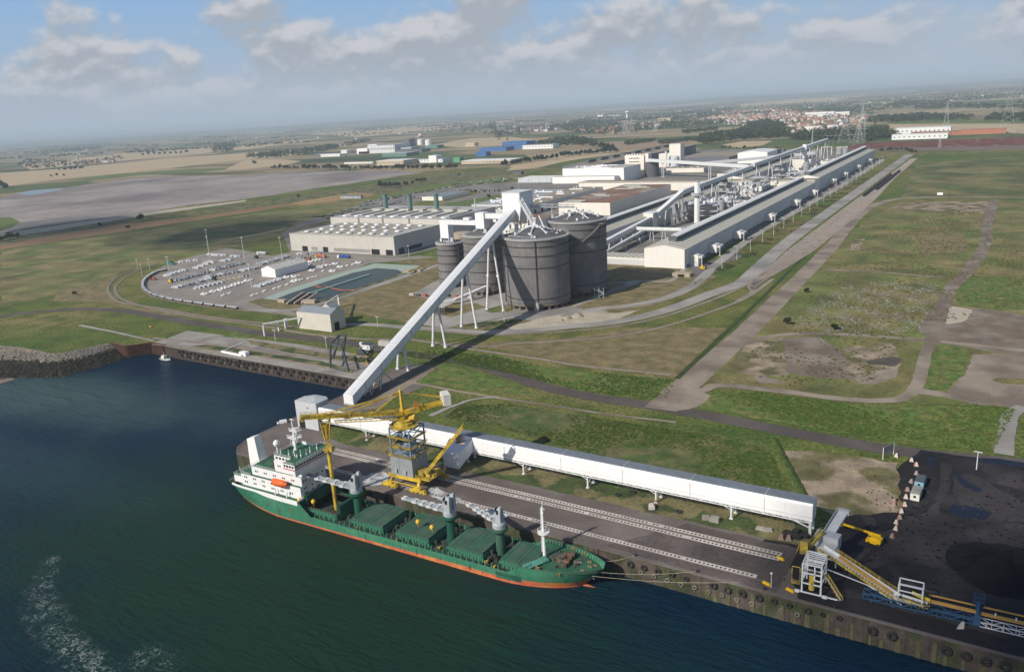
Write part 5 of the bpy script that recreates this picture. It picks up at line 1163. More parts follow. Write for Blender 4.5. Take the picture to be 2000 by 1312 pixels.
hall('small_hall', 'low cream building between the cross hall and the paste tower', -640, -480, 1330, 1370, 10, CREAM, ROOFT, ru=8, seed=9)
hall('small_hall', 'small grey hall left of the second pot room beyond the cross hall', -470, -415, 1520, 1640, 9, CREAM, ROOFL, ru=8, seed=12)
hall('shed', 'white tent-like storage shed among the ingot stacks', *(lambda p, q: (p.x, q.x, p.y, p.y+46))(at(512, 540), at(539, 542)), 8, mat('white_wall', (.80, .79, .76)), mat('tent_roof', (.52, .51, .47), .7), gable=3.5)
# shed on the rail side, with gabled roof along X and a cross wing
t = thing('rail_shed', 'cream shed with a grey gable roof and dark doorway beside the inner basin road', 'shed', (-433, 420, 0))
b = MB(); b.gable(-450.5, -416.5, 418.5, 434, 0, 13, 16.4, 'x'); b.build('shed_shell', [mat('shed_cream', (.56, .53, .46), .65, .05, .1, .8, ribs=1.2, streak=.1), mat('shed_roof', (.22, .245, .27), .6, .06)], t)
b = MB(); b.gable(-441, -429, 434.1, 443, 0, 13, 16, 'y'); b.build('cross_wing', [mat('shed_cream', (.56, .53, .46)), mat('shed_roof', (.22, .245, .27))], t)
b = MB(); b.box(-416.6, -416.35, 422, 427, 0, 6); b.build('doorway', DARK, t)
gallery('pipe_bridge', 'thin pipe bridge on posts leading west from the cream rail shed', [at(640, 618, 9)-Vector((12, 0, 0)), at(513, 633, 7.5)], 1.0, .8, STEELW, cat='pipe bridge')
b = MB()
for px, py in ((517, 656), (545, 647), (558, 642), (562, 641)): q = at(px, py); b.bar(q, q+Vector((0,0,8)), .9, .9)
b.build('pipe_bridge_post', STEELW, [o for o in bpy.data.objects if o.get('category') == 'pipe bridge'][0])
q = at(663, 600); gallery('pipe_bridge', 'short pipe bridge on a tall post behind the cream rail shed', [Vector((q.x, q.y, 10)), Vector((-442, 441, 14))], 1.0, .8, STEELW, legs=((q.x, q.y, 10),), cat='pipe bridge')
# ---------------------------------------------------------------- the ship
HUL = mat('hull_green', (0.040, 0.180, 0.105), 0.5, 0.12, 0.12, 1.0, streak=0.34, alt=(0.062, 0.205, 0.120), spec=.4)
HULD = mat('hull_dark_green', (0.018, 0.090, 0.056), 0.55, 0.18, 0.2, 1.2)
HULR = mat('hull_red', (0.50, 0.12, 0.06), 0.7, 0.2, 0.3, 1.5, streak=.25, alt=(.52, .19, .06))
DECK = mat('deck_green', (0.028, 0.110, 0.062), 0.7, 0.2, 0.3, 1.5, alt=(0.045, 0.082, 0.055), thr=(.5, .62))
DECKD = mat('deck_dark', (0.045, 0.042, 0.040), 0.85, 0.3, 0.3, 1.5, alt=(.03, .07, .045))
HATC = mat('hatch_green', (0.040, 0.105, 0.070), 0.65, 0.16, 0.2, 1.5, alt=(0.062, 0.115, 0.085), streak=.1)
SW = mat('ship_white', (0.74, 0.74, 0.73), 0.5, 0.04, 0.3, 1.5, streak=0.12)
CRW = mat('crane_pale_grey', (0.34, 0.37, 0.385), 0.5, 0.08)
RUST = mat('rust', (0.16, 0.07, 0.035), 0.85, 0.3)
ORG = mat('lifeboat_orange', (0.72, 0.13, 0.025), 0.4, 0.08)
BLK = mat('black_window', (0.012, 0.014, 0.018), 0.15, 0.1)
YB = 216.5; ship = thing('cargo_ship', 'green and red bulk carrier with white bridge moored at the quay', 'ship', (-195, YB, WZ))
HB = 10.6                                                     # half beam
def hw(x, z):                                                 # half width at station x for height z
    zz = (z-WZ)/7.5
    stem = -112.0+7.5*max(0, min(1.2, zz)); stern_ = -277-4*max(0, min(1, zz*1.1+.1))
    if x > -140:
        t = (x+140)/(stem+140); return HB*max(0.0, 1-max(0, t)**(1.85+.8*max(0, zz)))**(.72) if t < 1 else 0
    if x < -246:
        t = (-246-x)/(-246-stern_); return HB*(1-(.62-.30*min(1, max(0, zz)))*min(1, max(0, t))**1.7) if t < 1.0 else 0
    return HB
def sheer(x):                                                 # top of the hull side
    if x > -131: return -.6+1.5*((x+131)/27)**1.3
    if x > -137: return -4.1+3.5*(x+137)/6
    if x < -236: return 1.6-1.3*max(0, min(1, (-256-x)/20))
    if x < -229: return -4.1+5.7*(-229-x)/7
    return -4.1
xs_ = [-286.4, -284, -281, -277, -272, -266, -258, -250, -243, -236, -229]+[-229+i*5.75 for i in range(1, 16)]+[-137, -134, -131, -128, -125, -122, -119, -116, -113.5, -111, -109, -107.2, -105.8, -104.9]
def hull_side(b, z0f, z1f, m, K=4, out=0.0):
    for s in (-1, 1):
        vs = []
        for x in xs_:
            for k in range(K+1):
                z = z0f(x)+(z1f(x)-z0f(x))*k/K; w = hw(x, z); q = (z-WZ)/7.5; X = max(min(x, -112.05+7.5*max(0, min(1.2, q))), -276.95-4*max(0, min(1, q*1.1+.1))); vs.append((X, YB+s*(w+out if w > 0 else .02), z))
        fs = [(i*(K+1)+k, (i+1)*(K+1)+k, (i+1)*(K+1)+k+1, i*(K+1)+k+1) for i in range(len(xs_)-1) for k in range(K)]
        b.add(vs, [f if s < 0 else f[::-1] for f in fs], m)
b = MB(); bt = lambda x: WZ+.55+2.0*max(0, min(1, (x+250)/140))**1.3
hull_side(b, bt, sheer, 0, 5); hull_side(b, lambda x: WZ-2.5, bt, 1, 3)
w0, w1 = hw(-280.9, 0), hw(-279.7, -5); b.add([(-279.8, YB-w1, -5), (-279.8, YB+w1, -5), (-281, YB+w0, .3), (-281, YB-w0, .3)], [(0, 3, 2, 1)], 0)
b.build('hull', [HUL, HULR], ship, smooth=False)
b = MB(); b.tube((-116, YB, WZ-.8), (-107.5, YB, WZ-.9), 1.6, .9, 12); b.build('bulbous_bow', HULR, ship, smooth=True)
b = MB()                                                      # hull markings: dark quarter panels, draught marks, anchor
for x in (-201, -176, -152): b.box(x, x+.5, YB-HB-.06, YB-HB+.2, WZ+1, -4.6)
b.build('draught_mark', HULD, ship)
b = MB(); b.bar((-222, YB-HB-.05, -4.9), (-141, YB-HB-.05, -4.9), .2, .16); b.bar((-150, YB-HB-.1, -6.0), (-133, YB-HB-.1, -6.3), .2, .2); b.build('rubbing_strake', HUL, ship)
def side_patch(x0, x1, z0, z1, m, name, s=-1, n=6, e=.07):
    b = MB(); vs = []
    for i in range(n+1):
        x = x0+(x1-x0)*i/n
        for z in (z0, z1): vs.append((x, YB+s*(hw(x, z)+e), z))
    b.add(vs, [(2*i, 2*i+2, 2*i+3, 2*i+1) for i in range(n)]); return b.build(name, m, ship)
side_patch(-121.5, -116.5, -7.0, -5.4, mat('anchor_rust', (.50, .17, .03), .8, .25), 'anchor_recess')
side_patch(-141, -131, -6.9, -4.5, HULD, 'repainted_panel')
r = random.Random(31)
for i in range(34):
    x = r.uniform(-262, -112); z = r.uniform(-6.2, -4.5) if x < -140 and x > -229 else r.uniform(-6, -1); side_patch(x, x+r.uniform(.15, .5), z-r.uniform(.5, 1.8), z, RUST, 'rust_streak', n=1)
side_patch(-122, -120, -5.3, -5.1, RUST, 'rust_streak'); side_patch(-109.5, -108, -5, -4.4, SW, 'bow_mark')
# decks
def deck(x0, x1, z, m, name, inset=.25, n=24):
    b = MB(); L_ = []; R2 = []
    for i in range(n+1):
        x = x0+(x1-x0)*i/n; zz = z(x) if callable(z) else z; w = max(0.02, hw(x, zz)-inset); L_.append((x, YB-w, zz)); R2.append((x, YB+w, zz))
    b.add(L_+R2, [(i, i+1, n+2+i, n+1+i) for i in range(n)]); return b.build(name, m, ship)
deck(-236, -133, -5.3, DECKD, 'main_deck'); deck(-133.2, -105.6, lambda x: -2.0+1.3*(max(0, x+133)/27)**1.3, DECK, 'forecastle_deck'); deck(-280.9, -268, -.8, DECK, 'stern_deck'); deck(-270, -236, .9, DECK, 'poop_deck')
b = MB(); b.box(-133.3, -133, YB-HB+.6, YB+HB-.6, -5.3, -2.0); b.box(-236.2, -235.9, YB-HB+.1, YB+HB-.1, -5.3, .9); b.build('deck_bulkhead', HULD, ship)
# deck stanchions and rails: near side shows them as a row of frames
STAY = mat('stay_green', (.055, .20, .125), .6, .1)
for s in (-1, 1):
    b = MB(); x = -228
    while x < -140:
        b.add([(x, YB+s*(HB-.3), -5.3), (x, YB+s*(HB-1.5), -5.3), (x, YB+s*(HB-.3), -4.0)], [(0, 1, 2)]); b.bar((x, YB+s*(HB-1.4), -5.3), (x, YB+s*(HB-1.4), -2.7), .34, .4); b.bar((x, YB+s*(HB-1.4), -3.0), (x, YB+s*(HB-.35), -4.1), .16, .2); x += 2.65
    b.bar((-229, YB+s*(HB-.1), -4.0), (-137, YB+s*(HB-.1), -4.0), .4, .16)
    b.build('bulwark_stay', STAY, ship)
# holds: coamings and covers
holds = [(-240.5, -218.5), (-210.5, -194.5), (-187.5, -172.5), (-163.5, -148.5), (-141, -129)]
HY0, HY1 = YB-6.6, YB+7.2
for i, (x0, x1) in enumerate(holds):
    if i == 0: x0 = -235
    y1 = HY1 if i < 4 else YB+5.4; zc = -2.3
    b = MB()
    for a0, a1, c0, c1 in ((x0, x1, HY0-.2, HY0), (x0, x1, y1, y1+.2), (x0-.2, x0, HY0, y1), (x1, x1+.2, HY0, y1)): b.box(a0, a1, c0, c1, -5.3, zc)
    b.bar((x0-.4, HY0-.8, -3.0), (x1+.4, HY0-.8, -3.0), 1.0, .15)
    k = int((x1-x0)/1.5)
    for j in range(k+1):
        x = x0+(x1-x0)*j/k
        for s, y in ((-1, HY0-.2), (1, y1+.2)): b.bar((x, y+s*.05, -5.3), (x, y+s*.05, -2), .14, .5); b.bar((x, y+s*1.3, -5.3), (x, y+s*1.3, -2.0), .14, .14); b.bar((x, y, -2.1), (x, y+s*1.3, -2.1), .14, .14)
    for s, y in ((-1, HY0-1.5), (1, y1+1.5)): b.bar((x0, y, -2.0), (x1, y, -2.0), .14, .14); b.bar((x0, y, -2.6), (x1, y, -2.6), .12, .12)
    b.build('hatch_coaming', STAY, ship)
    if i:
        b = MB(); n = 4; w = (x1-x0)/n
        for j in range(n):
            for m in range(2): b.box(x0+j*w+m*w/2+.03, x0+(j+1)*w-(1-m)*w/2-.03, HY0-.5, y1+.4, -2.25, -1.6+.03*(j % 2), 0)
        for j in range(n): b.box(x0+j*w+w/2-.06, x0+j*w+w/2+.06, HY0-.45, y1+.35, -1.6, -1.53, 1 if j in (1, 3) else 2)
        b.box((x0+x1)/2-.45, (x0+x1)/2-.3, HY0-.45, y1+.35, -1.6, -1.54, 2)
        b.build('hatch_cover', [HATC, mat('rust_line', (.13, .085, .035), .85), HULD], ship)
b = MB(); b.add([(-235, HY0, -10), (-218.5, HY0, -10), (-218.5, HY1, -10), (-235, HY1, -10)], [(0, 1, 2, 3)], 1)
for a, c in (((-235, HY0), (-218.5, HY0)), ((-218.5, HY0), (-218.5, HY1)), ((-218.5, HY1), (-235, HY1)), ((-235, HY1), (-235, HY0))): b.add([(a[0], a[1], -10), (c[0], c[1], -10), (c[0], c[1], -1.9), (a[0], a[1], -1.9)], [(0, 1, 2, 3)], 0)
b.lathe((-225, YB+1, -10), [(6.5, 0), (4, 1.4), (1, 2.4), (0, 2.5)], 16, 1)
b.build('open_hold', [mat('hold_wall', (.10, .045, .03), .9, .3), mat('bauxite', (.13, .05, .03), .95, .2)], ship)
for x, zt in ((-236.2, 2.6), (-235.3, 2.6), (-218.1, 1.8), (-217.2, 1.8)): b = MB(); b.box(x, x+.5, HY0, HY1, -1.9, zt); b.build('folded_cover', HULD, ship)
# fittings on the main deck between the holds
b = MB(); r = random.Random(9)
for x0, x1 in ((-217, -211), (-194, -188), (-172, -164), (-148, -141.5)):
    for i in range(12): b.ob((r.uniform(x0+.6, x1-.6), YB+r.uniform(-7, 7.5), -5.3), r.uniform(.4, 1.6), r.uniform(.4, 1.6), r.uniform(.8, 3.2), r.uniform(0, 90))
b.build('deck_machinery', DECKD, ship)
b = MB()
for x, y, z in ((-207, 208.2, -4.9), (-186, 207.4, -4.9), (-168, 209.4, -4.5), (-147, 209, -4.6), (-143, 207.6, -4.8), (-131.5, 206.9, -5)): b.ob((x, y, z), 1.3, .5, .7, 25); b.ob((x+.5, y+.2, z), .4, 1.0, .9, 0)
b.build('yellow_fitting', YEL, ship)
b = MB()
for x, y in ((-181, 214.5), (-173.5, 213.3), (-237.5, 208.4), (-231, 209.8)): b.lathe((x, y, -1.1), [(.08, 0), (.08, 1.4), (.75, 1.5), (.9, 2.3), (.5, 2.9), (0, 3.0)], 12)
b.build('yellow_ventilator', mat('ventilator_yellow', (.75, .45, .03), .5), ship)
# deck cranes
def crane(px, py, tip, twin, label, ztop=15.8):
    t = bpy.data.objects.new('deck_crane', None); COL.objects.link(t); t.location = (px, py, -5.3); t.parent = ship; t.matrix_parent_inverse = wm(ship).inverted()
    b = MB(); b.lathe((px, py, 0), [(1.75, -5.3), (1.6, 3.6), (3.1, 5.2), (3.1, 6.2), (0, 6.25)], 20); b.build('pedestal', HULD if twin else HATC, t)
    d = (Vector(tip)-Vector((px, py, 7.6))); dd = Vector((d.x, d.y, 0)).normalized(); s = Vector((-dd.y, dd.x, 0))
    b = MB(); b.lathe((px, py, 6.2), [(2.5, 0), (2.5, 1.5), (2.1, 2.2), (0, 2.25)], 18)
    offs = (-1.45, 1.45) if twin else (0,)
    for o in offs:
        c = Vector((px, py, 8.2))+s*o-dd*.3; vs = []
        for z, hx, hy, sh in ((0, 1.4, .95, 0), (2.6, 1.1, .85, -.2), (5.0, .95, .8, -.5), (6.1, .5, .5, -.7)):
            for a, e in ((-1,-1),(1,-1),(1,1),(-1,1)): q = c+dd*(a*hx+sh)+s*(e*hy)+Vector((0,0,z)); vs.append(q)
        b.add(vs, [(k*4+j, k*4+(j+1) % 4, k*4+4+(j+1) % 4, k*4+4+j) for k in range(3) for j in range(4)]+[(12, 13, 14, 15)])
        b.ob(c+dd*1.4+Vector((0,0,1.6)), 1.0, 1.4, 1.8, math.degrees(math.atan2(dd.y, dd.x)))
    b.build('crane_house', CRW if twin != 2 else mat('crane_tan', (.42, .39, .34), .7, .2), t)
    b = MB()
    for o in offs:
        c = Vector((px, py, 8.2))+s*o-dd*.3; b.ob(c+dd*1.3+Vector((0,0,4.2)), .5, 1.1, 1.0, math.degrees(math.atan2(dd.y, dd.x))); b.ob(c+dd*1.9+Vector((0,0,2.1)), .15, 1.1, 1.0, math.degrees(math.atan2(dd.y, dd.x))); b.ob(c+s*1.1+Vector((0,0,3.4)), .7, .15, 1.6, math.degrees(math.atan2(dd.y, dd.x)))
    b.build('cab_window', BLK, t)
    b = MB(); base = Vector((px, py, 8.0))+dd*1.6; T = Vector(tip); 
    for o in ((-1.6, 1.6) if twin else (-.9, .9)):
        n = 5
        b.bar(base+s*o, T+s*o*.35, .7 if twin else .5, .6)
    b.bar(base, T, 1.9 if twin else 1.1, .25)
    b.build('jib', CRW, t)
    b = MB(); L_ = (T-base)
    for k in (.18, .36, .54, .72, .98):
        q = base+L_*k; ww = 3.2*(1-k*.65) if twin else 1.9*(1-k*.5); b.bar(q+s*ww*.62+Vector((0,0,.1)), q-s*ww*.62+Vector((0,0,.1)), .9, .55)
        for sg in (-1, 1): b.bar(q+s*sg*ww*.62-dd*1.0, q+s*sg*ww*.62+dd*1.0, .45, .9)
    b.build('jib_bracket', mat('bracket_pale', (.55, .56, .56), .5, .08), t)
    b = MB()
    for o in offs:
        c = Vector((px, py, 14.8))+s*o-dd*.8; b.bar(c, T+s*o*.2, .07, .07)
    b.build('cable', mat('cable', (.08, .08, .08), .6), t)
    return t
crane(-213.0, YB, (-237.5, YB-3.2, 10.2), True, '')
crane(-167.0, YB, (-187.5, YB-1.0, 9.2), True, '')
crane(-145.2, YB, (-160.5, YB+3.5, 10.0), 0, '')
# foremast
b = MB(); X, Y = -127.5, YB+.8
b.tube((X, Y, -1.6), (X, Y, 17.6), .62, .34, 12); b.lathe((X, Y, 7.6), [(.5, 0), (2.1, 0), (2.1, .25), (.5, .3)], 14); b.lathe((X, Y, 8.9), [(2.0, 0), (2.1, 0), (2.1, .12), (2.0, .12)], 14)
for a in range(0, 360, 45): b.bar((X+2.05*math.cos(R_(a)), Y+2.05*math.sin(R_(a)), 7.8), (X+2.05*math.cos(R_(a)), Y+2.05*math.sin(R_(a)), 9), .08, .08)
b.bar((X-.8, Y, 0), (X-.5, Y, 16.6), .1, .1); b.bar((X-1.1, Y, 0), (X-.8, Y, 16.6), .1, .1); b.bar((X-.9, Y, 16.8), (X+.9, Y, 16.8), .2, .2); b.bar((X, Y, 17.6), (X+.1, Y, 20), .14, .14); b.ob((X, Y, 15.2), .9, .9, .5)
b.build('foremast', SW, ship)
b = MB(); b.bar((-113.5, YB+5, -1), (-113.5, YB+5, 5), .16, .16); b.bar((-113.5, YB+4.2, 3.2), (-113.5, YB+5.8, 3.2), .1, .1); b.bar((-134, YB-8, -4), (-134, YB-8, 1.5), .12, .12); b.build('flagstaff', STAY, ship)
# forecastle gear
Z = -1.6; WMT = mat('windlass', (.055, .065, .05), .8, .4, .5, 3, alt=(.14, .07, .04))
for x, y in ((-121, YB+1.2), (-118.5, YB+3.4), (-118.2, YB-1.5)):
    b = MB(); b.tube((x-1.3, y, Z+1.2), (x+1.6, y, Z+1.2), .95, .95, 12); b.ob((x, y-1.4, Z), 2.6, .8, 1.9); b.ob((x, y+1.4, Z), 2.2, .9, 1.7); b.tube((x-2.4, y+.2, Z+.9), (x-1.5, y+.2, Z+.9), 1.1, 1.1, 12); b.build('windlass', WMT, ship)
b = MB()
for i in range(16): b.ob((rnd.uniform(-124, -114), YB+rnd.uniform(-4.5, 5.5), Z), rnd.uniform(.3, 1.2), rnd.uniform(.3, 1.2), rnd.uniform(.5, 1.6), rnd.uniform(0, 90))
b.build('deck_fittings', WMT, ship)
BP = ((-125.5, 208.6), (-121.5, 207.9), (-117.2, 208.4), (-112.0, 211.6), (-110.9, 213.6), (-109.6, 216.6), (-111.0, 219.3), (-115.5, 223.6), (-120.0, 225.2), (-108.2, 218.0))
for x, y in BP:
    b = MB()
    for dx in (-.4, .4): b.lathe((x+dx, y, Z+.15), [(.26, 0), (.26, .8), (.38, .85), (.38, 1.0), (0, 1.02)], 10)
    b.build('bollard', mat('bollard_tan', (.30, .20, .09), .7, .3), ship)
b = MB(); b.lathe((-114.8, YB+1.2, Z+.4), [(1.5, 0), (1.5, .2), (0, .25)], 16); b.build('coiled_rope', mat('rope', (.22, .19, .17), .9), ship)
TQ = mat('turquoise_cover', (.085, .26, .20), .75, .15)
b = MB(); b.add([(-131.5, 209.0, Z+.35), (-128.3, 207.4, Z+.35), (-124.6, 213.4, Z+.75), (-126.4, 216.4, Z+.8), (-128.9, 213.2, Z+.5)], [(0,1,2,3,4)]); b.ob((-129.8, 208.8, Z-.2), 2.6, 1.8, .9, 60); b.ob((-126.2, 214.2, Z-.2), 2.6, 3.2, 1.2, 60); b.build('deck_cover', TQ, ship)
b = MB(); n = 20                                              # forecastle bulwark with stays inside
for s in (-1, 1):
    for i in range(n):
        x = -131+i*(25.6/n); x2 = x+25.6/n; z = sheer(x); z2 = sheer(x2)
        w, w2 = max(.05, hw(x, z)), max(.05, hw(x2, z2)); b.add([(x, YB+s*(w-.3), z-1.1), (x2, YB+s*(w2-.3), z2-1.1), (x2, YB+s*(w2-.12), z2), (x, YB+s*(w-.12), z)], [(0,1,2,3)]); b.bar((x, YB+s*(w-.05), z+.05), (x2, YB+s*(w2-.05), z2+.05), .35, .14)
        b.add([(x, YB+s*(w-.3), z-1.4), (x, YB+s*max(.05, w-1.2), z-1.4), (x, YB+s*(w-.2), z)], [(0, 1, 2)])
b.build('bow_bulwark', HATC, ship)
# ---- superstructure
def bx(name, x0, x1, y0, y1, z0, z1, m=SW, top=None, parent=None):
    b = MB(); b.box(x0, x1, y0, y1, z0, z1, 0, 1); return b.build(name, [m, top or DECK], parent or ship)
acc = bx('superstructure', -272, -236.6, YB-7.6, YB+7.6, .9, 6.2)
bx('upper_deckhouse', -266, -236.6, YB-6.4, YB+7.4, 6.25, 10.2, parent=acc); bx('upper_deckhouse', -252, -236.6, YB-5.9, YB+7.4, 10.25, 15.2, parent=acc)
bx('aft_deckhouse', -278, -272.1, YB-6.6, YB+6.6, .9, 4.0, parent=acc)
b = MB(); b.box(-251, -241.05, YB-6.2, YB+7.8, 15.2, 17.9, 0, 1)      # wheelhouse and wings
b.box(-241, -234.55, YB-10.8, YB+10.8, 15.25, 17.95, 0, 1)
b.box(-236, -234.6, YB-10.8, YB+10.8, 12.9, 15.2, 0); b.build('wheelhouse', [SW, DECK], acc)
b = MB(); b.bar((-234.5, YB-10.7, 15.9), (-234.5, YB+10.7, 15.9), .2, .35); b.bar((-241, YB-10.9, 15.7), (-234.6, YB-10.9, 15.7), .2, .3); b.build('red_stripe', RED, acc)
b = MB()
for i in range(18): y = YB-10.3+i*1.15; b.box(-234.62, -234.45, y, y+.8, 16.6, 17.4)
for i in range(4): x = -240.6+i*1.5; b.box(x, x+1.0, YB-10.9, YB-10.75, 16.5, 17.4)
for i in range(5): x = -250+i*1.9; b.box(x, x+1.1, YB-6.3, YB-6.15, 16.4, 17.3)
for z in (2.6, 5.0-.4, 7.8, 12.2):
    for y in (-5.5, -4.4, -1.2, 1.6, 2.7, 5.4, 6.4):
        if rnd.random() < .85: b.box(-236.65, -236.5, YB+y, YB+y+.55, z, z+.8)
for z, x0, x1, y in ((2.4, -270, -240, YB-7.7), (4.6, -270, -252, YB-7.7), (7.8, -264, -238, YB-6.5), (12.6, -250, -238, YB-6.0)):
    x = x0
    while x < x1: b.box(x, x+.55, y, y+.16, z, z+.75); b.box(x+1.1, x+1.65, y, y+.16, z, z+.75); x += 5.4
b.build('window', BLK, acc)
b = MB()                                                     # rails round the decks
for z, x0, x1, y0, y1 in ((17.9, -251, -234.6, YB-6.2, YB+7.8), (10.2, -266, -252, YB-6.4, YB+7.4), (6.2, -272, -266, YB-7.6, YB+7.6), (4.0, -278, -272, YB-6.6, YB+6.6)):
    b.rail([(x0, y1, z), (x0, y0, z), (-241, y0, z), (-241, YB-10.8, z), (x1, YB-10.8, z), (x1, YB+10.8, z), (-241, YB+10.8, z)] if z > 15 else [(x1, y0, z), (x0, y0, z), (x0, y1, z)], 1.0, .07, 1.6)
b.rail([(-280.9, YB-7, .3), (-280.9, YB+7, .3)], 1.0, .07, 1.6); b.rail([(-236, YB-9.6, 1.6), (-236, YB+9.6, 1.6)], 1.0, .07, 1.6)
b.build('handrail', SW, acc)
b = MB(); vs = []                                            # white bulwark on the quarter
for x in [-279, -275, -270, -262, -254, -246, -240, -236.2]:
    z = sheer(x); w = hw(x, z); vs += [(x, YB-w-.06, z-1.9 if x > -262 else z-.9), (x, YB-w-.06, z+.12)]
b.add(vs, [(2*i, 2*i+2, 2*i+3, 2*i+1) for i in range(7)]); vs = [(x, YB-(YB-y)-.3 if 0 else y+.12, z) for x, y, z in vs]; b.add(vs, [(2*i, 2*i+1, 2*i+3, 2*i+2) for i in range(7)])
b.box(-236.3, -236.1, YB-HB, YB-5, -.6, 1.7); b.build('quarter_bulwark', SW, ship)
b = MB(); b.add([(-269, YB-1.2, 10.2), (-262.5, YB-1.2, 10.2), (-262.5, YB+3.6, 10.2), (-269, YB+3.6, 10.2), (-269.4, YB-.6, 22.6), (-264.6, YB-.6, 24.2), (-264.6, YB+2.8, 24.2), (-269.4, YB+2.8, 22.6)], [(0,1,5,4),(1,2,6,5),(2,3,7,6),(3,0,4,7),(4,5,6,7)])
for i, v in enumerate(b.v): b.v[i] = (v[0]-4, v[1], v[2]-3.5)
b.build('funnel', mat('funnel_white', (.80, .79, .76), .5, .03, streak=.05), ship)
b = MB(); b.add([(-262, YB-3, 10.25), (-256, YB-3, 10.25), (-256, YB+3, 10.25), (-262, YB+3, 10.25), (-259, YB-3, 12.6), (-256, YB-3, 12.6), (-256, YB+3, 12.6), (-259, YB+3, 12.6)], [(0,1,5,4),(1,2,6,5),(2,3,7,6),(3,0,4,7),(4,5,6,7)]); b.build('engine_casing', DECK, acc)
# main mast with radar platforms, antennas, dome
b = MB(); X, Y = -246, YB+1.5
b.tube((X, Y, 17.9), (X, Y, 27), .75, .45, 10); b.tube((X, Y, 27), (X-.3, Y, 31.6), .3, .22, 8); b.box(X-2.2, X+3.2, Y-1.8, Y+1.6, 23.4, 23.7); b.box(X-1.2, X+3.4, Y-1.3, Y+1.2, 26.6, 26.9); b.bar((X-1.1, Y, 31.5), (X+1.1, Y, 31.5), .35, .25)
b.rail([(X-2.2, Y-1.8, 23.7), (X+3.2, Y-1.8, 23.7), (X+3.2, Y+1.6, 23.7), (X-2.2, Y+1.6, 23.7)], 1.2, .12, 1.2); b.rail([(X-1.2, Y-1.3, 26.9), (X+3.4, Y-1.3, 26.9), (X+3.4, Y+1.2, 26.9)], 1.1, .12, 1.2)
b.bar((X+.8, Y-.9, 28.2), (X+3.2, Y+.3, 28.2), .3, .3); b.bar((X, Y, 20.5), (X+2.6, Y, 23.4), .2, .2); b.bar((X, Y, 20.5), (X-2, Y, 23.4), .2, .2); b.bar((X+1.8, Y-3.4, 17.9), (X+.4, Y-.3, 21.2), .2, .2); b.build('radar_mast', SW, ship)
b = MB()
for x, y, h in ((-248, 211.5, 3), (-243, 211.2, 3.4), (-240, 211.6, 2.6), (-237.4, 212.5, 4), (-236.6, 214.8, 3), (-237, 217.3, 3.4), (-236.8, 221, 3.2), (-249.6, 219, 4.6), (-238.6, 211.4, 2)): b.bar((x, y, 17.9), (x, y, 17.9+h), .16, .16); b.ob((x, y, 18.9), .5, .5, .5)
b.tube((-251.4, 212.9, 13), (-251.4, 212.9, 20.4), .4, .35, 8); b.lathe((-251.4, 212.9, 21.9), [(.1, -1.5), (1.1, -1.0), (1.45, 0), (1.1, 1.0), (.5, 1.4), (0, 1.5)], 16); b.ob((-250, 221, 17.9), .9, .9, 3.2, 0); b.ob((-245, 224, 17.9), 6.5, .6, 1.1, 0); b.build('antenna', SW, ship)
# lifeboat with davits
def boat(b, c, L_, W, H, m=0):
    st = [(-.5, .1, .3), (-.42, .7, .05), (-.2, 1, 0), (.2, 1, 0), (.42, .7, .05), (.5, .1, .3)]; vs = []
    for t_, w, k in st:
        x = c[0]+t_*L_
        for y, z in ((-.5*w, .45), (-.42*w, .12+k*.5), (0, k), (.42*w, .12+k*.5), (.5*w, .45), (.4*w, .8), (0, 1.0), (-.4*w, .8)): vs.append((x, c[1]+y*W, c[2]+(z if w > .2 else .45+(z-.45)*.4)*H))
    b.add(vs, [(i*8+j, i*8+8+j, i*8+8+(j+1) % 8, i*8+(j+1) % 8)[::-1] for i in range(5) for j in range(8)]+[tuple(range(8)), tuple(range(47, 39, -1))], m)
for y, s in ((YB-9.0, -1), (YB+9.0, 1)):
    t = bpy.data.objects.new('lifeboat', None); COL.objects.link(t); t.location = (-247, y, 6); t.parent = ship; t.matrix_parent_inverse = wm(ship).inverted()
    b = MB(); boat(b, (-247, y, 5.7), 8.2, 3.0, 3.0); b.build('boat_hull', ORG, t, smooth=True)
    b = MB(); [b.bar((x, y+.0, 1.0), (x, y-s*.4, 3.6), .35, .45) or b.bar((x, y-s*.4, 3.6), (x, y-s*1.7, 8.6), .35, .45) or b.bar((x, y-s*1.7, 8.6), (x, y, 9.0), .3, .35) for x in (-250.3, -243.7)]; b.build('davit', SW, t)
b = MB(); r = random.Random(21)
for i in range(26): b.ob((r.uniform(-280.4, -279), YB+r.uniform(-5.5, 5.5), -.8), r.uniform(.4, 1.4), r.uniform(.4, 1.4), r.uniform(.6, 2), r.uniform(0, 90))
b.build('stern_winch', mat('windlass', (.055, .065, .05)), ship)
b = MB(); b.bar((-280.6, YB, 0), (-282.4, YB, 4), .15, .15); b.build('flagstaff', SW, acc)
# mooring lines
for i, (p, q) in enumerate((((-106, 215, -.8), (-76, quay_y(-76)+.8, .6)), ((-107, 212.6, -1.2), (-62, quay_y(-62)+.9, .5)), ((-110, 221, -.9), (-98, quay_y(-98)+.8, .6)), ((-280, 222, .4), (-299, 236, .5)))):
    P = [Vector(p).lerp(Vector(q), k/8)-Vector((0, 0, 1.0*math.sin(3.14*k/8))) for k in range(9)]; b = MB(); [b.bar(u, v, .09, .09) for u, v in zip(P, P[1:])]
    b.build('mooring_line', mat('rope_pale', (.42, .38, .28), .9), label=('mooring line from the bow to the nearer bollard', 'longest mooring line slanting along the quay wall from the bow', 'short bow breast line to the quay', 'stern mooring line to the jetty corner')[i], cat='rope')
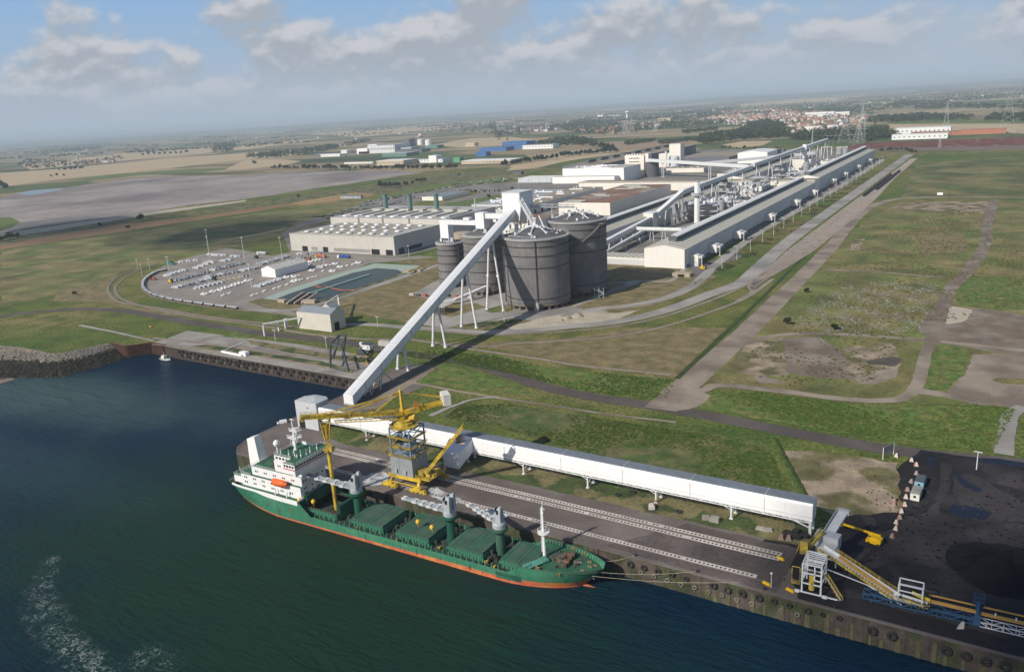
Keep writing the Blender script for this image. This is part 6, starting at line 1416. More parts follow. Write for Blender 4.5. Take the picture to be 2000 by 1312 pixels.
# ---------------------------------------------------------------- yellow ship unloader
BLU = mat('blue_steel', (.15, .235, .36), .55, .12); GREYP = mat('hopper_panel', (.26, .28, .29), .55, .06, .3, 1)
YELD = mat('dirty_yellow', (.50, .36, .05), .6, .25, .5, 3, alt=(.22, .17, .06))
u = thing('ship_unloader', 'yellow ship unloader with blue lattice tower and grey hopper house on the quay', 'harbour crane', (-204, 243, 0))
for x in (-211.5, -196.5):
    for y, yy in ((235.0, 238), (251.4, 247)):
        b = MB(); b.bar((x, y, 1.6), (x+(1.2 if x < -205 else -1.2), yy, 5.4), 1.1, 1.2); b.box(x-3.6, x+3.6, y-.7, y+.7, .9, 1.9); b.ob((x, y, 1.7), 3.2, 1.3, 1.1)
        for k in (-2.9, -1.2, 1.2, 2.9): b.tube((x+k, y-.35, .65), (x+k, y+.35, .65), .55, .55, 12)
        for k in (-3.9, 3.9): b.ob((x+k, y, .5), .7, .9, .8)
        b.build('portal_leg', YEL, u)
b = MB()
for y in (236.4, 247.6): b.box(-212.5, -195.5, y-.7, y+.7, 4.6, 6.0)
for x in (-211, -197.2): b.box(x-.6, x+.6, 237.1, 246.9, 4.7, 5.8)
b.bar((-211.5, 235.2, 2.8), (-196.5, 235.2, 2.8), .35, .35); b.bar((-196.4, 236, 3), (-196.4, 250.5, 3), .35, .35); b.build('portal_beam', YEL, u)
b = MB(); b.box(-210.6, -199.2, 236, 246.4, 6.0, 14.6); b.build('hopper_house', GREYP, u)
b = MB(); b.ob((-207.7, 235.7, 7.2), 1.1, .7, 1.7); b.ob((-203, 235.7, 7.0), 1.1, .7, 1.7); b.box(-199.15, -199.05, 238.6, 240, 12.2, 13.4); b.box(-199.15, -199.05, 241, 242.4, 12.4, 13.6); b.build('vent_cowl', CRW, u)
b = MB(); b.box(-206.1, -206.0, 235.93, 235.99, 6, 14.6); b.bar((-210.6, 235.95, 14.55), (-199.2, 235.95, 14.55), .1, .3); b.build('panel_seam', mat('seam', (.16, .17, .18), .7), u)
b = MB(); TX0, TX1, TY0, TY1 = -209.8, -199.6, 236.4, 246.2
for x in (TX0, TX1):
    for y in (TY0, TY1): b.bar((x, y, 14.6), (x, y, 26.5), .55, .55)
for z in (18.6, 22.6, 26.3):
    for p, q in (((TX0,TY0),(TX1,TY0)),((TX1,TY0),(TX1,TY1)),((TX1,TY1),(TX0,TY1)),((TX0,TY1),(TX0,TY0))): b.bar((*p, z), (*q, z), .4, .4)
for z0, z1 in ((14.6, 18.6), (22.6, 26.3)):
    b.bar((TX0, TY0, z0), (TX1, TY0, z1), .28, .28); b.bar((TX1, TY0, z0), (TX0, TY0, z1), .28, .28); b.bar((TX1, TY0, z0), (TX1, TY1, z1), .28, .28); b.bar((TX1, TY1, z0), (TX1, TY0, z1), .28, .28); b.bar((TX0, TY1, z0), (TX1, TY1, z1), .28, .28)
b.build('lattice_tower', BLU, u)
b = MB(); b.tube((-204.7, 241.3, 14.7), (-204.7, 241.3, 19.6), 3.3, 3.6, 18); b.tube((-204.7, 241.3, 19.6), (-204.7, 241.3, 22), 3.6, 1.4, 18); b.tube((-206.5, 238.5, 21.5), (-206.5, 238.5, 24.2), 1.5, 1.5, 12); b.build('filter_drum', mat('drum_blue', (.22, .25, .28), .6, .15), u)
b = MB(); b.ob((-206.2, 236.6, 20.6), 2.4, 1.8, 2.6); b.build('drive_box', mat('drive_dark', (.04, .045, .05), .6, .2), u)
b = MB()
for z in (14.7, 18.8, 22.8):
    b.box(TX0-.9, TX1+.9, TY0-1.3, TY0-.1, z-.1, z+.05); b.box(TX1+.3, TX1+1.3, TY0, TY1, z-.1, z+.05)
    b.rail([(TX0-.9, TY1, z), (TX0-.9, TY0-1.3, z), (TX1+1.3, TY0-1.3, z), (TX1+1.3, TY1, z)], 1.1, .1, 1.6)
b.bar((TX0+1, TY0-1.2, 18.8), (TX0+5, TY0-1.2, 22.8), .6, .2); b.bar((TX1+1, TY0+1, 14.7), (TX1+1, TY1-2, 18.8), .6, .2)
b.build('walkway', YELD, u)
b = MB(); C_ = Vector((-205.6, 241, 26.6))
for r0, z0, z1 in ((6.2, 0, .4), (4.2, .4, 1.6), (3.4, 1.6, 2.6)): b.lathe(C_, [(r0, z0), (r0, z1), (0, z1+.02)], 12)
for a in range(0, 360, 30):
    p, q = R_(a), R_(a+30); b.bar(C_+Vector((6.1*math.cos(p), 6.1*math.sin(p), 1.5)), C_+Vector((6.1*math.cos(q), 6.1*math.sin(q), 1.5)), .12, .12); b.bar(C_+Vector((6.1*math.cos(p), 6.1*math.sin(p), .3)), C_+Vector((6.1*math.cos(p), 6.1*math.sin(p), 1.5)), .12, .12)
b.tube(C_+Vector((1.4, 2.5, 3.2)), C_+Vector((4.6, 2.5, 3.2)), 1.4, 1.4, 12); b.build('slewing_platform', YELD, u)
MT = Vector((-205.7, 241, 0)); bd = Vector((-232+205.7, 210-241, 0)).normalized(); sd = Vector((-bd.y, bd.x, 0))
b = MB(); 
for s in (-1, 1): b.bar(MT+sd*s*.8+Vector((0,0,28.8)), MT+Vector((0,0,41)), .8, .9)
b.tube(MT+Vector((0,0,28.6)), MT+Vector((0,0,34)), 1.5, 1.1, 12); b.bar(MT+Vector((0,0,40)), MT+Vector((0,0,42)), .9, 1.2); b.bar(MT+Vector((0,0,42)), MT+Vector((0,0,43.4)), .15, .15); b.build('mast', YEL, u)
bl = 40.5; B0 = MT+Vector((0,0,32.3)); def_z = 5.2/bl
def bp(s, o=0, z=0): return B0+bd*s+sd*o+Vector((0,0,s*def_z+z))
b = MB()
for o in (-1.5, 1.5): b.bar(bp(0, o), bp(bl, o*.8), .5, 1.3); b.bar(bp(0, o, -2.6), bp(bl*.68, o*.8, -2.6), .3, .35)
n = 20
for i in range(n+1): s = bl*i/n; b.bar(bp(s, -1.4), bp(s, 1.4), .25, .3)
for i in range(0, 14): s = bl*i/n; b.bar(bp(s, 1.4), bp(s+bl/n*.5, 1.2, -2.6), .15, .15); b.bar(bp(s+bl/n*.5, 1.2, -2.6), bp(s+bl/n, 1.4), .15, .15)
b.build('boom', YEL, u)
b = MB(); b.bar(bp(2, 0, .4), bp(bl*.97, 0, .4), 1.3, .7); b.rail([bp(1, 2.1, .3), bp(bl, 1.8, .3)], 1.1, .1, 2); b.rail([bp(1, -2.1, .3), bp(bl, -1.8, .3)], 1.1, .1, 2)
for s in (13, 14.5, 22): b.ob(bp(s, 0, -1.2), 2.6, 2.6, 1.9, 30)
b.ob(bp(bl-.5, 0, -1.7), 1.6, 1.8, 2.2, 40); b.build('boom_walkway', YELD, u)
b = MB(); top = MT+Vector((0,0,41))
for s in (bl*.80, bl*.58, bl*.28): 
    for o in (-.9, .9): b.bar(top+bd*(3.5 if s > 20 else 0)+Vector((0,0,-.7 if s > 20 else 0)), bp(s, o, .6), .28, .28)
for o in (-.8, .8): b.bar(top, B0-bd*17.5+sd*o+Vector((0,0,3.6)), .28, .28); b.bar(top, top+bd*3.5+Vector((0,0,-.7)), .5, .7)
b.build('boom_stay', YEL, u)
b = MB()
for o in (-1.2, 1.2): b.bar(B0+sd*o+Vector((0,0,-.6)), B0-bd*17+sd*o+Vector((0,0,1.4)), .5, 1.3)
b.ob(B0-bd*4+Vector((0,0,-.4)), 6, 4, 1.6, 50); b.rail([B0-bd*3+sd*2+Vector((0,0,1.2)), B0-bd*8+sd*2+Vector((0,0,1.4))], 1.8, .2, 1.5); b.build('counter_boom', YEL, u)
b = MB(); b.ob(B0-bd*6+Vector((0,0,1.2)), 1.2, 1.2, 2.0, 50); b.build('red_winch', mat('winch_red', (.5, .09, .03), .6), u)
b = MB(); cw = B0-bd*18.6+Vector((0,0,.5)); b.ob(cw, 3.2, 6.0, 4.8, math.degrees(math.atan2(bd.y, bd.x))); b.build('counterweight', mat('counterweight_white', (.66, .64, .58), .6, .08, streak=.2), u)
PX, PYY = -226.6, 217.6                                           # suction leg
ps_ = (Vector((PX, PYY, 0))-MT).dot(bd); PZ = bp(ps_).z
b = MB(); vs = []
for z, k in ((PZ-1, 4.2), (PZ-10.5, 1.5)):
    for a, c in ((-1,-1),(1,-1),(1,1),(-1,1)): q = Vector((PX, PYY, z))+bd*(a*k*.5)+sd*(c*min(k, 2.6)*.5); vs.append(q)
for i in range(4): b.bar(vs[i], vs[i+4], .4, .4); b.bar(vs[i], vs[(i+1) % 4], .35, .35); b.bar(vs[i+4], vs[4+(i+1) % 4], .35, .35); b.bar(vs[i], vs[(i+1) % 4].lerp(vs[4+(i+1) % 4], .55), .25, .25); b.bar(vs[(i+1) % 4], vs[i].lerp(vs[i+4], .55), .25, .25); b.bar(vs[i].lerp(vs[i+4], .55), vs[(i+1) % 4].lerp(vs[4+(i+1) % 4], .55), .3, .3)
b.tube((PX, PYY, PZ-9.5), (PX, PYY, PZ-4), 1.1, 1.3, 12); b.build('leg_frame', YEL, u)
b = MB(); b.ob((PX, PYY, PZ-15.6), 3.2, 3.2, .3, 50); b.rail([(PX-1.8, PYY-1.8, PZ-15.3), (PX+1.8, PYY-1.8, PZ-15.3), (PX+1.8, PYY+1.8, PZ-15.3), (PX-1.8, PYY+1.8, PZ-15.3), (PX-1.8, PYY-1.8, PZ-15.3)], 1.2, .13, 1.2); b.ob((PX, PYY, PZ-15.3), 2.0, 2.0, 3.6, 40); b.ob((PX+2.2, PYY-.6, PZ-15), 1.6, 1.6, 2.4, 10); b.build('leg_platform', YELD, u)
b = MB(); b.tube((PX, PYY, PZ-12), (PX, PYY, -8.6), .85, .75, 14); b.tube((PX, PYY, -8.6), (PX, PYY, -9.6), .75, 1.1, 14); b.build('suction_pipe', YEL, u)
b = MB(); A = Vector((-194.6, 240, 7.6)); B_ = Vector((-178.4, 245, 28.0))     # raised discharge boom on the landward side
b.truss(A, B_, 2.0, 1.6, 1.8, .3); d_ = (B_-A)
for o in (0,): b.bar(A+Vector((0,0,.2)), B_+Vector((0,0,.2)), 1.6, .5)
b.build('discharge_boom', YEL, u)
b = MB(); b.ob((-196.6, 240.5, 6), 5.5, 3.0, 2.6, 15); b.ob((-193.6, 243.5, 6), 3, 5, 1.2, 15); b.rail([(-198.5, 236.8, 6), (-191.5, 236.8, 6), (-191.5, 248, 6)], 1.2, .12, 1.5); b.box(-199, -191.5, 236.6, 248, 5.6, 5.8)
for i in range(10): b.ob((rnd.uniform(-198, -192), rnd.uniform(238, 247), 5.9), rnd.uniform(.4, 1.5), rnd.uniform(.4, 1.5), rnd.uniform(.5, 2.2), rnd.uniform(0, 90))
b.build('side_platform', YELD, u)
b = MB(); b.tube((-183.0, 246.5, 22.6), (-180.2, 247.1, 22.6), 1.4, 1.4, 14); b.ob((-181.3, 246.8, 20.6), 4, 3, .4, 15); b.build('discharge_head', mat('head_pinkish', (.42, .32, .26), .6, .2), u)

# ---------------------------------------------------------------- coal loader at the east end of the quay
l = thing('coal_loader', 'white and yellow lattice loading tower with a sloping belt conveyor on the coal quay', 'loader', (-41, 236, 0))
b = MB(); X0, X1, Y0, Y1 = -43.6, -38.0, 231, 239
for x in (X0, X1):
    for y in (Y0, Y1): b.bar((x, y, 0), (x, y, 10), .45, .45)
for z in (3.4, 7, 10):
    for p, q in (((X0,Y0),(X1,Y0)),((X1,Y0),(X1,Y1)),((X1,Y1),(X0,Y1)),((X0,Y1),(X0,Y0))): b.bar((*p, z), (*q, z), .35, .35)
for k in range(8): b.bar((X0, Y0+k*1.14, 10), (X1, Y0+k*1.14, 10), .25, .25)
b.bar((X0, Y0, 3.4), (X0, Y1, 7), .25, .25); b.bar((X1, Y0, 7), (X1, Y1, 3.4), .25, .25); b.bar((X1-2, Y0, 5), (X1-2, Y0, 10), .35, .35); b.bar((X1-2, Y0, 5), (X1, Y0, 5), .35, .35)
b.box(X0-2, X1+5, Y0-.6, Y0-.2, .3, .6); b.box(X0-2, X0-.6, Y0-1, Y0, 0, .7); b.box(X1+.6, X1+2, Y0-1, Y0, 0, .7); b.bar((X1+.4, Y0+3, 6), (X1+5.8, Y0, .3), .5, .3)
b.build('tower_frame', STEELW, l)
b = MB(); b.rail([(X1+1, Y0+3, 6), (X1+6.4, Y0, .4)], 1.1, .12, 1.2); b.rail([(X1+.2, Y0+2.4, 6), (X1+5.4, Y0-.6, .4)], 1.1, .12, 1.2)
b.box(X0-3.0, X0-.6, Y0-.4, Y0+1.2, 2.6, 2.8); b.rail([(X0-3, Y0-.4, 2.8), (X0-.6, Y0-.4, 2.8), (X0-.6, Y0+1.2, 2.8)], 1.2, .12, 1); b.bar((X0-3, Y0-.4, 2.8), (X0-3, Y0-.4, 8.6), .2, .2); b.bar((X0-.6, Y0-.4, 2.8), (X0-.6, Y0-.4, 8.6), .2, .2); b.bar((X0-3, Y0-.4, 8.6), (X0-.6, Y0-.4, 8.6), .2, .2)
b.tube((X1-2.8, Y0+.6, 1.4), (X1-2.8, Y0+.6, 5), .9, .9, 12); b.ob((X1-2.8, Y0+.6, 5), 1.4, 1.4, 1.4)
b.ob((X0-1.6, Y1+1, 8.6), 2.4, 2.4, 3.0, 10); b.rail([(X0-3.4, Y1-.6, 8.6), (X0-3.4, Y1+3, 8.6), (X0, Y1+6, 9.4)], 1.3, .14, 1.1); b.bar((X0-1, Y1+2, 8.8), (X0+2.4, Y1+11, 11.8), 1.3, .3); b.rail([(X0-1.6, Y1+2, 9), (X0+1.8, Y1+11, 12)], 1.2, .13, 1.2); b.rail([(X0-.3, Y1+2, 9), (X0+3.1, Y1+11, 12)], 1.2, .13, 1.2)
b.build('yellow_platform', YELD, l)
b = MB(); b.ob((-39.8, 250.5, 6.8), 7.4, 4.0, 4.2, -6); b.ob((-38.8, 246.2, 5.5), 6.8, 4.6, 3.6, -8, tx=.7); b.bar((-40, 254, 9), (-37.4, 262, 13.4), 3.2, .8); b.rail([(-41.6, 254, 9.5), (-39, 262, 13.9)], 1.2, .15, 1.5); b.ob((-37.2, 262.6, 13), 3.8, 1.6, 1.5, -6)
for x, y, z in ((-43, 249, 7), (-36.8, 249, 7), (-43, 252, 7), (-36.8, 252, 7), (-39, 260, 12)): b.bar((x, y, 0), (x, y, z), .4, .4)
b.build('transfer_head', mat('head_grey', (.42, .44, .46), .55, .08), l)
P0, P1, P2 = Vector((-40.5, 243.5, 9.6)), Vector((-17.8, 235.8, 3.2)), Vector((-9.6, 235.4, 2.6))
b = MB(); dd = (P1-P0).normalized(); ss = dd.cross(Vector((0,0,1))).normalized()
for o in (-1.5, 1.2): b.bar(P0+ss*o, P1+ss*o, .2, 1.0); b.bar(P1+ss*o, P2+ss*o, .2, .8)
b.bar(P0+Vector((0,0,-.5)), P1+Vector((0,0,-.5)), 2.6, .2)
for k, z in ((.35, 0), (.72, 0)): q = P0.lerp(P1, k); b.bar(q, (q.x, q.y, q.z-2.2), .2, .2)
b.bar((X1, Y0+6, 6.4), P0.lerp(P1, .65)+Vector((0,0,-2.4)), .25, .25); b.bar(P0.lerp(P1, .65)+Vector((0,0,-2.4)), P1+Vector((2, 0, -2.6)), .3, .3); b.bar(P1+Vector((-1, 0, -.5)), P1+Vector((-1, 0, -2.6)), .3, .3); b.bar(P0.lerp(P1, .7), P1+Vector((2, 0, -2.6)), .25, .25)
G0 = Vector((-17.0, 236.6, 2.6))
for x in (0, 6.4):
    for y in (-1.4, 2.2): b.bar(G0+Vector((x, y, 0)), G0+Vector((x, y, 5.2)), .35, .35)
for z in (3.2, 5.2):
    for p, q in (((0,-1.4),(6.4,-1.4)),((6.4,-1.4),(6.4,2.2)),((6.4,2.2),(0,2.2)),((0,2.2),(0,-1.4))): b.bar(G0+Vector((*p, z)), G0+Vector((*q, z)), .3, .3)
b.build('belt_frame', STEELW, l)
b = MB(); bw = mat('belt_orange', (.52, .29, .07), .7, .15)
b.bar(P0+dd*6+ss*-.4+Vector((0,0,.6)), P1+Vector((-1, 0, .6)), 1.5, .25); b.build('belt_cover', bw, l)
b = MB(); n = 24
for i in range(n): q = P0.lerp(P1, (i+.5)/n)+ss*1.32; b.tube(q-ss*.02, q+ss*.06, .3, .3, 8)
b.build('idler_hole', DARK, l)
b = MB(); b.rail([P0+ss*2.4, P1+ss*2.2, P2+ss*2.2], 1.1, .12, 1.6); b.rail([P0-ss*2.6+dd*4, P1-ss*2.4], 1.1, .12, 1.6); b.bar(P0+ss*2, P1+ss*2, .8, .12); b.bar(P0-ss*2.1, P1-ss*2.1, .7, .12)
b.rail([P1+Vector((2,-2.2,-.4)), P2+Vector((1,-2.2,-.4)), P2+Vector((1,.6,-.4))], 1.6, .14, 2); b.build('walkway_rail', YELD, l)
t = thing('belt_conveyor', 'long low blue framed belt conveyor with an orange cover beside the coal loader', 'conveyor', (0, 240, 0))
b = MB(); BL = mat('deep_blue_steel', (.035, .09, .18), .6, .12); cy_ = lambda x: 236.8+.0*x
b.truss((-26.5, 235.6, 1.0), (3.6, 235.6, 1.0), 3.2, 1.6, 3.4, .25); 
for x in range(-24, 4, 6): b.bar((x, 234.1, 0), (x, 234.1, 1), .3, .3); b.bar((x, 237.1, 0), (x, 237.1, 1), .3, .3)
b.box(2.8, 4.4, 233.6, 234.4, 1, 4.4); b.bar((3.6, 234, 4.4), (3.6, 240, 4.4), .8, .8); b.truss((2.4, 240.5, 3.6), (5.2, 240.5, 3.6), 2.4, 3.0, 1.4, .16); b.box(-9.2, 3.4, 234.4, 234.7, 1.8, 2.1)
b.build('blue_frame', BL, t)
b = MB(); b.bar((-9.4, 236.8, 3.5), (3.4, 236.8, 3.5), 1.1, .5); b.bar((4.4, 236.8, 3.3), (22, 236.8, 3.3), 1.1, .5); b.bar((-9, 240.6, 3.2), (3, 240.6, 3.2), .5, .3); b.bar((5, 240.6, 3.2), (22, 240.6, 3.2), .5, .3); b.build('belt_cover', bw, t)
b = MB(); b.truss((4.4, 235.2, .8), (22, 235.2, .8), 2.4, 1.4, 3, .2); [b.bar((x, 235.2, 0), (x, 235.2, 1.4), .3, .3) for x in range(6, 22, 4)]; [b.bar((x, 236.8, 3), (x, 236.8, 4.4), .4, .4) for x in (8, 13, 18)]; b.build('pale_frame', STEELW, t)
b = MB(); b.tube((-13.5, 237.4, 4.6), (-8.6, 236.9, 3.6), .55, .55, 10); b.build('yellow_drum', mat('drum_yellow', (.68, .52, .02), .5), t)

# ---------------------------------------------------------------- old basin crane
q = [at(645, 720), at(682, 728), at(668.5, 700), at(651, 700)]
t = thing('portal_frame', 'tall dark steel portal frame standing on the edge of the inner basin', 'gantry', tuple((q[0]+q[1])/2))
zt = 16.5; tp = [Vector((p.x+(q[0].x*.55+q[1].x*.45-p.x)*.35, p.y, zt)) for p in q]; DKS = mat('dark_steel', (.07, .085, .095), .7, .2)
b = MB()
for a, c in zip(q, tp): b.bar(a, c, 1.0, 1.0)
b.build('frame_leg', DKS, t)
b = MB(); b.bar(tp[0], tp[3], .9, .9); b.bar(tp[1], tp[2], .9, .9); b.bar(tp[0], tp[1], .9, .9); b.bar(tp[3], tp[2], .7, .7)
for k in (.33,): b.bar(q[0].lerp(tp[0], k), q[3].lerp(tp[3], k), .7, .7); b.bar(q[1].lerp(tp[1], k), q[2].lerp(tp[2], k), .7, .7)
b.bar(q[0]+Vector((0,0,.8)), q[1]+Vector((0,0,.8)), .6, .8); b.build('cross_beam', DKS, t)
b = MB(); [b.ob(p, 4.6, .9, .7, -2) for p in q[:2]]; b.build('wheel_bogie', YELD, t)
c0, c1 = at(697, 708), at(716, 711)
t = thing('basin_crane', 'old harbour crane with a boxy white cab and rusty yellow legs beside the inner basin', 'harbour crane', tuple((c0+c1)/2))
m_ = (c0+c1)/2
b = MB()
for p in (c0, c1, c0+Vector((0, 9, 0)), c1+Vector((0, 9, 0))): b.bar(p, m_+Vector((0, 4.5, 6)), .8, .8); b.ob(p, 3.4, .9, .7)
b.bar(m_+Vector((-10, 2, 4)), m_+Vector((5, 8, 9)), .8, .9); b.build('yellow_leg', mat('rusty_yellow', (.30, .20, .05), .7, .3), t)
b = MB(); b.ob(m_+Vector((0, 5, 6)), 8, 6, 1.6, 5); b.tube(m_+Vector((0, 5, 4)), m_+Vector((0, 5, 6)), 2, 2, 12); b.ob(m_+Vector((-2, 6, 7.6)), 3, 4, 1.6, 5); b.build('turntable', DKS, t)
b = MB(); b.ob(m_+Vector((1.4, 6, 8.2)), 6.2, 5.0, 3.2, 5); b.ob(m_+Vector((-4.2, 6, 8.2)), 1.6, 1.6, 3.8, 5); b.build('white_cab', STEELW, t)
b = MB(); b.ob(m_+Vector((1.4, 6, 11.4)), 6.6, 5.4, .3, 5); [b.ob(m_+Vector((x, 3.3, 9.6)), .7, .1, .7, 5) for x in (-.6, 3.2)]; b.build('cab_roof', DKS, t)

# ---------------------------------------------------------------- boom lift, cabins, barriers, signs
q = at(1706, 1062); t = thing('boom_lift', 'bright yellow articulated boom lift with its arm stretched to the left', 'boom lift', tuple(q))
LY = mat('lift_yellow', (.72, .44, .01), .5, .08)
b = MB(); b.ob(q+Vector((0,0,.6)), 4.6, 2.3, 1.1, -12); b.ob(q+Vector((.4,0,1.7)), 3.2, 2.0, 1.1, -12, tx=.8); b.ob(q+Vector((1.9,-.2,1.2)), 1.3, 2.4, 1.5, -12); b.build('chassis', LY, t)
b = MB(); b.bar(q+Vector((2, 1, 3.0)), q+Vector((-10.5, 4.2, 3.0)), .55, .6); b.bar(q+Vector((2.2, 1, 2.2)), q+Vector((-2, 1.8, 2.5)), .5, .5); b.ob(q+Vector((-11.2, 4.4, 2.4)), 1.1, 1.8, 1.0, -12); b.build('boom', LY, t)
for dx, dy in ((-1.6, -1.1), (1.5, -1.4), (-1.4, 1.2), (1.7, 1.0)): b = MB(); b.tube(q+Vector((dx, dy-.2, .55)), q+Vector((dx, dy+.2, .55)), .55, .55, 12); b.build('wheel', TYRE, t)
for (px, py, L_, hgt_, wm_, rm_, lab) in ((1787, 978, 7.5, 2.9, mat('cabin_white', (.62, .62, .56), .6, .08), mat('cabin_roof', (.27, .27, .25), .8, .2), 'white site cabin with one dark window beside the coal yard'), (1795, 955, 7.0, 2.9, mat('cabin_blue', (.22, .40, .52), .6, .08), mat('cabin_roof_dark', (.08, .10, .11), .8, .2), 'pale blue site cabin with a dark roof behind the white one')):
    q = at(px, py)+Vector((0, 3.6, 0)); t = thing('site_cabin', lab, 'cabin', tuple(q)); b = MB(); b.ob(q, 3.1, L_, hgt_, -3); b.build('cabin_shell', wm_, t); b = MB(); b.ob(q+Vector((0,0,hgt_)), 3.2, L_+.1, .12, -3); b.build('cabin_roof', rm_, t)
    b = MB(); b.ob(q+Vector((-.2, -L_/2-.02, 1.3)), .9, .1, .9, -3); b.build('window', BLK, t)
def barrier(m1, m2, two=True):
    b = MB(); b.add([(-.75,-.6,0),(.75,-.6,0),(.75,.6,0),(-.75,.6,0),(-.3,-.25,1.5),(.3,-.25,1.5),(.3,.25,1.5),(-.3,.25,1.5)], [(0,1,5,4),(2,3,7,6),(4,5,6,7)], 0)
    b.add([(.75,-.6,0),(.75,.6,0),(.3,.25,1.5),(.3,-.25,1.5),(-.75,-.6,0),(-.75,.6,0),(-.3,.25,1.5),(-.3,-.25,1.5)], [(0,1,2,3),(5,4,7,6)], 1)
    return b.build('barrier_block', [m1, m2], origin=False)
BW, BR, BG = mat('barrier_white', (.52, .47, .42), .8, .15), mat('barrier_red', (.34, .10, .07), .8, .2), mat('barrier_grey', (.28, .22, .19), .85, .2)
protos = [barrier(BW, BR), barrier(BG, BR), barrier(BW, BG)]
BLs = ((1751,892,0),(1780,901,2),(1789,910,0),(1790,927,1),(1780,943,1),(1772,959,1),(1769,973,0),(1747,980,1),(1766,988,0),(1745,987,1),(1760,1001,2),(1757,1013,1),(1751,1023,0),(1750,1035,0),(1743,1050,1))
used = set()
for i, (px, py, k) in enumerate(BLs):
    q = at(px, py); lab = ('white', 'dirty reddish grey', 'pale, stained')[k]+' concrete barrier block in the row '+('curving round by the road sign' if py < 935 else 'beside the site cabins' if py < 985 else 'along the coal yard edge')
    if k not in used: used.add(k); o = protos[k]; o.location = q; o.rotation_euler = (0, 0, rnd.uniform(-.5, .5)); o.scale = (1.15,)*3
    else: o = dup(protos[k], tuple(q), rnd.uniform(-.5, .5), None, None, 1.15)
    tag(o, lab, 'barrier', 'concrete blocks along the coal yard')
for px, py, s, lab in ((1379, 1014, 1.5, 'pale hollow concrete block lying under the quay gallery'), (1396, 1018, 1.8, 'larger broken concrete block beside the hollow one under the gallery')):
    b = MB(); b.ob(at(px, py), 2.0*s, 1.5*s, 1.0*s, rnd.uniform(0, 40), tx=.85); b.build('concrete_block', CONC, label=lab, cat='block')
b = MB(); b.add([tuple(at(1867, 1229, 0)), tuple(at(1882, 1229, 0)), tuple(at(1886, 1223, 0)), tuple(at(1872, 1219, 0)), tuple(at(1884, 1214, 2.2)), tuple(at(1879, 1213, 2.2))], [(0,1,5),(1,2,4,5),(2,3,5,4),(3,0,5)]); b.build('concrete_wedge', CONCL, label='lone pale concrete wedge on the coal quay near the edge', cat='block')
for px, py, k in ((1503, 1045, 1), (1518, 1047, 1)):
    o = dup(protos[1], tuple(at(px+22, py+8)), .3, None, None, 1.4); tag(o, 'reddish concrete block among the dumped tyres at the end of the quay gallery', 'barrier', 'blocks beside the dumped tyres')
for i in range(16):
    q = at(1535+rnd.uniform(0, 48), 1047+rnd.uniform(-7, 5)); o = dup(ty, (q.x, q.y, .5+.5*(i % 2)), rnd.uniform(0, 3), 'old tyre in the heap dumped at the end of the quay gallery', 'tyres dumped by the gallery', 1.25); o.rotation_euler = (1.57+rnd.uniform(-.3, .3), rnd.uniform(-.3, .3), 0); o['category'] = 'tyre'
for i, (px, py) in enumerate(((1485, 1034), (1500, 1037))):
    b = MB(); b.ob(at(px, py), 3.2, 1.8, 1.1, 20*i, tx=.8); b.build('concrete_slab', CONC, label=('left', 'right')[i]+' one of two pale slabs lying left of the dumped tyres', cat='block')
for i, (px, py) in enumerate(((1326, 999), (1207, 966), (1236, 961))):
    o = dup(ty, tuple(at(px, py, .3)), 0, 'flat tyre lying on the weedy strip under the quay gallery', 'tyres on the weedy strip', 1.2); o.rotation_euler = (1.57, 0, 0); o['category'] = 'tyre'
t = thing('road_sign', 'large grey sign panel on two posts seen from behind beside the dark road', 'sign', tuple(at(1724, 898)))
a, c = at(1724, 898), at(1724, 898)+Vector((3.2, 7, 0)); b = MB(); b.bar(a, a+Vector((0,0,5.6)), .25, .25); b.bar(c, c+Vector((0,0,5.6)), .25, .25); b.build('post', STEELW, t); b = MB(); b.bar((a+Vector((0,0,3.9))), (c+Vector((0,0,3.9))), .15, 3.2); b.build('sign_panel', mat('sign_back', (.22, .23, .23), .6), t)
q = at(1506, 1148); b = MB(); b.tube(q, q+Vector((0,0,5)), .12, .1, 8); b.lathe(q+Vector((0,0,5)), [(0,0),(.4,.1),(.45,.4),(0,.7)], 10); b.build('quay_lamp', STEELW, label='short lamp post with a white head on the quay edge', cat='lamp post')
for i, (px, py) in enumerate(((1524, 1092), (1497, 1141), (1543, 1154))):
    b = MB(); b.ob(at(px, py), 3.0, .9, .8, -25, tx=.8); b.build('rail_stop', LY, label=('yellow rail buffer at the end of the inland crane track', 'yellow rail buffer at the end of the waterside crane track', 'yellow marker lying just past the lamp on the quay')[i], cat='rail stop')
q = at(1273, 994); t = thing('small_loader', 'small dirty white and red buggy parked beside a gallery leg', 'vehicle', tuple(q)); b = MB(); b.ob(q+Vector((0,0,.5)), 2.4, 3.2, 1.0, 20); b.ob(q+Vector((0,0,1.5)), 1.8, 1.6, .9, 20, tx=.8); b.build('body', mat('buggy_white', (.5, .45, .42), .6, .15), t)
for dx, dy in ((-1.1,-1),(1.1,-1),(-1.1,1),(1.1,1)): b = MB(); b.tube(q+Vector((dx-.15, dy, .45)), q+Vector((dx+.15, dy, .45)), .45, .45, 10); b.build('wheel', TYRE, t)
